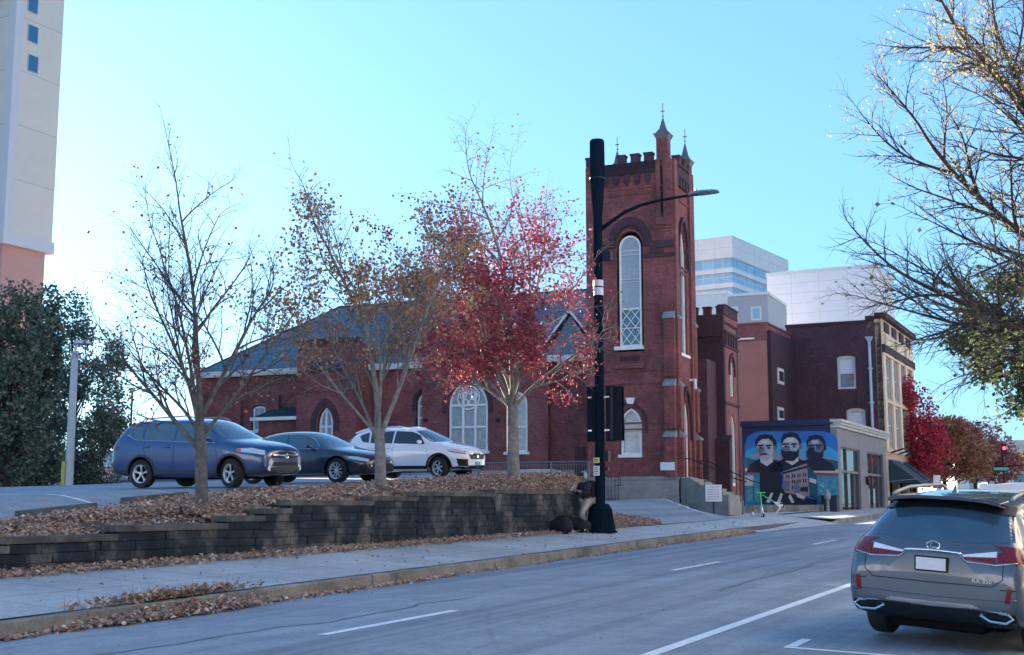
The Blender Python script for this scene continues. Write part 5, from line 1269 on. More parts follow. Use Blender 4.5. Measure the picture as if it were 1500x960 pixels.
street_tree('maple_tree', 752, 702, 16.75, 21, (0, 0), [(275, 22, 4.6, .095, .75), (255, 46, 3.8, .065, .8), (5, 4, 6.2, .11, 1), (85, 15, 5.6, .09, 1), (80, 36, 3.4, .07, .9), (190, 26, 4.4, .06, 1), (330, 20, 5.0, .07, .95), (60, 10, 6.2, .06, 1), (170, 50, 2.8, .045, .9), (300, 55, 3.0, .045, .85)],
    [(8, 38, .46, .2, .12, .2), (8, 44, .5, .25, .0, .12), (5, 48, .5, .3, -.1, .1), (0, 0, 0, .3, -.1, 0)], BARK_PALE,
    'tree with a dense crimson lower crown beside the street pole', 2.6, .20, 10.4, 21000, (.06, .125), RED,
    lambda p: (1-.97*sstep(1.9, 2.7, p.x))*((.75 if noise3(p, .8, 4) > -.06 else .10) if p.z < 5.6 else (.95*(1-sstep(6.2, 9.4, p.z))+.05)*(1.4 if noise3(p, .7, 6) > -.05 else .3)), group=GT)
# ---- big tree overhanging from the right
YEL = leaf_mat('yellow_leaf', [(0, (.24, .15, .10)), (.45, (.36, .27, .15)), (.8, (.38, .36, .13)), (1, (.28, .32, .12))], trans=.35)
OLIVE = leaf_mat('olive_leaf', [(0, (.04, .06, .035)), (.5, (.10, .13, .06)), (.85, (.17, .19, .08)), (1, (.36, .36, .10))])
bp_ = RW(28.5, -1.2, zroad(28)+.1); big = empty('oak_tree', bp_, label='big spreading tree leaning in from the right edge, thinning yellow and olive leaves', cat='tree')
T = Tree(33); T.tr.tube([(0, 0, -.1), (0, 0, .2), (.0, 0, 1.5), (-.1, .1, 4.2)], [.52, .4, .33, .28], 12)
T.tr.build('trunk', BARK_DK, big, smooth=True, uv=False)
sp = [(11, 34, .42, .18, .10, .22), (9, 36, .46, .2, .12, .12), (7, 38, .5, .22, .12, .1), (0, 0, 0, .25, .1, 0)]
left = lambda az, el: Vector((sin(R(az))*cos(R(el)), cos(R(az))*cos(R(el)), sin(R(el))))
for (az, el, L, r_, z) in ((272, 24, 6.4, .13, 3.8), (285, 42, 7.2, .15, 4.0), (265, 56, 7.8, .15, 4.2), (250, 12, 5.6, .10, 3.6), (292, 14, 5.4, .10, 3.6), (300, 60, 7.8, .14, 4.2), (235, 38, 6.4, .12, 4.0), (275, 72, 9.0, .15, 4.2), (60, 50, 6, .12, 4.1), (130, 45, 6, .12, 4.0), (190, 40, 6, .11, 4.1), (10, 40, 6.5, .12, 4.1)):
    T.branch(Vector((-.05, .05, z-.2)), left(az, el), L, r_, 0, sp)
T.b.build('limbs', BARK_DK, big, smooth=True, uv=False)
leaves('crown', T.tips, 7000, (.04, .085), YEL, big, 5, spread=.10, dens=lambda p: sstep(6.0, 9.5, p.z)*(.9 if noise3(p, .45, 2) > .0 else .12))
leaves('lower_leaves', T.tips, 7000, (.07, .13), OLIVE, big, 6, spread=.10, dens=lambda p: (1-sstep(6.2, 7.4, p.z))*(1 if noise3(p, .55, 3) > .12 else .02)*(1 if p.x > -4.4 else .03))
# ---- leaf mass trees: crown built of many leaf clumps through the volume
def mass_tree(name, base, h, blobs, n, size, m, label, seed, trunk=.2, bark=BARK_DK, group=None, thr=-.12, limbs=True, fr=.9, cat='tree', tonef=None, twigs=0):
    root = empty(name, base, label=label, cat=cat, group=group); r = random.Random(seed); pts = []
    for (x, y, z, rx_, ry_, rz_) in blobs:
        k = int(700*(rx_*rz_)**.5)+200
        for _ in range(k):
            v = Vector((r.gauss(0, 1), r.gauss(0, 1), r.gauss(0, 1))).normalized()*(r.random()**.45)
            p = Vector((x+v.x*rx_, y+v.y*ry_, z+v.z*rz_))
            if noise3(p, fr, seed) > thr: pts.append((p, v))
    b = MB(); zt = max(q[2] for q in blobs)
    b.tube([(0, 0, -.4), (0.03, 0, zt*.5), (blobs[0][0]*.5, blobs[0][1]*.5, zt)], [trunk, trunk*.75, trunk*.25], 8)
    b.build('trunk', bark, root, smooth=True, uv=False)
    if limbs:
        b = MB()
        for _ in range(26):
            p, v = pts[r.randrange(len(pts))]; z0 = min(p.z*.6, zt*.8)
            q = Vector((0, 0, z0)); mid = q.lerp(p, .5)+Vector((r.gauss(0, .2), r.gauss(0, .2), r.gauss(0, .2)-.1))
            b.tube([q, mid, p], [trunk*.35, trunk*.2, .01], 4)
        b.build('limbs', bark, root, smooth=True, uv=False)
    leaves('crown', pts, n, size, m, root, seed, spread=.14, tonef=tonef)
    return root
DKLEAF = leaf_mat('dark_green_leaf', [(0, (.012, .028, .018)), (.5, (.035, .06, .03)), (.85, (.07, .10, .05)), (1, (.12, .14, .06))], trans=.25)
CONIF = leaf_mat('brown_green_needle', [(0, (.04, .075, .06)), (.45, (.09, .14, .10)), (.8, (.19, .20, .14)), (1, (.48, .35, .28))], trans=.15)
AIRY = leaf_mat('airy_green_leaf', [(0, (.05, .10, .08)), (.5, (.12, .20, .15)), (1, (.25, .28, .20))], trans=.3)
def Pb(px, Y, zz): p = at_Y(px, 700, Y); return Vector((p.x, Y, zz))
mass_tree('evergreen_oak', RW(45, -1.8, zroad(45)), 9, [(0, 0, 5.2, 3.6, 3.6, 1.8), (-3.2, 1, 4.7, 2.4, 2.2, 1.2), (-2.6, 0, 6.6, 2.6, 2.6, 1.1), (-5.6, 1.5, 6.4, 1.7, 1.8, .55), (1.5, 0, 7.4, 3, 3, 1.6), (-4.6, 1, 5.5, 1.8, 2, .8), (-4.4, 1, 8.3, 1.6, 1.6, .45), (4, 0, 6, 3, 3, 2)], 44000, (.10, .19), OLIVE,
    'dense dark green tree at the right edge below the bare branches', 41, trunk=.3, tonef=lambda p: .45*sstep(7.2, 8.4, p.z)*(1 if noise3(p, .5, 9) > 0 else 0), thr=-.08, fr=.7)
mass_tree('cedar_tree', Pb(14, 47, 1.8), 10, [(0, 0, 3, 1.5, 1.5, 3), (0, 0, 6, 1.25, 1.2, 2.2), (-.9, .2, 4, 1.2, 1.2, 3.8), (.5, 0, 1.6, 1.5, 1.2, 1.4)], 17000, (.08, .2), CONIF, 'dense dark brown green cedar at the far left edge', 42, trunk=.22, thr=.04, fr=1.5)
mass_tree('cedar_tree', Pb(50, 50, 1.8), 10, [(0, 0, 3.3, 1.15, 1.2, 3.2), (.1, 0, 6.4, .85, .9, 2.2), (-.3, 0, 1.4, 1.3, 1.2, 1.2)], 11000, (.08, .2), CONIF, 'dark pointed cedar just left of the airy green tree', 43, trunk=.2, thr=.04, fr=1.5)
mass_tree('green_tree', Pb(104, 56, 1.8), 10, [(-.6, 0, 7.6, 1.2, 1.2, 2.0), (.3, 0, 5.8, 1.9, 1.6, 2.0), (1.0, 0, 4.2, 1.5, 1.5, 1.6), (-.9, 0, 4.4, 1.3, 1.3, 2.0), (-.3, 0, 2.2, 1.5, 1.3, 1.3), (1.4, 0, 6.3, .9, .9, 1.3)], 11000, (.09, .17), AIRY, 'tall airy green tree with sky showing through beside the grey lamp pole', 44, trunk=.14, thr=.0, fr=1.1)
mass_tree('brown_shrub', Pb(146, 50, 1.7), 3, [(0, 0, 2.0, 1.15, 1.1, 1.7), (.4, 0, 3.1, .8, .9, 1.0), (-.5, 0, 1.0, .9, .9, 1.0)], 7000, (.07, .15), CONIF, 'bushy brown green shrub behind the rear of the blue SUV', 45, trunk=.07, thr=-.1)
mass_tree('red_shrub', Pb(172, 53, 1.8), 3, [(0, 0, 3.4, .6, .6, .8), (-.4, 0, 2.6, .5, .6, .6)], 900, (.08, .15), leaf_mat('coral_leaf', [(0, (.28, .06, .04)), (1, (.55, .22, .16))]), 'small coral red leaved tree peeking out behind the brown shrub', 46, trunk=.05)
mass_tree('red_bush', Pb(80, 62, 1.7), 2, [(0, 0, 1.2, .7, .6, .7)], 900, (.08, .15), bpy.data.materials['coral_leaf'], 'low coral bush behind the foot of the grey lamp pole', 47, trunk=.04)
CRIM = leaf_mat('crimson_leaf', [(0, (.24, .02, .04)), (.5, (.50, .045, .08)), (1, (.62, .14, .14))], trans=.4)
MIX = leaf_mat('mixed_autumn_leaf', [(0, (.16, .05, .045)), (.4, (.34, .12, .09)), (.7, (.40, .26, .11)), (1, (.34, .32, .12))], trans=.35)
MAUVE = leaf_mat('mauve_leaf', [(0, (.14, .05, .06)), (.5, (.30, .12, .12)), (1, (.45, .24, .2))], trans=.35)
def far_tree(name, px, w, z0, *a, **k):
    u = 1670-px; Y = 1868*w/(.8973*u); d = ray(px, 740); p = d*(Y/d.y); s = p.x*RD.x+p.y*RD.y
    return mass_tree(name, Vector((p.x, p.y, zroad(s)+.2)), *a, **k)
far_tree('red_maple', 1340, 14.5, 0, 9, [(0, 0, 5.5, 2.2, 2.2, 3.4), (.8, 0, 4.2, 2.4, 2.2, 2.6), (-.6, 0, 8, 1.2, 1.2, 1.6)], 9000, (.14, .26), CRIM, 'bright crimson tree just beyond the tan building', 51, trunk=.15, thr=-.2)
far_tree('autumn_tree', 1385, 13.6, 0, 7, [(0, 0, 4.2, 3.4, 3, 2.5), (-1.5, 0, 3, 2.5, 2.2, 1.8), (1.8, 0, 3.4, 2.2, 2, 1.7), (.6, 0, 5.8, 1.6, 1.6, 1)], 11000, (.16, .28), MIX, 'rounded orange green autumn tree in front of the crimson tree', 52, trunk=.17, thr=-.2)
far_tree('autumn_tree', 1430, 14, 0, 8, [(0, 0, 4.6, 4.0, 3.4, 3.0), (2.6, 0, 3.4, 2.4, 2.2, 1.8), (-1.4, 0, 6.4, 2, 2, 1.4)], 9000, (.2, .34), MAUVE, 'mauve brown autumn tree farther down the street', 53, trunk=.2, thr=-.1)
# ------------------------------------------------------------------ street pole with lamp arm and antenna canister
PW = 14.75; s_, zb = at_w(880, 783, PW); pb = RW(s_, PW, H(PW, s_)); Yp = pb.y
def pz_(y): return at_Y(880, y, Yp).z-pb.z
pole = empty('street_pole', pb, -R(26), 'tall dark street pole with antenna canister on top and a lamp on a curved arm', 'street pole')
PB = M('pole_dark_paint', (.007, .016, .028), rough=.6, metal=0, spec=0)
mpp = Yp/1868.0
b = MB(); b.frustum(0, 0, .06, pz_(746), .46, .33, 8, pi/8); b.frustum(0, 0, 0, .06, .52, .50, 8, pi/8); b.frustum(0, 0, pz_(746), pz_(738), .36, .24, 8, pi/8)
for k in range(8):
    a = pi/8+k*pi/4; b.bar((.44*cos(a), .44*sin(a), .06), (.33*cos(a), .33*sin(a), pz_(746)), .02)
b.build('base', PB, pole)
r = 7.2*mpp; b = MB(); b.lathe([(r, pz_(740)), (r*.97, pz_(560)), (r*.9, pz_(318)), (r*.8, pz_(316))], n=20); b.build('shaft', PB, pole, ang=50)
b = MB(); b.lathe([(r*.85, pz_(318)), (.155, pz_(312)), (.17, pz_(306)), (.235, pz_(262)), (.245, pz_(260)), (.235, pz_(208)), (.20, pz_(205.5)), (0, pz_(205))], n=24); b.build('antenna_canister', PB, pole, ang=40)
b = MB(); b.lathe([(.25, 0), (.25, .04)], n=24, z0=pz_(263)); b.build('canister_seam', BLACKP, pole)
def L(px, py):  # arm lies roughly in the picture-parallel plane through the pole
    p = at_Y(px, py, Yp-1.4*(px-880)/150); c, s = cos(R(26)), sin(R(26)); d = p-pb; return Vector((c*d.x-s*d.y, s*d.x+c*d.y, d.z))
arm_pts = [L(880, 336), L(895, 325), L(915, 311), L(938, 301), L(965, 294), L(1000, 288), L(1022, 285)]
b = MB(); b.tube(arm_pts, [.07, .06, .055, .05, .045, .04, .04], 10); arm = b.build('lamp_arm', PB, pole, smooth=True)
h0, h1 = L(1009, 286), L(1053, 280.5); d = (h1-h0); sd = d.cross(Vector((0, 0, 1))).normalized(); up = sd.cross(d).normalized()
b = MB(); sec = []
for t, w_, th in ((0, .07, .06), (.12, .13, .08), (.45, .2, .085), (.85, .19, .06), (1, .08, .03)):
    c = h0+d*t; sec.append([c-sd*w_+up*0, c-sd*w_*.6+up*th, c+sd*w_*.6+up*th, c+sd*w_, c+sd*w_*.8-up*.03, c-sd*w_*.8-up*.03])
vs = [p for q in sec for p in q]; fs = [(i*6+k, i*6+(k+1) % 6, (i+1)*6+(k+1) % 6, (i+1)*6+k) for i in range(4) for k in range(6)]+[(5,4,3,2,1,0), tuple(range(24, 30))]
b.add(vs, fs); lh = b.build('lamp_head', M('lamp_grey', (.20, .24, .25), rough=.45, metal=.3), pole, ang=40)
b = MB(); q = h0+d*.25+up*.09; b.lathe([(.035, 0), (.035, .07), (0, .08)], q.x, q.y, 8, z0=q.z); b.build('photo_cell', GALV, lh)
b = MB(); b.lathe([(r*1.06, 0), (r*1.06, pz_(411)-pz_(433))], n=20, z0=pz_(433)); b.build('white_wrap', M('pale_wrap', (.62, .64, .68), rough=.5), pole)
b = MB(); b.lathe([(r*1.08, 0), (r*1.08, .04)], n=20, z0=pz_(422)); b.build('wrap_band', PB, pole)
def plate(name, y0, y1, x0, x1, m, lines=()):
    b = MB(); z0, z1 = pz_(y1), pz_(y0); X0, X1 = (x0-880)*mpp, (x1-880)*mpp; b.box(X0, X1, -r-.03, -r+.01, z0, z1); o = b.build(name, m, pole, bevel=.004)
    if lines:
        b = MB()
        for k, (a, c) in enumerate(lines): z = z1-(k+1)*(z1-z0)/(len(lines)+1); b.box(lerp(X0, X1, a), lerp(X0, X1, c), -r-.034, -r-.031, z-.012, z+.012)
        b.build('lettering', BLACKP, o)
plate('yellow_plate', 671, 678.5, 873, 882, M('yellow_sign', (.75, .62, .25), rough=.5), lines=((.15, .8), (.2, .7)))
plate('white_plate', 683, 697, 873, 882, M('white_sign', (.72, .75, .8), rough=.5), lines=((.2, .8), (.15, .75), (.2, .85), (.2, .6)))
b = MB(); b.box(r, r+.16, -.12, .1, pz_(677), pz_(661)); b.box(r, r+.14, -.1, .1, pz_(690), pz_(685)); b.box(r, r+.13, -.06, .06, pz_(381), pz_(371)); b.box(r+.14, r+.3, -.1, .1, pz_(383), pz_(372)); b.build('control_box', BLACKP, pole)
# two black traffic signals seen from behind/side, strapped to the pole
GTS = 'black traffic signal heads on the street pole'
SIGM = M('signal_black', (.008, .011, .018), rough=.6, spec=.15); 
def signal(x, hood, lab):
    z0, z1 = pz_(647), pz_(566); b = MB(); h = z1-z0; rt = empty('traffic_signal', pb, -R(26), lab, 'traffic signal', GTS)
    b.box(x-.15, x+.15, -.02, .2, z0, z1); b.build('housing', SIGM, rt, bevel=.02)
    b = MB()
    if hood:                                   # louvred visors facing right
        for k in range(3):
            zc = z0+h*(k+.5)/3
            for j in range(5): b.add([(x+.153, -.0, zc-.2+j*.09), (x+.153, .18, zc-.2+j*.09), (x+.36, .18, zc-.17+j*.09), (x+.36, .0, zc-.17+j*.09)], [(0, 1, 2, 3), (3, 2, 1, 0)])
        b.box(x+.153, x+.37, -.02, -.0, z0+.02, z1-.02); b.box(x+.153, x+.37, .2, .22, z0+.02, z1-.02); b.build('visor', SIGM, rt)
        MB().box(x+.02, x+.10, -.04, -.022, z0+.05, z1-.05).build('pale_strip', M('signal_edge', (.03, .055, .07), rough=.7, spec=.1), rt)
    else:
        b.box(x-.12, x+.04, -.04, -.022, z0+.05, z1-.05); b.build('pale_strip', M('signal_back', (.006, .018, .028), rough=.7, spec=.1), rt)
    b = MB()
    for zz in (z0+h*.2, z0+h*.8): b.box(min(x, 0), max(x, 0), .0, .05, zz-.03, zz+.03); b.box(x-.1 if not hood else x-.15, x+.02 if not hood else x-.02, -.045, -.022, zz-.025, zz+.025)
    b.build('bracket', M('silver_clamp', (.6, .62, .65), rough=.3, metal=.7) if 'silver_clamp' not in bpy.data.materials else bpy.data.materials['silver_clamp'], rt)
signal(-(880-868.5)*mpp-.03, False, 'flat black signal head on the left side of the street pole')
signal((897-880)*mpp, True, 'black signal head with louvred visors on the right side of the street pole')
# ------------------------------------------------------------------ other poles, signs, scooters
gp = Pb(101, 44, 1.75); gpole = empty('lamp_pole', gp, 0, 'pale grey lamp pole with a yellow painted foot at the left', 'lamp pole')
gzf = lambda y: at_Y(101, y, 44).z-gp.z
b = MB(); b.lathe([(.155, -.2), (.15, 1), (.12, gzf(515))], n=14); b.build('shaft', M('pale_galvanised', (.40, .43, .46), rough=.5, var=.1, vs=6), gpole, ang=50)
b = MB(); b.box(-.22, -.10, -.17, .06, -.2, gzf(676)); b.build('yellow_foot', M('yellow_green_paint', (.38, .38, .10), rough=.7), gpole)
b = MB(); b.tube([(0, 0, gzf(515)), (.05, -.02, gzf(507)), (.25, -.05, gzf(503))], .05, 8); b.frustum(.27, -.05, gzf(505), gzf(500), .32, .22, 10, 0); b.build('lamp_head', M('pale_lamp', (.45, .52, .58), rough=.4), gpole)
lp = Pb(188.5, 64, 2.0); lpo = empty('flood_light_pole', lp, 0, 'thin pole with two small flood lights above the blue SUV roof', 'lamp pole'); f = lambda y: at_Y(188, y, 64).z-lp.z
b = MB(); b.tube([(0, 0, 0), (0, 0, f(573))], .05, 8); b.bar((-.0, 0, f(574)), (.38, 0, f(570)), .03); b.build('shaft', BLACKP, lpo)
b = MB(); b.lathe([(0, -.1), (.13, -.08), (.13, .1), (0, .12)], 0, 0, 10, z0=f(572)); b.build('flood_lamp', GALV, lpo); b = MB(); b.lathe([(0, -.08), (.1, -.06), (.12, .1), (0, .12)], .4, 0, 10, z0=f(569)); b.build('flood_lamp', GALV, lpo)
# white notice on a short post
SW = 16.4; s_, z_ = at_w(1045.5, 758, SW); np_ = RW(s_, SW, z_-.05); no = empty('sign_post', np_, -R(25), 'small square white sign with red lettering on a short black post', 'sign')
mp = np_.y/1868; b = MB(); b.box(-.03, .03, 0, .05, -.1, (758-712)*mp); b.build('post', BLACKP, no)
b = MB(); X0, X1, Z0, Z1 = -11.5*mp, 13*mp, (758-733.5)*mp, (758-709)*mp; b.box(X0, X1, -.03, -.003, Z0, Z1); sb = b.build('panel', M('sign_white', (.74, .74, .78), rough=.5), no, bevel=.004)
RT = M('sign_red', (.50, .12, .16), rough=.6)
def text(name, s, size, m, parent, loc, rot=(pi/2, 0, 0), ext=.002, align='CENTER'):
    c = bpy.data.curves.new(name, 'FONT'); c.body = s; c.size = size; c.extrude = ext; c.align_x = align; c.align_y = 'CENTER'; c.resolution_u = 3
    t = bpy.data.objects.new(name, c); COL.objects.link(t); dg = bpy.context.evaluated_depsgraph_get(); me = bpy.data.meshes.new_from_object(t.evaluated_get(dg)); bpy.data.objects.remove(t)
    o = link_mesh(name, me, m, parent, uv=False); me.materials.clear(); me.materials.append(m); o.location = loc; o.rotation_euler = rot; return o
rt = random.Random(8); b = MB()
for k in range(6):
    z = Z1-.10-k*(Z1-Z0-.14)/5.6; x = X0+.09+(.12 if k == 0 else 0)
    while x < X1-.12: l = rt.uniform(.03, .09); b.box(x, min(x+l, X1-.06), -.034, -.0305, z-.014, z+.014); x += l+.03
b.build('lettering', RT, sb)
# scooters
GREEN = M('scooter_green', (.10, .62, .22), rough=.4); SCW = M('scooter_white', (.66, .70, .70), rough=.4); TYRE = M('tyre_rubber', (.012, .013, .015), rough=.8)
def scooter():
    e = empty('scooter', (0, 0, 0)); 
    MB().tube([(.42, 0, .16), (.38, 0, .4), (.30, 0, 1.12)], .028, 8).tube([(.30, -.23, 1.12), (.30, .23, 1.12)], .018, 8).build('handlebar_stem', GREEN, e, smooth=True)
    b = MB(); b.box(-.42, .36, -.09, .09, .09, .15); b.prism([(.28, .12), (.46, .12), (.46, .38), (.36, .52), (.33, .5)], -.045, .045); b.box(-.58, -.36, -.05, .05, .12, .2); b.build('deck', SCW, e, bevel=.015)
    for x in (-.5, .46):
        w = MB().lathe([(.05, -.025), (.115, -.028), (.125, 0), (.115, .028), (.05, .025)], x, 0, 18, axis='y', z0=.125).build('wheel', TYRE, e, ang=40)
        MB().lathe([(.0, -.03), (.06, -.03), (.06, .03), (0, .03)], x, 0, 12, axis='y', z0=.125).build('hub', SCW, w)
        MB().add([(x-.14, -.04, .2), (x, -.04, .27), (x+.13, -.04, .2), (x-.14, .04, .2), (x, .04, .27), (x+.13, .04, .2)], [(0, 1, 4, 3), (1, 2, 5, 4)]).build('mudguard', SCW, e)
    MB().box(.27, .33, -.20, -.12, 1.09, 1.15).box(.27, .33, .12, .20, 1.09, 1.15).build('grip', BLACKP, e) if False else None
    return e
sc1 = scooter(); s_, z_ = at_w(1110, 759, 15.3); sc1.location = RW(s_, 15.3, z_+.0); sc1.rotation_euler = (0, 0, R(-72)); GS = 'rental scooters by the low wall'
tag(sc1, 'green and white scooter standing upright before the mural', 'scooter', GS)
sc2 = sc1.copy(); COL.objects.link(sc2)
for c in list(sc1.children):
    d_ = c.copy(); COL.objects.link(d_); d_.parent = sc2
    for g in c.children: e_ = g.copy(); COL.objects.link(e_); e_.parent = d_
s_, z_ = at_w(1140, 757, 15.5); sc2.location = RW(s_, 15.5, z_+.10); sc2.rotation_euler = (0, R(-48), R(-8)); sc2.scale = (1, 1, 1)
sc2.rotation_euler = (R(14), R(-52), R(-14))
tag(sc2, 'green and white scooter tipped over with its stem leaning left', 'scooter', GS)
# dark bin, white box and far bits at the left
p = Pb(15, 52, 1.75); o = MB().box(-.75, .5, -.4, .4, -.2, 1.0).box(-.82, .57, -.46, .46, 1.003, 1.12).build('dumpster', M('dark_bin', (.008, .012, .035), rough=.5)); o.location = p; tag(o, 'dark blue bin under the cedar at the left edge', 'bin')
p = Pb(39, 52, 1.75); o = MB().box(-.22, .22, -.2, .2, -.2, 1.15).box(-.26, .26, -.24, .24, 1.153, 1.22).build('utility_box', M('pale_cabinet', (.42, .45, .5), rough=.5), bevel=.01); o.location = p; tag(o, 'pale upright cabinet right of the dark bin', 'cabinet')
SUNL = M('far_pale_wall', (.62, .50, .45), rough=.9, var=.15, vs=.3)
o = MB().box(-9, 22, 0, 6, 0, 3.6).prismx([(-.4, 3.6), (6.4, 3.6), (3, 5.0)], -9.3, 22.3).build('far_house', SUNL); o.location = Pb(90, 100, 1.0); tag(o, 'low pale house seen between the trunks behind the parking lot', 'house')
GH = None
p = Pb(82, 60, 1.75); o = MB().prism([(-.75, 0), (.75, 0), (.35, .5), (0, .62), (-.35, .5)], -.5, .5).build('covered_mound', BLACKP); o.location = p; tag(o, 'small dark covered heap behind the grey lamp pole', 'heap')
fb = MB().box(-6, 5.5, -.1, .1, .1, 1.0).build('low_fence', M('dark_green_fence', (.03, .06, .05), rough=.8)); fb.location = Pb(165, 58, 1.75); tag(fb, 'low dark green fence behind the blue SUV rear', 'fence')
o = MB().box(-9, 9, -.15, .15, 0, .72).build('low_far_wall', M('pale_far_wall', (.50, .46, .42), rough=.9)); o.location = Pb(300, 56, 1.9); tag(o, 'low pale wall seen under the parked cars', 'wall')
# far end of the street
FE = Frame(*(at_Y(1440, 700, 190).xy), 26.2)
def fe_b(name, px0, px1, ytop, Y, m, lab, cat='building', depth=14):
    a, c = at_Y(px0, 700, Y), at_Y(px1, 700, Y); e = empty(name, (a.x, Y, 0), 0, lab, cat); h = at_Y(px0, ytop, Y).z
    MB().box(0, c.x-a.x, 0, depth, 0, h).build('walls', m, e); MB().box(-.3, c.x-a.x+.3, -.3, depth+.3, h+.003, h+.6).build('cornice', m, e); return e, c.x-a.x, h
e, W_, h = fe_b('white_hall', 1425, 1478, 672, 190, WHITE, 'white columned building at the far end of the street')
b = MB(); [b.box(W_*.25+i*1.0, W_*.25+.4+i*1.0, -.12, -.003, 1, h-1.5) for i in range(4)]; b.build('window', bpy.data.materials['window_glass'], e)
e, W_, h = fe_b('grey_station', 1478, 1540, 652, 160, M('far_grey', (.38, .40, .45), rough=.8), 'grey canopied building with a yellow sign at the far right')
MB().box(1.2, 2.0, -.25, -.003, h-2.6, h-.9).build('yellow_sign', M('far_yellow', (.75, .55, .08), rough=.5), e); MB().box(2.2, 4, -.2, -.003, h-2.4, h-1.4).build('white_sign', WHITE, e); MB().box(.6, 5, -.1, -.003, 0, h-3.6).build('teal_shutter', M('teal_shutter', (.05, .2, .25), rough=.6), e)
e, W_, h = fe_b('pale_tower_block', 1372, 1440, 640, 240, M('bright_far_wall', (.75, .74, .72), rough=.8), 'pale far building above the autumn trees')
p = at_Y(1471, 700, 85); e = empty('signal_mast', (p.x, 85, 1.2), 0, 'far signal mast with a red light and green street sign', 'traffic signal'); zf_ = lambda y: at_Y(1471, y, 85).z-1.2
MB().tube([(0, 0, 0), (0, 0, zf_(650))], .07, 8).bar((.0, 0, zf_(684)), (.9, 0, zf_(682)), .05).bar((.9, 0, zf_(683)), (1.5, 0, zf_(681)), .04).build('mast', BLACKP, e)
h = MB().box(-.14, .14, -.25, -.08, zf_(668), zf_(651)).build('signal_head', BLACKP, e); MB().lathe([(0, -.29), (.11, -.27), (.11, -.25)], 0, 0, 12, axis='y', z0=zf_(657)).build('red_lamp', M('red_signal', (.5, .01, .03), emit=((1, .02, .05), 2.5)), h)
MB().box(-.7, .25, -.1, -.06, zf_(689), zf_(685)).build('street_sign', M('street_green', (.04, .4, .3), rough=.5), e)
# signpost under the far trees
p = at_Y(1372, 703, 80); e = empty('small_sign', (p.x, 80, 1.1), 0, 'small white street sign on a thin pole before the autumn trees', 'sign'); MB().bar((0, 0, 0), (0, 0, 2.2), .03).build('pole', GALV, e); MB().box(-.22, .22, -.06, -.035, 1.9, 2.4).build('panel', WHITE, e)
# ------------------------------------------------------------------ cars: x forward, y left, z up
RUB = bpy.data.materials['tyre_rubber']; RIM = M('alloy_rim', (.62, .62, .64), rough=.35, metal=.35); RIMDK = M('hollow_and_underbody_shade', (.004, .004, .006), rough=.8, spec=.1)  # last one near-black: carries the shade under the cars, also darkens rim hollows
CARGL = M('car_glass', (.045, .09, .12), rough=.04, spec=1.0, coat=.5); CARGLB = M('car_glass_dark', (.006, .008, .011), rough=.03, spec=.9, coat=.5)
CLAD = M('grey_cladding', (.03, .038, .045), rough=.6); SEAM = M('panel_seam', (.006, .007, .01), rough=.7)
LAMP = M('headlight_glass', (.62, .68, .72), rough=.08, spec=1, metal=.3); TAIL = M('tail_light_red', (.16, .003, .008), rough=.15, spec=.5, coat=.3); AMBER = M('amber_lens', (.6, .16, .06), rough=.15)
def paint_mat(name, c, metal=.35, flake=.0):
    m = M(name, c, rough=.32, metal=metal, spec=.6, coat=1.0, var=.04, vs=40); return m
def car_body(st, name):
    """st rows: x, zbot, hwB, zsill, hwM, zmid, zbelt, hwBelt, zTop, hwRail, zRail, xc(centre shift at the top)"""
    def rows(r):
        x, zb, hb, zs, hm, zm, zbe, hbe, zt, hr, zr, xc = r
        m = lambda a, b, t: a+(b-a)*t
        return [(x, 0, zb), (x, hb*.6, zb), (x, hb, zb+.02), (x, m(hb, hm, .75), zs), (x, hm, zm), (x, m(hm, hbe, .35), m(zm, zbe, .6)), (x, hbe, zbe),
                (x+xc*.15, m(hbe, hr, .5)+.012, m(zbe, zr, .5)), (x+xc*.3, hr, zr), (x+xc*.6, hr*.72, m(zr, zt, .62)), (x+xc*.9, hr*.36, m(zr, zt, .92)), (x+xc, 0, zt)]
    bm = bmesh.new(); L = []
    for r in st:
        R_ = rows(r); n = len(R_)
        left = [bm.verts.new(p) for p in R_]; right = [left[0]]+[bm.verts.new((p[0], -p[1], p[2])) for p in R_[1:-1]]+[left[-1]]
        L.append((left, right))
    n = len(L[0][0])
    for a, b in zip(L[:-1], L[1:]):
        for i in range(n-1):
            bm.faces.new((a[0][i], b[0][i], b[0][i+1], a[0][i+1])); bm.faces.new((a[1][i+1], b[1][i+1], b[1][i], a[1][i]))
    for k in (0, -1):
        l, r = L[k]; bm.faces.new((l[0], l[1], r[1]) if True else ()) 
        for i in range(1, n-2): bm.faces.new((l[i], l[i+1], r[i+1], r[i]))
        bm.faces.new((l[n-2], l[n-1], r[n-2]))
    bmesh.ops.recalc_face_normals(bm, faces=bm.faces)
    me = bpy.data.meshes.new(name); bm.to_mesh(me); bm.free()
    o = bpy.data.objects.new(name, me); COL.objects.link(o); s = o.modifiers.new('s', 'SUBSURF'); s.levels = 3; s.render_levels = 3
    dg = bpy.context.evaluated_depsgraph_get(); dg.update(); m2 = bpy.data.meshes.new_from_object(o.evaluated_get(dg)); bpy.data.objects.remove(o)
    m2.materials.clear(); return m2
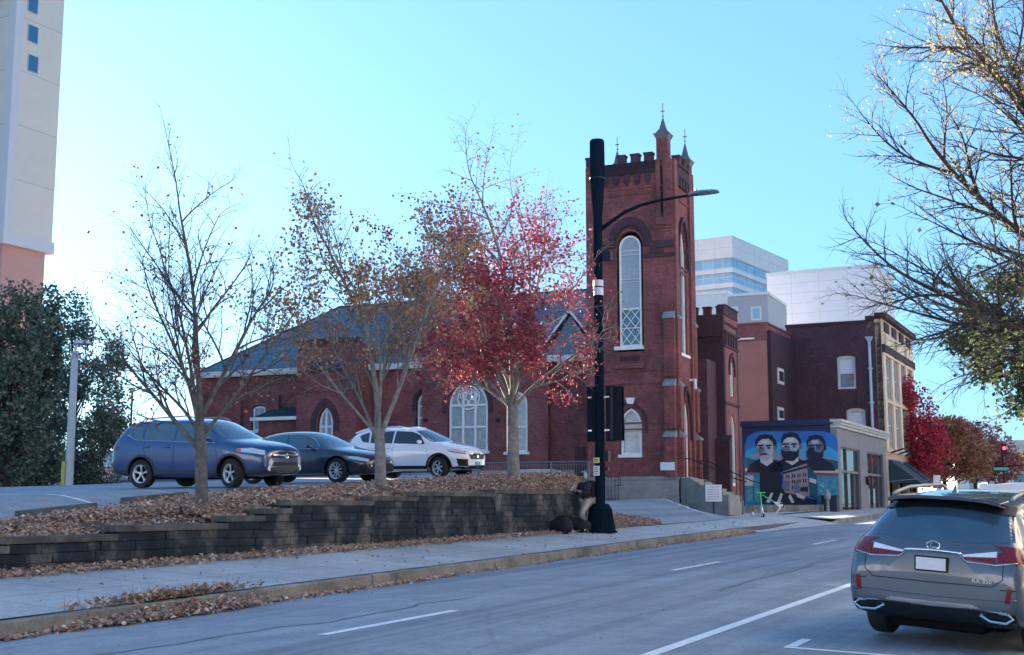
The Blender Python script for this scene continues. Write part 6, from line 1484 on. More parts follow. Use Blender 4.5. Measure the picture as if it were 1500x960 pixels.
class Car:
    def __init__(c, name, st, mat, label, cat, wheels, wr, hw, group=None, archr=None):
        c.root = empty(name, (0, 0, 0), 0, label, cat, group); c.me = car_body(st, name+'_body'); c.mat = mat
        c.bvh = BVHTree.FromPolygons([v.co.copy() for v in c.me.vertices], [tuple(p.vertices) for p in c.me.polygons])
        c.body = link_mesh('body', c.me, mat, c.root, smooth=True, uv=False)
        c.wr = wr; c.wheels = wheels; c.hw = hw; ar = archr or wr*1.17
        cut = MB()
        for x in wheels:
            for s in (1, -1):
                y0, y1 = (hw-.34, hw+.3) if s > 0 else (-hw-.3, -hw+.34)
                n = 28; pts = [(x+ar*cos(2*pi*i/n), wr+.01+ar*sin(2*pi*i/n)) for i in range(n)]; cut.prism(pts, y0, y1)
        co_ = cut.build('cut', None); md = c.body.modifiers.new('b', 'BOOLEAN'); md.object = co_; md.operation = 'DIFFERENCE'; md.solver = 'EXACT'
        dg = bpy.context.evaluated_depsgraph_get(); dg.update(); nm = bpy.data.meshes.new_from_object(c.body.evaluated_get(dg)); c.body.modifiers.clear(); c.body.data = nm; nm.materials.clear(); nm.materials.append(mat)
        bpy.data.objects.remove(co_); c.ar = ar
        smooth_angle(c.body, 40)
        b = MB()                                  # underbody and dark wells
        b.box(wheels[1]-.1, wheels[0]+.1, -hw+.36, hw-.36, .20, .34); b.build('underbody', RIMDK, c.root)
        for x in wheels:
            for s in (1, -1):
                b = MB(); n = 14; pts = [(x+ar*.985*cos(pi*i/n), wr+.01+ar*.985*sin(pi*i/n)) for i in range(n+1)]
                y0, y1 = s*(hw-.335), s*(hw-.06)
                for i in range(n): p, q = pts[i], pts[i+1]; b.add([(p[0], y0, p[1]), (q[0], y0, q[1]), (q[0], y1, q[1]), (p[0], y1, p[1])], [(0, 1, 2, 3)])
                b.prism(pts, y0, y0+.004*s); b.build('wheel_well', SEAM, c.root)
    def hit(c, p, axis):
        a, b_ = p
        if axis in ('L', 'R'):
            s = 1 if axis == 'L' else -1; o = Vector((a, 3*s, b_)); d = Vector((0, -s, 0))
        elif axis == 'F': o = Vector((4, a, b_)); d = Vector((-1, 0, 0))
        elif axis == 'B': o = Vector((-4, a, b_)); d = Vector((1, 0, 0))
        else: o = Vector((a, b_, 4)); d = Vector((0, 0, -1))
        loc, nor, _, _ = c.bvh.ray_cast(o, d)
        if loc is None:
            loc, nor, _, _ = c.bvh.find_nearest(o+d*(4 if axis in 'FBT' else 3)*.62)
        if nor.dot(d) > 0: nor = -nor
        return loc, nor
    def patch(c, name, lo, up, axis, m, off=.004, rows=5, cols=14, parent=None, th=.006, smooth=True):
        """surface-following patch between two polylines given in the view plane of the axis"""
        def samp(pl, n):
            ds = [0]; 
            for a, b in zip(pl[:-1], pl[1:]): ds.append(ds[-1]+sqrt((a[0]-b[0])**2+(a[1]-b[1])**2)+1e-9)
            out = []
            for i in range(n+1):
                t = ds[-1]*i/n; k = 0
                while k < len(ds)-2 and ds[k+1] < t: k += 1
                f = (t-ds[k])/(ds[k+1]-ds[k]); out.append((lerp(pl[k][0], pl[k+1][0], f), lerp(pl[k][1], pl[k+1][1], f)))
            return out
        A, B = samp(lo, cols), samp(up, cols); vs = []; ns = []
        for j in range(rows+1):
            for i in range(cols+1):
                p = (lerp(A[i][0], B[i][0], j/rows), lerp(A[i][1], B[i][1], j/rows)); q, n = c.hit(p, axis); vs.append(q+n*off); ns.append(n)
        N = len(vs); w = cols+1; fs = [(j*w+i, j*w+i+1, (j+1)*w+i+1, (j+1)*w+i) for j in range(rows) for i in range(cols)]
        inner = [v-n*(th+off*.5) for v, n in zip(vs, ns)]
        bd = [i for i in range(w)]+[j*w+cols for j in range(1, rows+1)]+[rows*w+i for i in range(cols-1, -1, -1)]+[j*w for j in range(rows-1, 0, -1)]
        allv = vs+inner; fs += [(bd[k], bd[(k+1) % len(bd)], bd[(k+1) % len(bd)]+N, bd[k]+N) for k in range(len(bd))]
        me = bpy.data.meshes.new(name); me.from_pydata([tuple(v) for v in allv], [], fs); me.update()
        bm = bmesh.new(); bm.from_mesh(me); bmesh.ops.recalc_face_normals(bm, faces=bm.faces); 
        bm.faces.ensure_lookup_table()
        q0 = bm.faces[len(bm.faces)//4 if False else 0]; ref = ns[0]
        if bm.faces[0].normal.dot(ref) < 0: bmesh.ops.reverse_faces(bm, faces=bm.faces)
        bm.to_mesh(me); bm.free()
        o = link_mesh(name, me, m, parent or c.root, uv=False)
        if smooth: smooth_angle(o, 50)
        return o
    def both(c, name, lo, up, m, **k):
        return [c.patch(name, lo, up, s, m, **k) for s in ('L', 'R')]
    def line(c, name, pts, axis, m, w=.012, off=.003, parent=None, r=None, n=4):
        """thin strip following the surface along a polyline"""
        P_ = []
        for a, b in zip(pts[:-1], pts[1:]):
            k = max(1, int(sqrt((a[0]-b[0])**2+(a[1]-b[1])**2)/.06))
            for i in range(k): P_.append((lerp(a[0], b[0], i/k), lerp(a[1], b[1], i/k)))
        P_.append(pts[-1]); q = []
        for p in P_: l, nn = c.hit(p, axis); q.append(l+nn*off)
        return MB().tube(q, w/2, n).build(name, m, parent or c.root, smooth=True, uv=False)
    def wheel(c, x, s, spokes, rimr, style=0, steer=0):
        wr = c.wr; y = s*(c.hw-.115); W = .11
        e = empty('wheel', (x, y, wr), steer); e.parent = c.root
        prof = [(rimr*.99, -W), (wr*.93, -W), (wr*.985, -W*.78), (wr, -W*.45), (wr, W*.45), (wr*.985, W*.78), (wr*.93, W), (rimr*.99, W)]
        MB().lathe([(a, b*s) for a, b in prof], n=40, axis='y', cap=False).build('tyre', RUB, e, ang=30)
        b = MB(); yo = s*W*.72
        b.lathe([(rimr, s*W*1.0), (rimr*1.0, s*W*.9), (rimr*.9, s*W*.8), (rimr*.88, s*W*.2)], n=40, axis='y', cap=False)
        for k in range(spokes):
            a = 2*pi*k/spokes+.3; 
            for (da0, da1) in (((-.10, -.02), (.02, .10)) if style == 1 else (((-.17, .17),) if style == 0 else ((-.08, .08),))):
                r0, r1 = rimr*.12, rimr*.93
                sh = 1.0 if style != 1 else 1.0
                q = []
                for (rr, k0, k1) in ((r0, .9, .9), (rimr*.55, .55 if style != 2 else .8, .55 if style != 2 else .8), (r1, .85, .85)):
                    w0, w1 = (da0*k0, da1*k1) if style != 1 else ((da0*(1+ (rr/r1)*.9)), (da1*(1+(rr/r1)*.9)))
                    f = rimr*1.0
                    if style == 1: a0, a1 = a+da0*(.6+1.6*sin(pi*min(1, rr/r1))), a+da1*(.6+1.6*sin(pi*min(1, rr/r1)))
                    else: a0, a1 = a+w0*rimr/max(rr, rimr*.3)*.8, a+w1*rimr/max(rr, rimr*.3)*.8
                    q.append([(rr*cos(a0), yo-s*.012*(1-rr/r1), rr*sin(a0)), (rr*cos(a1), yo-s*.012*(1-rr/r1), rr*sin(a1))])
                vs = [p for z in q for p in z]; vs2 = [(p[0], p[1]-s*.035, p[2]) for p in vs]
                b.add(vs+vs2, [(0, 1, 3, 2), (2, 3, 5, 4), (0, 2, 8, 6), (2, 4, 10, 8), (1, 7, 9, 3), (3, 9, 11, 5)])
        b.lathe([(0, yo+s*.012), (rimr*.2, yo+s*.01), (rimr*.24, yo-s*.02)], n=16, axis='y')
        b.build('rim', RIM, e)
        MB().lathe([(rimr*.9, s*W*.25), (0, s*W*.22)], n=24, axis='y').build('brake_disc', RIMDK, e)
        return e
    def place(c, px, py_, yaw_az, ref=(0, 0), w=None, z=None): pass
def set_car(c, wx, wy, az, zf):
    """wx, wy: world point of the ground centre; az: heading"""
    a = R(az); f = Vector((sin(a), cos(a), 0)); l = Vector((-cos(a), sin(a), 0))
    o = Vector((wx, wy, 0)); pts = [(o+f*c.wheels[0]), (o+f*c.wheels[1])]
    z0, z1 = zf(pts[0]), zf(pts[1]); pitch = atan((z0-z1)/(c.wheels[0]-c.wheels[1]))
    zc = z1+(z0-z1)*(0-c.wheels[1])/(c.wheels[0]-c.wheels[1])
    ql, qr = zf(o+l*.8), zf(o-l*.8); roll = atan((ql-qr)/1.6)
    c.root.location = (wx, wy, zc); c.root.rotation_mode = 'XYZ'
    Mx = Matrix.Rotation(pi/2-a, 4, 'Z') @ Matrix.Rotation(-pitch, 4, 'Y') @ Matrix.Rotation(roll, 4, 'X'); c.root.rotation_euler = Mx.to_euler()
def zf_lot(p): return H(p.dot(RN), p.dot(RD))+.012
def zf_road(p): return zcrown(p.dot(RN), p.dot(RD))
def arch_trim(c, m, t=.055):
    for x in c.wheels:
        n = 16; 
        lo = [(x+c.ar*1.0*cos(a), c.wr+.01+c.ar*sin(a)) for a in [lerp(-.42, pi+.42, i/n) for i in range(n+1)]]
        up = [(x+(c.ar+t)*cos(a), c.wr+.01+(c.ar+t)*sin(a)) for a in [lerp(-.42, pi+.42, i/n) for i in range(n+1)]]
        for s in ('L', 'R'): c.patch('arch_trim', lo, up, s, m, off=.012, rows=1, cols=20)
def handle(c, x, z, m):
    for s, k in (('L', 1), ('R', -1)):
        q, n = c.hit((x, z), s); MB().tube([(x-.10, q.y, z), (x-.07, q.y+k*.03, z+.004), (x+.07, q.y+k*.03, z+.004), (x+.10, q.y, z)], .016, 6).build('door_handle', m, c.root, smooth=True)
def mirror(c, x, z, m, sz=1.0, glass=True):
    for s, k in (('L', 1), ('R', -1)):
        q, n = c.hit((x, z-.03), s); y = q.y
        b = MB(); sec = [(x-.05, .03, -.03, .04), (x+.02, .06, -.05, .09), (x+.0, .14, -.05, .11), (x-.03, .22, -.03, .08)]
        vs = []
        for (X, dy, z0, z1) in sec: vs += [(X-.05, y+k*dy*sz, z+z0*sz), (X+.07, y+k*dy*sz, z+z0*sz+.01), (X+.06, y+k*dy*sz, z+z1*sz), (X-.05, y+k*dy*sz, z+z1*sz)]
        fs = [(i*4+j, i*4+(j+1) % 4, (i+1)*4+(j+1) % 4, (i+1)*4+j) for i in range(3) for j in range(4)]+[(3, 2, 1, 0), (12, 13, 14, 15)]
        b.add(vs, fs); o = b.build('wing_mirror', m, c.root); bm = bmesh.new(); bm.from_mesh(o.data); bmesh.ops.recalc_face_normals(bm, faces=bm.faces); bm.to_mesh(o.data); bm.free()
        sm = o.modifiers.new('s', 'SUBSURF'); sm.levels = sm.render_levels = 2; smooth_angle(o, 80)
# ================= blue SUV
BLUE = paint_mat('blue_paint', (.003, .042, .165), .10)
st = [(-2.28, .42, .62, .50, .74, .62, .86, .72, .98, .58, .95, 0), (-2.24, .34, .74, .42, .86, .64, .98, .82, 1.07, .66, 1.03, 0), (-2.14, .30, .80, .38, .90, .66, 1.05, .86, 1.30, .69, 1.24, -.02), (-2.02, .28, .82, .36, .915, .68, 1.07, .87, 1.50, .67, 1.43, -.03),
      (-1.86, .27, .83, .35, .92, .68, 1.07, .875, 1.615, .645, 1.55, -.04), (-1.6, .26, .84, .34, .922, .68, 1.06, .88, 1.655, .645, 1.59, -.02), (-1.1, .24, .84, .33, .922, .68, 1.035, .885, 1.665, .635, 1.60, 0), (-.4, .23, .84, .32, .92, .68, 1.01, .885, 1.675, .64, 1.61, 0),
      (.15, .23, .84, .32, .92, .68, .99, .885, 1.655, .64, 1.585, .05), (.42, .23, .84, .32, .92, .68, .985, .885, 1.60, .635, 1.52, .10), (.72, .23, .84, .32, .92, .68, .98, .885, 1.43, .66, 1.33, .16), (1.02, .23, .84, .32, .92, .68, .975, .885, 1.23, .70, 1.13, .2), (1.22, .23, .84, .33, .92, .68, .965, .88, 1.11, .76, 1.05, .14),
      (1.5, .24, .83, .34, .918, .68, .95, .86, 1.07, .72, 1.02, .05), (1.8, .25, .80, .35, .90, .68, .91, .82, 1.03, .67, .98, .04), (2.05, .27, .76, .36, .85, .66, .86, .76, .965, .60, .93, .05), (2.2, .30, .68, .38, .78, .62, .79, .68, .89, .54, .85, .05), (2.28, .36, .56, .42, .64, .58, .70, .56, .78, .42, .75, .04)]
def lift_row(r, cut=1.3):
    r = list(r); k = .085 if -2.1 < r[0] < cut else (.05 if r[0] >= cut else .05)
    r[6] += k; r[5] += .03
    if r[0] >= cut: r[8] += .055; r[10] += .055
    elif r[0] > .95: r[8] += .045; r[10] += .05
    return tuple(r)
st = [lift_row(r) for r in st]
c = Car('blue_suv', st, BLUE, 'dark blue SUV parked nose to the bank, nearest the left of the photo', 'car', (1.36, -1.30), .345, .925, 'cars parked in the raised lot')
for x in c.wheels:
    for s in (1, -1): c.wheel(x, s, 5, .225, 0, steer=-.3 if x > 0 else 0)
arch_trim(c, CLAD)
c.both('sill_cladding', [(-.9, .24), (.95, .24)], [(-.9, .44), (.95, .42)], CLAD, off=.012, rows=2)
c.both('rear_cladding', [(-2.24, .36), (-1.74, .30)], [(-2.24, .58), (-1.74, .40)], CLAD, off=.010, rows=3, cols=6); c.both('front_cladding', [(1.80, .30), (2.22, .34)], [(1.80, .38), (2.22, .46)], CLAD, off=.010, rows=3, cols=6)
zw0 = lambda x: 1.135+(x+.5)*-.045; zw1 = lambda x: 1.535-.10*max(0, (x+.1))**1.6*1.6-.10*max(0, -(x+1.15))
c.both('window', [(-.28, zw0(-.28)), (.86, zw0(.86)-.01)], [(-.28, zw1(-.28)), (.30, zw1(.3)), (.62, 1.37), (.86, 1.10)], CARGL, rows=5)
c.both('window', [(-1.22, zw0(-1.22)), (-.34, zw0(-.34))], [(-1.30, zw1(-1.3)), (-.34, zw1(-.34))], CARGL, rows=5)
c.both('quarter_window', [(-1.86, zw0(-1.86)+.11), (-1.55, zw0(-1.55)), (-1.29, zw0(-1.29))], [(-1.76, zw1(-1.76)-.06), (-1.55, zw1(-1.55)-.02), (-1.37, zw1(-1.37))], CARGL, rows=4, cols=8)
c.patch('windscreen', [(-.75, 1.15), (0, 1.17), (.75, 1.15)], [(-.58, 1.53), (0, 1.585), (.58, 1.53)], 'F', CARGL, rows=10, cols=16)
c.patch('rear_window', [(-.66, 1.12), (.66, 1.12)], [(-.54, 1.50), (.54, 1.50)], 'B', CARGL, rows=5)
for s in 'LR':
    c.line('window_trim', [(-1.8, zw0(-1.8)+.10), (-1.5, zw0(-1.5)-.02), (.9, zw0(.9)-.02)], s, CHROME, w=.016, off=.004)
    for pts in ([(-.31, .42), (-.31, 1.02)], [(-1.25, 1.03), (-1.15, .80), (-.93, .66), (-.88, .42)], [(.98, .42), (.98, .70), (.93, .98)], [(-.88, .42), (.98, .42)]): c.line('door_seam', pts, s, SEAM, w=.010, off=.0005)
handle(c, -.52, .97, BLUE); handle(c, -1.08, .93, BLUE) if False else handle(c, -1.1, .985, BLUE)
mirror(c, .74, 1.14, BLUE)
c.both('headlight', [(1.62, .84), (1.95, .80), (2.2, .76)], [(1.52, .915), (1.9, .925), (2.17, .86)], LAMP, off=.006, rows=3, cols=10); c.both('amber_lens', [(1.56, .845), (1.66, .825)], [(1.50, .91), (1.64, .91)], AMBER, off=.009, rows=2, cols=3)
for k in (1, -1):
    q, n = c.hit((k*.60, .45), 'F'); MB().lathe([(0, .02), (.055, .015), (.07, -.02)], q.y, 0, 14, axis='y') if False else None
    b = MB(); n_ = 14
    b.add([(q.x+.012, q.y, q.z)]+[(q.x+.008-.0*i, q.y+.06*cos(2*pi*i/n_), q.z+.06*sin(2*pi*i/n_)) for i in range(n_)]+[(q.x-.06, q.y+.06*cos(2*pi*i/n_), q.z+.06*sin(2*pi*i/n_)) for i in range(n_)], [(0, 1+i, 1+(i+1) % n_) for i in range(n_)]+[(1+i, 1+n_+i, 1+n_+(i+1) % n_, 1+(i+1) % n_) for i in range(n_)]); b.build('fog_light', WHITE, c.root)
c.patch('grille', [(-.50, .69), (0, .675), (.50, .69)], [(-.56, .765), (0, .77), (.56, .765)], 'F', BLACKP, off=.006, rows=2); c.patch('grille_bar', [(-.5, .745), (0, .73), (.5, .745)], [(-.52, .775), (0, .762), (.52, .775)], 'F', CHROME, off=.012, rows=1)
c.patch('lower_grille', [(-.52, .50), (.52, .50)], [(-.46, .59), (.46, .59)], 'F', BLACKP, off=.006, rows=2); c.patch('bumper_cladding', [(-.72, .32), (0, .31), (.72, .32)], [(-.66, .47), (0, .48), (.66, .47)], 'F', CLAD, off=.008, rows=3); c.patch('skid_strip', [(-.34, .345), (.34, .345)], [(-.36, .385), (.36, .385)], 'F', CHROME, off=.014, rows=1)
q, n = c.hit((0, .73), 'F'); b = MB(); circ_pts = lambda rx_, rz_, r, x0: b.tube([(x0, rx_*cos(2*pi*i/20), q.z+rz_*sin(2*pi*i/20)) for i in range(21)], r, 5); circ_pts(.075, .05, .008, q.x+.018); circ_pts(.028, .048, .006, q.x+.02); b.tube([(q.x+.02, .055*cos(pi+pi*i/10), q.z+.022+.02*sin(pi+pi*i/10)) for i in range(11)], .006, 5); b.build('emblem', CHROME, c.root)
c.both('tail_light', [(-2.25, .90), (-2.0, .945)], [(-2.22, 1.06), (-1.99, 1.0)], TAIL, off=.010, rows=3, cols=6); c.patch('tail_light', [(-.80, .93), (-.5, .95)], [(-.78, 1.03), (-.5, 1.0)], 'B', TAIL, off=.008, rows=2, cols=5); c.patch('tail_light', [(.5, .95), (.80, .93)], [(.5, 1.0), (.78, 1.03)], 'B', TAIL, off=.008, rows=2, cols=5)
for k in (1, -1): MB().tube([(-1.55, k*.60, 1.585), (-1.45, k*.60, 1.675), (-.2, k*.60, 1.72), (.12, k*.60, 1.67), (.22, k*.60, 1.60)], .018, 6).build('roof_rail', GALV, c.root, smooth=True)
b = MB(); b.add([(-1.93, -.55, 1.52), (-1.93, .55, 1.52), (-1.6, .58, 1.625), (-1.6, -.58, 1.625), (-1.92, -.55, 1.49), (-1.92, .55, 1.49), (-1.65, .58, 1.56), (-1.65, -.58, 1.56)], [(0, 3, 2, 1), (4, 5, 6, 7), (0, 1, 5, 4), (1, 2, 6, 5), (2, 3, 7, 6), (3, 0, 4, 7)]); b.build('spoiler', BLUE, c.root, bevel=.01)
AZC = 116.2
def car_at(c, pxw, wfront, az):
    u = 1670-pxw; Y = 1868*wfront/(.8973*u); p = ray(pxw, 712); p = p*(Y/p.y); p.z = 0
    a = R(az); f = Vector((sin(a), cos(a), 0)); r = Vector((cos(a), -sin(a), 0))          # heading, right side (towards viewer side)
    o = p-f*c.wheels[0]-r*(c.hw-.05); set_car(c, o.x, o.y, az, zf_lot)
car_at(c, 338, 18.9, 115); blue = c
# ================= black sedan
BLK = paint_mat('black_car_paint', (.005, .010, .028), .1)
st = [(-2.40, .46, .55, .52, .70, .62, .84, .66, .98, .52, .95, 0), (-2.35, .34, .70, .42, .82, .62, .95, .76, 1.06, .6, 1.03, 0), (-2.2, .28, .78, .36, .88, .62, .985, .80, 1.09, .62, 1.06, 0), (-1.9, .24, .82, .33, .91, .62, .985, .83, 1.11, .63, 1.07, 0), (-1.62, .22, .83, .30, .917, .62, .975, .84, 1.18, .60, 1.12, -.05), (-1.3, .20, .83, .29, .92, .62, .965, .85, 1.31, .575, 1.24, -.06),
      (-.9, .19, .83, .28, .92, .62, .955, .86, 1.42, .565, 1.35, -.03), (-.4, .18, .83, .27, .92, .62, .945, .865, 1.452, .57, 1.385, 0), (.1, .18, .83, .27, .92, .62, .935, .865, 1.44, .57, 1.37, .05), (.4, .18, .83, .27, .92, .62, .93, .865, 1.375, .58, 1.29, .10), (.8, .18, .83, .27, .92, .62, .92, .865, 1.19, .63, 1.10, .16), (1.08, .18, .83, .27, .92, .62, .905, .86, 1.04, .70, .985, .15),
      (1.3, .18, .83, .27, .92, .62, .88, .85, .965, .72, .92, .08), (1.7, .19, .81, .28, .905, .60, .83, .80, .905, .66, .87, .05), (2.05, .2, .76, .29, .85, .56, .75, .73, .835, .58, .80, .05), (2.3, .22, .66, .31, .74, .50, .65, .63, .73, .48, .70, .05), (2.42, .28, .52, .36, .58, .46, .56, .50, .60, .36, .585, .04)]
c = Car('black_sedan', st, BLK, 'black four door sedan parked between the blue SUV and white SUV', 'car', (1.45, -1.37), .335, .92, 'cars parked in the raised lot')
for x in c.wheels:
    for s in (1, -1): c.wheel(x, s, 10, .228, 2, steer=-.12 if x > 0 else 0)
za = lambda x: .985-.035*(x); 
c.both('window', [(-.22, za(-.22)), (.78, za(.78)-.01)], [(-.22, 1.335), (.22, 1.31), (.55, 1.17), (.78, 1.0)], CARGL, rows=4); c.both('window', [(-1.05, za(-1.05)), (-.28, za(-.28))], [(-1.02, 1.245), (-.7, 1.31), (-.28, 1.335)], CARGL, rows=4); c.both('quarter_window', [(-1.45, za(-1.45)+.02), (-1.12, za(-1.12))], [(-1.40, 1.07), (-1.1, 1.21)], CARGL, rows=3, cols=5)
c.patch('windscreen', [(-.74, .985), (0, 1.01), (.74, .985)], [(-.53, 1.33), (0, 1.385), (.53, 1.33)], 'F', CARGL, rows=10, cols=16); c.patch('rear_window', [(-.6, 1.15), (.6, 1.15)], [(-.5, 1.34), (.5, 1.34)], 'B', CARGL, rows=4)
for s in 'LR':
    c.line('window_trim', [(-1.5, 1.05), (-1.3, 1.16), (-1.0, 1.28), (-.6, 1.345), (-.1, 1.36), (.25, 1.335), (.6, 1.18), (.86, .985)], s, CHROME, w=.018, off=.003); c.line('window_trim', [(-1.5, 1.02), (-.2, .965), (.84, .93)], s, CHROME, w=.012, off=.003)
    for pts in ([(-.25, .34), (-.25, .95)], [(-1.1, .96), (-1.0, .75), (-.85, .60), (-.82, .34)], [(.98, .34), (.98, .70), (.9, .92)], [(-.82, .34), (.98, .34)]): c.line('door_seam', pts, s, SEAM, w=.01, off=.0005)
c.both('sill_trim', [(-.98, .235), (1.04, .235)], [(-.98, .26), (1.04, .26)], GALV, off=.01, rows=1)
handle(c, -.42, .83, BLK); handle(c, -1.05, .85, BLK) if False else None; mirror(c, .62, .98, BLK)
c.both('headlight', [(1.78, .66), (2.1, .60), (2.33, .555)], [(1.66, .725), (2.05, .70), (2.32, .625)], LAMP, off=.006, rows=3, cols=10); c.both('amber_lens', [(1.72, .68), (1.84, .66)], [(1.64, .73), (1.8, .725)], AMBER, off=.009, rows=2, cols=3)
c.patch('grille', [(-.66, .30), (0, .28), (.66, .30)], [(-.48, .50), (0, .52), (.48, .50)], 'F', SEAM, off=.006, rows=4); c.patch('upper_grille', [(-.36, .56), (.36, .56)], [(-.4, .60), (.4, .60)], 'F', SEAM, off=.006, rows=1)
for k in range(4): c.line('grille_bar', [(-.55+.02*k, .33+.045*k), (0, .315+.045*k), (.55-.02*k, .33+.045*k)], 'F', BLACKP, w=.012, off=.01)
q, n = c.hit((0, .575), 'F'); b = MB(); b.tube([(q.x+.015, .07*cos(2*pi*i/20), q.z+.045*sin(2*pi*i/20)) for i in range(21)], .007, 5); b.build('emblem', CHROME, c.root)
c.both('corner_vent', [(2.12, .33), (2.34, .31)], [(2.18, .50), (2.36, .47)], SEAM, off=.006, rows=2, cols=4); c.both('tail_light', [(-2.34, .82), (-2.05, .88)], [(-2.32, .95), (-2.05, .94)], TAIL, off=.008, rows=2, cols=5)
car_at(c, 493, 19.5, 115.5)
# ================= white SUV
WHT = paint_mat('white_car_paint', (.80, .81, .83), 0)
st = [(-2.28, .46, .60, .52, .76, .64, .90, .72, 1.0, .56, .97, 0), (-2.24, .36, .72, .44, .86, .66, 1.02, .82, 1.10, .66, 1.06, 0), (-2.12, .30, .80, .38, .90, .68, 1.09, .855, 1.24, .68, 1.18, -.02), (-1.95, .27, .82, .35, .915, .68, 1.10, .87, 1.43, .65, 1.35, -.03), (-1.78, .26, .83, .34, .922, .68, 1.09, .875, 1.57, .625, 1.49, -.05), (-1.55, .25, .84, .33, .926, .68, 1.075, .88, 1.635, .62, 1.56, -.02), (-1.05, .23, .84, .32, .927, .68, 1.05, .885, 1.675, .625, 1.60, 0), (-.4, .22, .84, .31, .925, .68, 1.03, .885, 1.685, .63, 1.61, 0),
      (.12, .22, .84, .31, .925, .68, 1.01, .885, 1.665, .63, 1.585, .05), (.42, .22, .84, .31, .925, .68, 1.0, .885, 1.60, .625, 1.51, .10), (.74, .22, .84, .31, .925, .68, .995, .885, 1.42, .65, 1.32, .16), (1.02, .22, .84, .31, .925, .68, .99, .885, 1.24, .70, 1.14, .18), (1.22, .22, .84, .32, .925, .68, .98, .88, 1.12, .76, 1.06, .12), (1.5, .23, .83, .33, .92, .68, .955, .86, 1.07, .72, 1.02, .05), (1.8, .24, .80, .34, .90, .68, .91, .81, 1.01, .66, .97, .04), (2.05, .26, .75, .35, .84, .66, .84, .74, .94, .58, .90, .05), (2.2, .29, .67, .38, .75, .62, .76, .65, .85, .50, .81, .05), (2.29, .36, .55, .44, .60, .58, .68, .52, .72, .38, .70, .03)]
st = [lift_row(r) for r in st]
c = Car('white_suv', st, WHT, 'white SUV with six petal wheels parked nearest the church railing', 'car', (1.36, -1.30), .345, .925, 'cars parked in the raised lot')
for x in c.wheels:
    for s in (1, -1): c.wheel(x, s, 6, .23, 1, steer=-.25 if x > 0 else 0)
arch_trim(c, BLACKP, .06)
c.both('sill_cladding', [(-.9, .23), (.95, .23)], [(-.9, .43), (.95, .41)], BLACKP, off=.012, rows=2)
zw0 = lambda x: 1.15-.035*(x+.5); zw1 = lambda x: 1.54-.16*max(0, (x+.1))**1.6-.12*max(0, -(x+1.1))
c.both('window', [(-.28, zw0(-.28)), (.84, zw0(.84)-.01)], [(-.28, zw1(-.28)), (.30, zw1(.3)), (.6, 1.38), (.84, 1.11)], CARGLB, rows=5); c.both('window', [(-1.15, zw0(-1.15)), (-.34, zw0(-.34))], [(-1.2, zw1(-1.2)), (-.34, zw1(-.34))], CARGLB, rows=5); c.both('quarter_window', [(-1.62, zw0(-1.62)+.20), (-1.45, zw0(-1.45)+.03), (-1.21, zw0(-1.21))], [(-1.55, zw1(-1.55)-.04), (-1.45, zw1(-1.45)-.02), (-1.27, zw1(-1.27))], CARGLB, rows=4, cols=8)
c.patch('windscreen', [(-.75, 1.16), (0, 1.18), (.75, 1.16)], [(-.57, 1.53), (0, 1.59), (.57, 1.53)], 'F', CARGL, rows=10, cols=16); c.patch('rear_window', [(-.64, 1.14), (.64, 1.14)], [(-.52, 1.48), (.52, 1.48)], 'B', CARGLB, rows=5)
for s in 'LR':
    for pts in ([(-.31, .42), (-.31, 1.03)], [(-1.22, 1.05), (-1.12, .80), (-.93, .66), (-.88, .42)], [(.98, .42), (.98, .70), (.93, .99)], [(-.88, .42), (.98, .42)]): c.line('door_seam', pts, s, SEAM, w=.009, off=.0005)
handle(c, -.52, 1.0, WHT); handle(c, -1.05, 1.01, WHT); mirror(c, .72, 1.14, WHT)
c.both('headlight', [(1.70, .875), (2.0, .825), (2.2, .78)], [(1.6, .93), (1.98, .92), (2.2, .85)], LAMP, off=.006, rows=3, cols=10); c.both('headlight_bezel', [(1.68, .855), (2.2, .76)], [(1.68, .873), (2.2, .778)], BLACKP, off=.005, rows=1)
c.patch('grille', [(-.44, .60), (0, .585), (.44, .60)], [(-.56, .745), (0, .76), (.56, .745)], 'F', BLACKP, off=.006, rows=4); c.patch('grille_bar', [(-.54, .755), (0, .765), (.54, .755)], [(-.52, .785), (0, .80), (.52, .785)], 'F', CHROME, off=.01, rows=1)
for k in range(3): c.line('grille_bar', [(-.42, .63+.035*k), (0, .62+.035*k), (.42, .63+.035*k)], 'F', GALV, w=.008, off=.012)
c.patch('lower_bumper', [(-.70, .30), (0, .285), (.70, .30)], [(-.68, .40), (0, .41), (.68, .40)], 'F', BLACKP, off=.008, rows=3); c.both('fog_recess', [(2.02, .40), (2.25, .39)], [(1.96, .63), (2.25, .60)], BLACKP, off=.010, rows=3, cols=6); c.both('fog_trim', [(1.95, .385), (2.25, .36)], [(1.95, .405), (2.25, .39)], CHROME, off=.014, rows=1); c.both('corner_cladding', [(1.78, .26), (2.24, .31)], [(1.78, .37), (2.24, .38)], BLACKP, off=.009, rows=2, cols=6)
q, n = c.hit((.0, .47), 'F'); MB().box(q.x, q.x+.02, -.155, .155, q.z-.055, q.z+.055).build('front_plate', M('blue_plate', (.10, .32, .52), rough=.4), c.root); q, n = c.hit((0, .68), 'F'); MB().box(q.x, q.x+.015, -.045, .045, q.z-.04, q.z+.04).build('emblem', CHROME, c.root)
c.both('tail_light', [(-2.24, .96), (-1.98, 1.0)], [(-2.18, 1.08), (-1.98, 1.05)], TAIL, off=.010, rows=3, cols=6); c.both('tail_light', [(-2.1, 1.10), (-1.95, 1.10)], [(-1.98, 1.36), (-1.9, 1.36)], TAIL, off=.008, rows=4, cols=3)
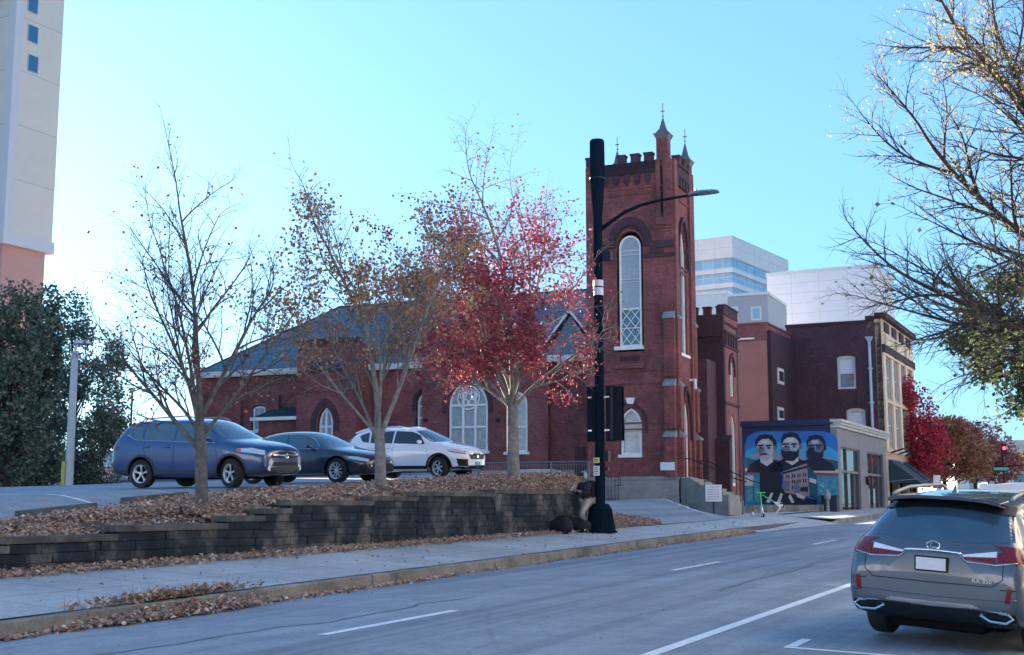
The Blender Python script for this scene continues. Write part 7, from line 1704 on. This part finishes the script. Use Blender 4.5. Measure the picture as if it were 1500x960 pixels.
for k in (1, -1): MB().tube([(-1.5, k*.59, 1.58), (-1.4, k*.59, 1.655), (-.2, k*.59, 1.69), (.1, k*.59, 1.64), (.2, k*.59, 1.585)], .016, 6).build('roof_rail', WHT, c.root, smooth=True)
b = MB(); b.add([(-1.93, -.52, 1.53), (-1.93, .52, 1.53), (-1.55, .56, 1.645), (-1.55, -.56, 1.645), (-1.92, -.52, 1.49), (-1.92, .52, 1.49), (-1.6, .56, 1.57), (-1.6, -.56, 1.57)], [(0, 3, 2, 1), (4, 5, 6, 7), (0, 1, 5, 4), (1, 2, 6, 5), (2, 3, 7, 6), (3, 0, 4, 7)]); b.build('spoiler', WHT, c.root, bevel=.01)
car_at(c, 643, 19.7, 115)
# ================= grey SUV in front, seen from behind
GRY = paint_mat('grey_car_paint', (.075, .10, .135), .35)
st = [(-2.44, .50, .66, .56, .78, .64, .74, .76, .80, .60, .79, 0), (-2.41, .40, .78, .48, .88, .64, .86, .84, .97, .64, .95, 0), (-2.33, .32, .84, .42, .925, .66, 1.0, .87, 1.10, .70, 1.07, -.05), (-2.22, .29, .86, .38, .94, .68, 1.07, .88, 1.20, .71, 1.17, -.08), (-2.05, .27, .87, .36, .947, .70, 1.10, .89, 1.36, .69, 1.31, -.10), (-1.86, .26, .88, .35, .95, .70, 1.11, .895, 1.53, .665, 1.46, -.12), (-1.66, .25, .88, .34, .95, .70, 1.10, .90, 1.625, .65, 1.55, -.08),
      (-1.2, .24, .88, .33, .95, .70, 1.08, .90, 1.675, .65, 1.60, 0), (-.5, .23, .88, .32, .948, .70, 1.05, .90, 1.695, .66, 1.62, 0), (.1, .23, .88, .32, .947, .70, 1.03, .90, 1.68, .66, 1.60, .05), (.45, .23, .88, .32, .947, .70, 1.02, .90, 1.60, .65, 1.51, .1), (.85, .23, .88, .32, .947, .70, 1.01, .90, 1.40, .67, 1.30, .16), (1.15, .23, .88, .32, .947, .70, 1.0, .90, 1.22, .72, 1.12, .16), (1.4, .24, .87, .33, .945, .70, .985, .88, 1.11, .74, 1.05, .08), (1.8, .25, .84, .34, .92, .70, .93, .83, 1.04, .68, .99, .04), (2.15, .27, .78, .36, .85, .66, .84, .74, .93, .58, .89, .05), (2.35, .31, .68, .40, .74, .60, .74, .64, .80, .48, .77, .05), (2.44, .38, .54, .46, .60, .56, .64, .50, .68, .36, .66, .03)]
c = Car('grey_suv', st, GRY, 'metallic grey SUV seen from behind, large at the lower right', 'car', (1.42, -1.37), .375, .95, archr=.42)
for x in c.wheels:
    for s in (1, -1): c.wheel(x, s, 5, .25, 0)
arch_trim(c, GRY, .04)
DKG = CARGLB
c.patch('rear_window', [(-.78, 1.175), (-.4, 1.145), (0, 1.14), (.4, 1.145), (.78, 1.175)], [(-.67, 1.475), (-.3, 1.53), (0, 1.54), (.3, 1.53), (.67, 1.475)], 'B', M('tinted_rear_glass', (.05, .11, .17), rough=.05, spec=1, c2=(.02, .05, .09), vs=1.2), off=.004, rows=8, cols=22)
c.patch('window_surround', [(-.69, 1.43), (-.3, 1.475), (0, 1.485), (.3, 1.475), (.69, 1.43)], [(-.655, 1.515), (-.3, 1.60), (0, 1.61), (.3, 1.60), (.655, 1.515)], 'B', BLACKP, off=.016, rows=3, cols=20)
b = MB(); N_ = 14; A = []; B = []; C_ = []; D_ = []
for i in range(N_+1):
    y = lerp(-.60, .60, i/N_); k = 1-(abs(y)/.60)**3*.7; zt_ = 1.565+.065*k; A.append((-1.72, y, zt_+.012)); B.append((-2.06-.05*k, y*1.0, zt_-.015)); C_.append((-2.05-.05*k, y, zt_-.05)); D_.append((-1.85, y, zt_-.07))
w = N_+1; fs = []
for r_ in range(3):
    for i in range(N_): fs.append((r_*w+i, r_*w+i+1, (r_+1)*w+i+1, (r_+1)*w+i))
b.add(A+B+C_+D_, fs); sp_ = b.build('spoiler', GRY, c.root, ang=45); so_ = sp_.modifiers.new('s', 'SOLIDIFY'); so_.thickness = .012
b = MB(); b.box(-2.075, -2.055, -.2, .2, 1.585, 1.60); b.build('brake_light', TAIL, sp_)
# lamps, trims, plate
for k, s in ((1, 'L'), (-1, 'R')):
    c.patch('tail_light', [(k*.90, 1.0), (k*.66, .955)] if k > 0 else [(k*.66, .955), (k*.90, 1.0)], [(k*.885, 1.135), (k*.66, 1.06)] if k > 0 else [(k*.66, 1.06), (k*.885, 1.135)], 'B', TAIL, off=.010, rows=4, cols=6)
    c.patch('tail_light', [(-2.36, .95), (-2.05, 1.02)], [(-2.30, 1.13), (-1.97, 1.09)], s, TAIL, off=.010, rows=4, cols=7)
    c.patch('tail_light', sorted([(k*.645, .955), (k*.30, .975)]), sorted([(k*.645, 1.015), (k*.30, 1.0)]), 'B', TAIL, off=.010, rows=3, cols=7)
    c.patch('clear_lens', sorted([(k*.645, 1.02), (k*.32, 1.003)]), sorted([(k*.645, 1.075), (k*.30, 1.02)]), 'B', M('clear_lens', (.75, .8, .85), rough=.1, spec=1) if 'clear_lens' not in bpy.data.materials else bpy.data.materials['clear_lens'], off=.010, rows=3, cols=7)
    c.line('tail_trim', [(k*.90, .985), (k*.64, .94), (k*.36, .955), (k*.27, 1.02)], 'B', CHROME, w=.012, off=.008)
    c.patch('reflector', sorted([(k*.80, .56), (k*.745, .57)]), sorted([(k*.815, .72), (k*.77, .725)]), 'B', TAIL, off=.012, rows=3, cols=2)
    # exhaust finisher
    pts = [(k*.50, .425), (k*.56, .475), (k*.78, .455), (k*.83, .415), (k*.76, .365), (k*.60, .37)]; q, n = c.hit((k*.62, .44), 'B')
    b = MB(); loop = [(-2.415+.0, y, z) for y, z in pts]+[(-2.415, pts[0][0], pts[0][1])]; b.tube(loop, .014, 6); f = b.build('exhaust_tip', CHROME, c.root); b = MB(); b.add([(-2.39, y, z) for y, z in pts], [tuple(range(6))]); b.add([(-2.39, y, z) for y, z in pts], [tuple(range(5, -1, -1))]); b.build('pipe_mouth', SEAM, f)
    MB().tube([(-1.75, k*.64, 1.60), (-1.62, k*.635, 1.635), (-1.2, k*.63, 1.685), (0, k*.63, 1.72), (.2, k*.63, 1.68), (.3, k*.62, 1.62)], .022, 8).build('roof_rail', GALV, c.root, smooth=True)
c.line('chrome_strip', [(-.30, 1.02), (-.27, 1.035), (0, 1.045), (.27, 1.035), (.30, 1.02)], 'B', CHROME, w=.032, off=.012, n=6)
c.patch('plate_recess', [(-.50, .80), (.50, .80)], [(-.27, 1.0), (.27, 1.0)], 'B', M('recess_grey', (.14, .14, .15), rough=.35, metal=.6, coat=.5), off=.003, rows=3)
q, n = c.hit((0, .90), 'B'); pl = MB().box(q.x-.035, q.x-.005, -.175, .175, .825, .985).build('number_plate', BLACKP, c.root, bevel=.006); MB().box(q.x-.04, q.x-.036, -.155, .155, .842, .968).build('plate_face', M('plate_white', (.72, .70, .74), rough=.5, var=.06, vs=20), pl)
for pts in ([(-.70, 1.13), (-.72, .98), (-.72, .80), (-.62, .72), (0, .715), (.62, .72), (.72, .80), (.72, .98), (.70, 1.13)], [(-.92, .70), (-.7, .70)], [(.7, .70), (.92, .70)]): c.line('tailgate_seam', pts, 'B', SEAM, w=.012, off=.0)
c.patch('bumper_lip', [(-.50, .49), (0, .475), (.50, .49)], [(-.42, .525), (0, .515), (.42, .525)], 'B', M('satin_trim', (.45, .46, .48), rough=.25, metal=.9), off=.014, rows=2)
c.patch('lower_bumper', [(-.86, .30), (0, .27), (.86, .30)], [(-.84, .46), (-.45, .475), (0, .465), (.45, .475), (.84, .46)], 'B', BLACKP, off=.010, rows=4, cols=20)
c.line('character_line', [(-.86, .60), (-.4, .585), (0, .58), (.4, .585), (.86, .60)], 'B', GRY, w=.03, off=-.004)
# oval emblem and lettering
q, n = c.hit((0, 1.10), 'B'); ex = -2.42
q, n = c.hit((0, 1.095), 'B'); ex = q.x-.012
b = MB(); b.tube([(ex, .068*cos(2*pi*i/28), 1.095+.045*sin(2*pi*i/28)) for i in range(29)], .0075, 6); b.tube([(ex, .012, 1.13), (ex, .03, 1.085), (ex, .02, 1.075), (ex, -.05, 1.075)], .008, 6); b.build('emblem', CHROME, c.root)
q, n = c.hit((-.52, .775), 'B'); text('lettering', 'RX 350', .066, WHITE, c.root, (q.x-.012, -.52, .772), rot=(pi/2, 0, -pi/2))
b = MB(); b.add([(-1.45, 0, 1.665), (-1.62, -.03, 1.645), (-1.62, .03, 1.645), (-1.60, 0, 1.76)], [(0, 3, 1), (0, 2, 3), (1, 3, 2)]); b.build('fin_antenna', GRY, c.root)
zw0 = lambda x: 1.10-.045*(x+.5); zw1 = lambda x: 1.545-.15*max(0, (x+.1))**1.6-.10*max(0, -(x+1.2))
c.both('window', [(-.3, zw0(-.3)), (.90, zw0(.9)-.01)], [(-.3, zw1(-.3)), (.3, zw1(.3)), (.65, 1.36), (.90, 1.06)], DKG, rows=5); c.both('window', [(-1.25, zw0(-1.25)), (-.36, zw0(-.36))], [(-1.3, zw1(-1.3)), (-.36, zw1(-.36))], DKG, rows=5); c.both('quarter_window', [(-1.72, zw0(-1.72)+.12), (-1.5, zw0(-1.5)+.0), (-1.31, zw0(-1.31))], [(-1.62, zw1(-1.62)-.10), (-1.5, zw1(-1.5)-.05), (-1.36, zw1(-1.36)-.01)], DKG, rows=4, cols=8)
for s in 'LR':
    c.line('window_trim', [(-1.8, 1.27), (-1.5, 1.15), (.9, 1.02)], s, CHROME, w=.016, off=.004)
    for pts in ([(-.33, .42), (-.33, 1.06)], [(-1.3, 1.08), (-1.15, .80), (-.95, .66), (-.88, .42)], [(1.0, .42), (.98, 1.0)], [(-.88, .42), (1.0, .42)]): c.line('door_seam', pts, s, SEAM, w=.009, off=.0005)
c.patch('windscreen', [(-.78, 1.1), (0, 1.12), (.78, 1.1)], [(-.6, 1.54), (0, 1.6), (.6, 1.54)], 'F', CARGL, rows=8, cols=14); handle(c, -.55, .95, CHROME); handle(c, -1.15, .97, CHROME); mirror(c, .76, 1.09, GRY)
c.both('headlight', [(1.75, .80), (2.3, .68)], [(1.7, .88), (2.3, .76)], LAMP, off=.006, rows=3, cols=8); c.patch('grille', [(-.5, .34), (.5, .34)], [(-.4, .74), (.4, .74)], 'F', SEAM, off=.006, rows=4)
GAZ = 35.0; GSU = Vector((.3225*13.6+2.44*sin(R(GAZ)), 13.6+2.44*cos(R(GAZ)), 0)); set_car(c, GSU.x, GSU.y, GAZ, zf_road); grey = c
c.root.rotation_euler.rotate_axis('X', R(1.3))
MB().box(-2.2, -1.75, -.5, .5, .20, .36).box(-1.7, 1.7, -.6, .6, .19, .33).build('silencer_shade_boxes', RIMDK, c.root, bevel=.03)  # silencer and near-black boxes that deepen the shade under the car
# ================= white wagon ahead of it: a stretched copy of the white SUV's parts would share its look, so build the same kind again
def copy_tree(o, parent=None):
    c_ = o.copy(); COL.objects.link(c_); c_.parent = parent
    for ch_ in list(o.children): copy_tree(ch_, c_)
    return c_
src = bpy.data.objects['white_suv']; wc = copy_tree(src)
p = RW(24.9, 1.9); wc.location = (p.x, p.y, zroad(24.9)-.0); a = R(26.2); wc.rotation_euler = (0, 0, pi/2-a); del wc['group']
tag(wc, 'white car parked ahead of the grey SUV, only its roof showing', 'car')
# ------------------------------------------------------------------ person leaning at the end of the wall
def skin(name, joints, edges, m, parent, sub=2, root=0):
    me = bpy.data.meshes.new(name); me.from_pydata([j[0] for j in joints], edges, []); o = bpy.data.objects.new(name, me); COL.objects.link(o)
    o.modifiers.new('skin', 'SKIN'); o.modifiers['skin'].use_smooth_shade = True
    for i, j in enumerate(joints):
        r = j[1]; me.skin_vertices[0].data[i].radius = (r if isinstance(r, tuple) else (r, r)); me.skin_vertices[0].data[i].use_root = (i == root)
    s = o.modifiers.new('sub', 'SUBSURF'); s.levels = s.render_levels = sub
    dg = bpy.context.evaluated_depsgraph_get(); dg.update(); nm = bpy.data.meshes.new_from_object(o.evaluated_get(dg)); bpy.data.objects.remove(o)
    nm.materials.clear(); return link_mesh(name, nm, m, parent, smooth=True, uv=False)
SKIN = M('person_skin', (.30, .17, .13), rough=.6); JKT = M('black_jacket', (.010, .012, .022), rough=.8, bump=.3, bs=20); TRS = M('pale_trousers', (.46, .44, .38), rough=.85, c2=(.28, .27, .25), vs=9); SHO = M('dark_shoe', (.03, .03, .035), rough=.6)
PWW = 15.12; s_, _ = at_w(861, 781, PWW); pp = RW(s_, PWW, H(PWW, s_)); per = empty('person', pp, R(212), 'person in a black jacket and pale trousers leaning beside the street pole', 'person')
# local: +x faces (towards photo left after the turn), y sideways, z up
legL = [((.02, -.09, .93), .105), ((.05, -.10, .72), .088), ((.06, -.10, .48), .062), ((.02, -.10, .28), .058), ((-.02, -.10, .10), .045)]
J = [((.0, 0, .96), (.15, .13)), ((.03, 0, 1.10), (.15, .12)), ((.07, 0, 1.27), (.17, .13)), ((.10, 0, 1.42), (.15, .11)), ((.14, 0, 1.50), .065), ((.17, 0, 1.56), .06),
     ((.03, -.10, .90), .11), ((.07, -.11, .70), .09), ((.10, -.11, .50), .065), ((.03, -.11, .28), .06), ((-.02, -.11, .07), .045), ((.14, -.12, .045), .038),
     ((.03, .10, .90), .11), ((.20, .12, .72), .09), ((.30, .12, .53), .065), ((.20, .12, .30), .06), ((.08, .12, .08), .045), ((.24, .13, .045), .038),
     ((.11, -.19, 1.42), .075), ((.15, -.26, 1.28), .06), ((.20, -.27, 1.16), .05), ((.34, -.18, 1.22), .042), ((.43, -.10, 1.27), .032),
     ((.11, .19, 1.42), .075), ((.15, .26, 1.28), .06), ((.22, .26, 1.16), .05), ((.36, .16, 1.20), .042), ((.45, .08, 1.25), .032)]
E = [(0, 1), (1, 2), (2, 3), (3, 4), (4, 5), (0, 6), (6, 7), (7, 8), (8, 9), (9, 10), (10, 11), (0, 12), (12, 13), (13, 14), (14, 15), (15, 16), (16, 17), (3, 18), (18, 19), (19, 20), (20, 21), (21, 22), (3, 23), (23, 24), (24, 25), (25, 26), (26, 27)]
body = skin('body', J, E, SKIN, per)
# head with nose, mouth, eyes, ears
hc = Vector((.205, 0, 1.665)); b = MB(); vs = []; fs = []; nu, nv = 20, 14
for j in range(nv+1):
    t = pi*j/nv
    for i in range(nu):
        a = 2*pi*i/nu; x, y, z = sin(t)*cos(a), sin(t)*sin(a), cos(t); X = x*.098*(1 if x < 0 else .95+.08*max(0, -z)); Y = y*.076*(1-.18*max(0, -z)); Z = z*.118
        if x > .5 and abs(y) < .28 and -.35 < z < .12: X += .022*(1-abs(y)/.28)*(1-abs(z+.15)/.3)
        vs.append((hc.x+X+.02*(-z if z < 0 else 0), hc.y+Y, hc.z+Z))
for j in range(nv):
    for i in range(nu): fs.append((j*nu+i, (j+1)*nu+i, (j+1)*nu+(i+1) % nu, j*nu+(i+1) % nu))
b.add(vs, fs); hd = b.build('head', SKIN, per, smooth=True, uv=False)
for k in (1, -1):
    MB().lathe([(0, -.012), (.012, 0), (0, .012)], hc.x+.088, hc.y+k*.03, 8, z0=hc.z+.005).build('eye', M('eye_dark', (.02, .02, .02), rough=.2) if 'eye_dark' not in bpy.data.materials else bpy.data.materials['eye_dark'], hd)
    MB().lathe([(0, -.03), (.014, 0), (0, .03)], hc.x-.005, hc.y+k*.076, 8, z0=hc.z-.01).build('ear', SKIN, hd)
MB().tube([(hc.x+.098, -.02, hc.z-.062), (hc.x+.104, 0, hc.z-.060), (hc.x+.098, .02, hc.z-.062)], .006, 5).build('mouth', M('lips', (.25, .08, .08), rough=.6), hd)
b = MB(); b.lathe([(.088, -.0), (.104, .0), (.106, .03), (.098, .07), (.07, .105), (.03, .122), (0, .125)], hc.x-.012, 0, 20, z0=hc.z+.018); b.build('beanie', M('dark_beanie', (.02, .022, .04), rough=.95), per, smooth=True, uv=False)
# hood behind the head, jacket, trousers, shoes
def lift(js, es, d, name, m): return skin(name, [(p, (tuple(q+d for q in r) if isinstance(r, tuple) else r+d)) for p, r in js], es, m, per)
ji = [0, 1, 2, 3, 4, 18, 19, 20, 21, 23, 24, 25, 26]; mp_ = {k: i for i, k in enumerate(ji)}
jj = [J[k] for k in ji]; jj[0] = ((-.01, 0, .84), (.165, .145)); lift(jj, [(mp_[a], mp_[b_]) for a, b_ in E if a in mp_ and b_ in mp_], .026, 'jacket', JKT)
ti = [0, 6, 7, 8, 9, 10, 12, 13, 14, 15, 16]; mp_ = {k: i for i, k in enumerate(ti)}; lift([J[k] for k in ti], [(mp_[a], mp_[b_]) for a, b_ in E if a in mp_ and b_ in mp_], .016, 'trousers', TRS)
for k in (10, 16):
    p = J[k][0]; skin('shoe', [((p[0]-.03, p[1], .05), (.05, .05)), ((p[0]+.06, p[1], .045), (.05, .045)), ((p[0]+.18, p[1], .035), (.045, .032))], [(0, 1), (1, 2)], SHO, per)
b = MB(); b.lathe([(.10, -.06), (.135, 0), (.13, .10), (.09, .17), (.04, .2), (0, .205)], hc.x-.055, 0, 18, z0=hc.z-.03); hood = b.build('hood', M('pale_grey_hood', (.30, .38, .40), rough=.9), per, smooth=True, uv=False)
bm = bmesh.new(); bm.from_mesh(hood.data); bmesh.ops.delete(bm, geom=[v for v in bm.verts if v.co.x > hc.x+.03], context='VERTS'); bm.to_mesh(hood.data); bm.free(); hood.modifiers.new('s', 'SOLIDIFY').thickness = .012
# hands: palm, four bent fingers of unequal length and a thumb, holding a phone
for k, wrist in ((-1, Vector((.43, -.10, 1.27))), (1, Vector((.45, .08, 1.25)))):
    t = Vector((.09, -k*.065, .03)).normalized(); js = [(tuple(wrist), .026), (tuple(wrist+t*.05), (.032, .018)), (tuple(wrist+t*.085), (.034, .016))]; es = [(0, 1), (1, 2)]
    up = Vector((0, 0, 1))
    for f_, (o_, ln) in enumerate(((.026, .070), (.009, .080), (-.009, .074), (-.026, .058))):
        base = wrist+t*.085+up*o_; m1 = base+t*ln*.5; m2 = m1+(t*.35+Vector((-.2, -k*.9, 0)))*ln*.42; n0 = len(js); js += [(tuple(base+t*.012), .0085), (tuple(m1), .008), (tuple(m2), .007)]; es += [(2, n0), (n0, n0+1), (n0+1, n0+2)]
    tb = wrist+t*.03+up*.03; n0 = len(js); js += [(tuple(tb), .011), (tuple(tb+t*.03+up*.03), .010), (tuple(tb+t*.06+up*.035), .008)]; es += [(1, n0), (n0, n0+1), (n0+1, n0+2)]
    skin('hand', js, es, SKIN, per, sub=1)
ph = MB().box(-.005, .005, -.038, .038, -.075, .075).build('phone', M('pale_phone', (.45, .5, .55), rough=.2), None, bevel=.004)
pw = Matrix.Translation(pp) @ Matrix.Rotation(R(212), 4, 'Z') @ Vector((.56, -.012, 1.30)); ph.location = pw; ph.rotation_euler = (0, R(-25), R(212)); tag(ph, 'pale phone held up in the hands of the person by the pole', 'phone')
# rucksack on the back with a pale patch
rk = MB(); rk.prism([(-.30, 1.08), (-.06, 1.02), (-.02, 1.5), (-.12, 1.56), (-.27, 1.48)], -.15, .15)
o = rk.build('rucksack', M('black_bag_cloth', (.012, .013, .02), rough=.85), None, bevel=.03); o.location = pp; o.rotation_euler = (0, 0, R(212)); tag(o, 'black rucksack with pale patch on the back of the leaning person', 'rucksack'); MB().box(-.315, -.30, -.08, .08, 1.36, 1.47).build('patch', WHITE, o)
# black bags heaped against the wall end
BAG = bpy.data.materials['black_bag_cloth']
def bag(px, py, w_, L_, D_, Hh, rz, lab, seed):
    s_, _ = at_w(px, py, w_); p = RW(s_, w_, H(w_, s_)); r = random.Random(seed); b = MB(); vs = []; fs = []; nu, nv = 16, 9
    for j in range(nv+1):
        t = -pi/2+pi*j/nv
        for i in range(nu):
            a = 2*pi*i/nu; f = lambda v, e: (abs(v)**e)*(1 if v > 0 else -1); q = 1+r.uniform(-.09, .09)
            vs.append((L_/2*f(cos(a), .85)*f(cos(t), .75)*q, D_/2*f(sin(a), .85)*f(cos(t), .75)*q, Hh/2+Hh/2*f(sin(t), .9)*(1+.22*sin(a*2+seed))))
    for j in range(nv):
        for i in range(nu): fs.append((j*nu+i, j*nu+(i+1) % nu, (j+1)*nu+(i+1) % nu, (j+1)*nu+i))
    b.add(vs, fs); e = empty('duffel_bag', p, rz, lab, 'bag', 'black bags at the end of the block wall'); b.build('sack', BAG, e, smooth=True, uv=False)
    MB().tube([(-L_*.22, -.02, Hh*.93), (-L_*.15, -.02, Hh*1.18), (L_*.15, -.02, Hh*1.18), (L_*.22, -.02, Hh*.93)], .014, 6).build('strap', BAG, e, smooth=True)
bag(846, 778, 15.2, .85, .5, .36, -R(20), 'long black bag on the ground right beside the leaning person', 1)
bag(822, 778, 15.2, .80, .42, .42, -R(40), 'fuller black bag farthest left of those by the wall end', 2)
# ------------------------------------------------------------------ unseen terrace added across the street and behind the viewer to bounce sunlight
op = empty('bounce_terrace', (0, 0, 0), -RA, None, None); op['kind'] = 'structure'
# local x = right of street, y = along street
OPW = [M('bounce_cream', (.86, .76, .64), rough=.85, var=.08, vs=.3), M('bounce_stone', (.84, .77, .70), rough=.85, var=.08, vs=.3), M('bounce_buff', (.80, .68, .55), rough=.85, var=.08, vs=.3)]
COOL = M('bounce_grey', (.70, .72, .76), rough=.85, var=.1, vs=.3)
def facing(x0, x1, y0, y1, z1, m, front):
    MB().box(x0, x1, y0, y1, -.5, z1).build('terrace_wall', m, op)
    MB().box(x0-.3, x1+.3, y0-.3, y1+.3, z1+.003, z1+.5).build('bounce_cornice', m, op)
    b = MB()
    nfl = int(z1/3.6)
    for k in range(nfl):
        z = .9+k*3.6
        if front == 'x':
            y = y0+1.2
            while y+1.3 < y1-.8: b.box(x0-.04, x0-.003, y, y+1.3, z, z+2.0); y += 3.0
        else:
            x = x0+1.2
            while x+1.3 < x1-.8: b.box(x, x+1.3, y1+.003, y1+.04, z, z+2.0); x += 3.0
    b.build('terrace_window', GLASS, op)
y = -30; k = 0; r_ = random.Random(5)
while y < 130:
    L_ = r_.uniform(13, 20); facing(9.0, 21, y, y+L_-.05, r_.uniform(12, 17), OPW[k % 3], 'x'); y += L_; k += 1
x = -62; k = 1
while x < 16:
    L_ = r_.uniform(14, 20); facing(x, x+L_-.05, -50, -38, r_.uniform(12, 17), COOL, 'y'); x += L_; k += 1
# ------------------------------------------------------------------ pieces that stand apart become parts of their own
def split_far(o, tol=.3, most=40):
    me = o.data; n = len(me.vertices); par = list(range(n))
    def find(a):
        while par[a] != a: par[a] = par[par[a]]; a = par[a]
        return a
    for e in me.edges:
        a, b = find(e.vertices[0]), find(e.vertices[1])
        if a != b: par[a] = b
    isl = {}
    for i in range(n): isl.setdefault(find(i), []).append(i)
    keys = list(isl); bb = []
    for k in keys:
        c = [me.vertices[i].co for i in isl[k]]; bb.append([min(v[a] for v in c) for a in range(3)]+[max(v[a] for v in c) for a in range(3)])
    g = list(range(len(keys)))
    def gf(a):
        while g[a] != a: a = g[a]
        return a
    for i in range(len(keys)):
        for j in range(i):
            if all(bb[i][a]-tol <= bb[j][a+3] and bb[j][a]-tol <= bb[i][a+3] for a in range(3)):
                a, b = gf(i), gf(j)
                if a != b: g[a] = b
    cl = {}
    for i, k in enumerate(keys): cl.setdefault(gf(i), set()).update(isl[k])
    if not 1 < len(cl) <= most: return
    for s in cl.values():
        bm = bmesh.new(); bm.from_mesh(me); bm.verts.ensure_lookup_table()
        bmesh.ops.delete(bm, geom=[v for v in bm.verts if v.index not in s], context='VERTS')
        m2 = bpy.data.meshes.new(o.name.split('.')[0]); bm.to_mesh(m2); bm.free()
        for m_ in me.materials: m2.materials.append(m_)
        q = bpy.data.objects.new(o.name.split('.')[0], m2); COL.objects.link(q); q.parent = o.parent
        for md in o.modifiers:
            if md.type == 'BEVEL': b = q.modifiers.new('b', 'BEVEL'); b.width = md.width; b.segments = 2; b.limit_method = 'ANGLE'
    bpy.data.objects.remove(o)
for nm_, tol in (('buttress', .2), ('buttress_capping', .1), ('dark_brickwork', .35), ('hood_mould', .1), ('battlement', .6), ('gutter', .3), ('string_course', .5), ('coping', .6), ('wall_bracket', .2), ('step_cheek', .2), ('handrail', .5), ('bay_wall', .3), ('stone_base', .3), ('stall_riser', .2), ('pane', .3), ('window_frame', .3), ('sign_bracket', .3), ('stone_trim', .2), ('verge_board', .1), ('ridge_tile', .1), ('porch_tower_back', .1), ('nave_wall', .1), ('back_wall', .1), ('dark_cornice', .1), ('control_box', .1), ('post', .1)):
    for o in [o for o in list(bpy.data.objects) if o.type == 'MESH' and o.name.split('.')[0] == nm_ and not o.children and o.parent and o.parent.name.split('.')[0] in ('church', 'corner_shop', 'brick_building', 'street_pole', 'metal_railing')]: split_far(o, tol)
EXPO = 2.6
# ------------------------------------------------------------------ light and camera
SUN_AZ, SUN_EL = -26.5, 10.0
w = bpy.data.worlds.new('World'); SC.world = w; w.use_nodes = True
nt = w.node_tree; bg = nt.nodes['Background']
sky = nt.nodes.new('ShaderNodeTexSky'); sky.sky_type = 'NISHITA'; sky.sun_disc = False
sky.sun_elevation = R(SUN_EL); sky.sun_rotation = R(SUN_AZ); sky.air_density = 1.0; sky.dust_density = .7; sky.ozone_density = 1.2
tint = nt.nodes.new('ShaderNodeMixRGB'); tint.blend_type = 'MULTIPLY'; tint.inputs[0].default_value = 1
tint.inputs[2].default_value = (.255, .50, .84, 1)
gm = nt.nodes.new('ShaderNodeGamma'); gm.inputs[1].default_value = .46
nt.links.new(sky.outputs[0], gm.inputs[0]); nt.links.new(gm.outputs[0], tint.inputs[1]); nt.links.new(tint.outputs[0], bg.inputs[0]); bg.inputs[1].default_value = .15
L = bpy.data.lights.new('sun', 'SUN'); L.energy = 5.0; L.angle = R(.53); L.color = (1, .9, .76)
so = bpy.data.objects.new('sun', L); COL.objects.link(so)
d = Vector((sin(R(SUN_AZ))*cos(R(SUN_EL)), cos(R(SUN_AZ))*cos(R(SUN_EL)), sin(R(SUN_EL))))
so.rotation_euler = d.to_track_quat('Z', 'Y').to_euler(); so.location = d*60
cam = bpy.data.cameras.new('camera'); co = bpy.data.objects.new('camera', cam); COL.objects.link(co); SC.camera = co
cam.sensor_width = 36; cam.lens = 36*FP/1500; cam.clip_start = .05; cam.clip_end = 5000
co.location = (0, 0, CZ); co.rotation_euler = (pi/2+PITCH, 0, 0)
SC.view_settings.view_transform = 'Standard'; SC.view_settings.look = 'None'; SC.view_settings.exposure = EXPO; SC.view_settings.gamma = 1
SC.cycles.use_denoising = True
SC.cycles.max_bounces = 6; SC.cycles.transparent_max_bounces = 12
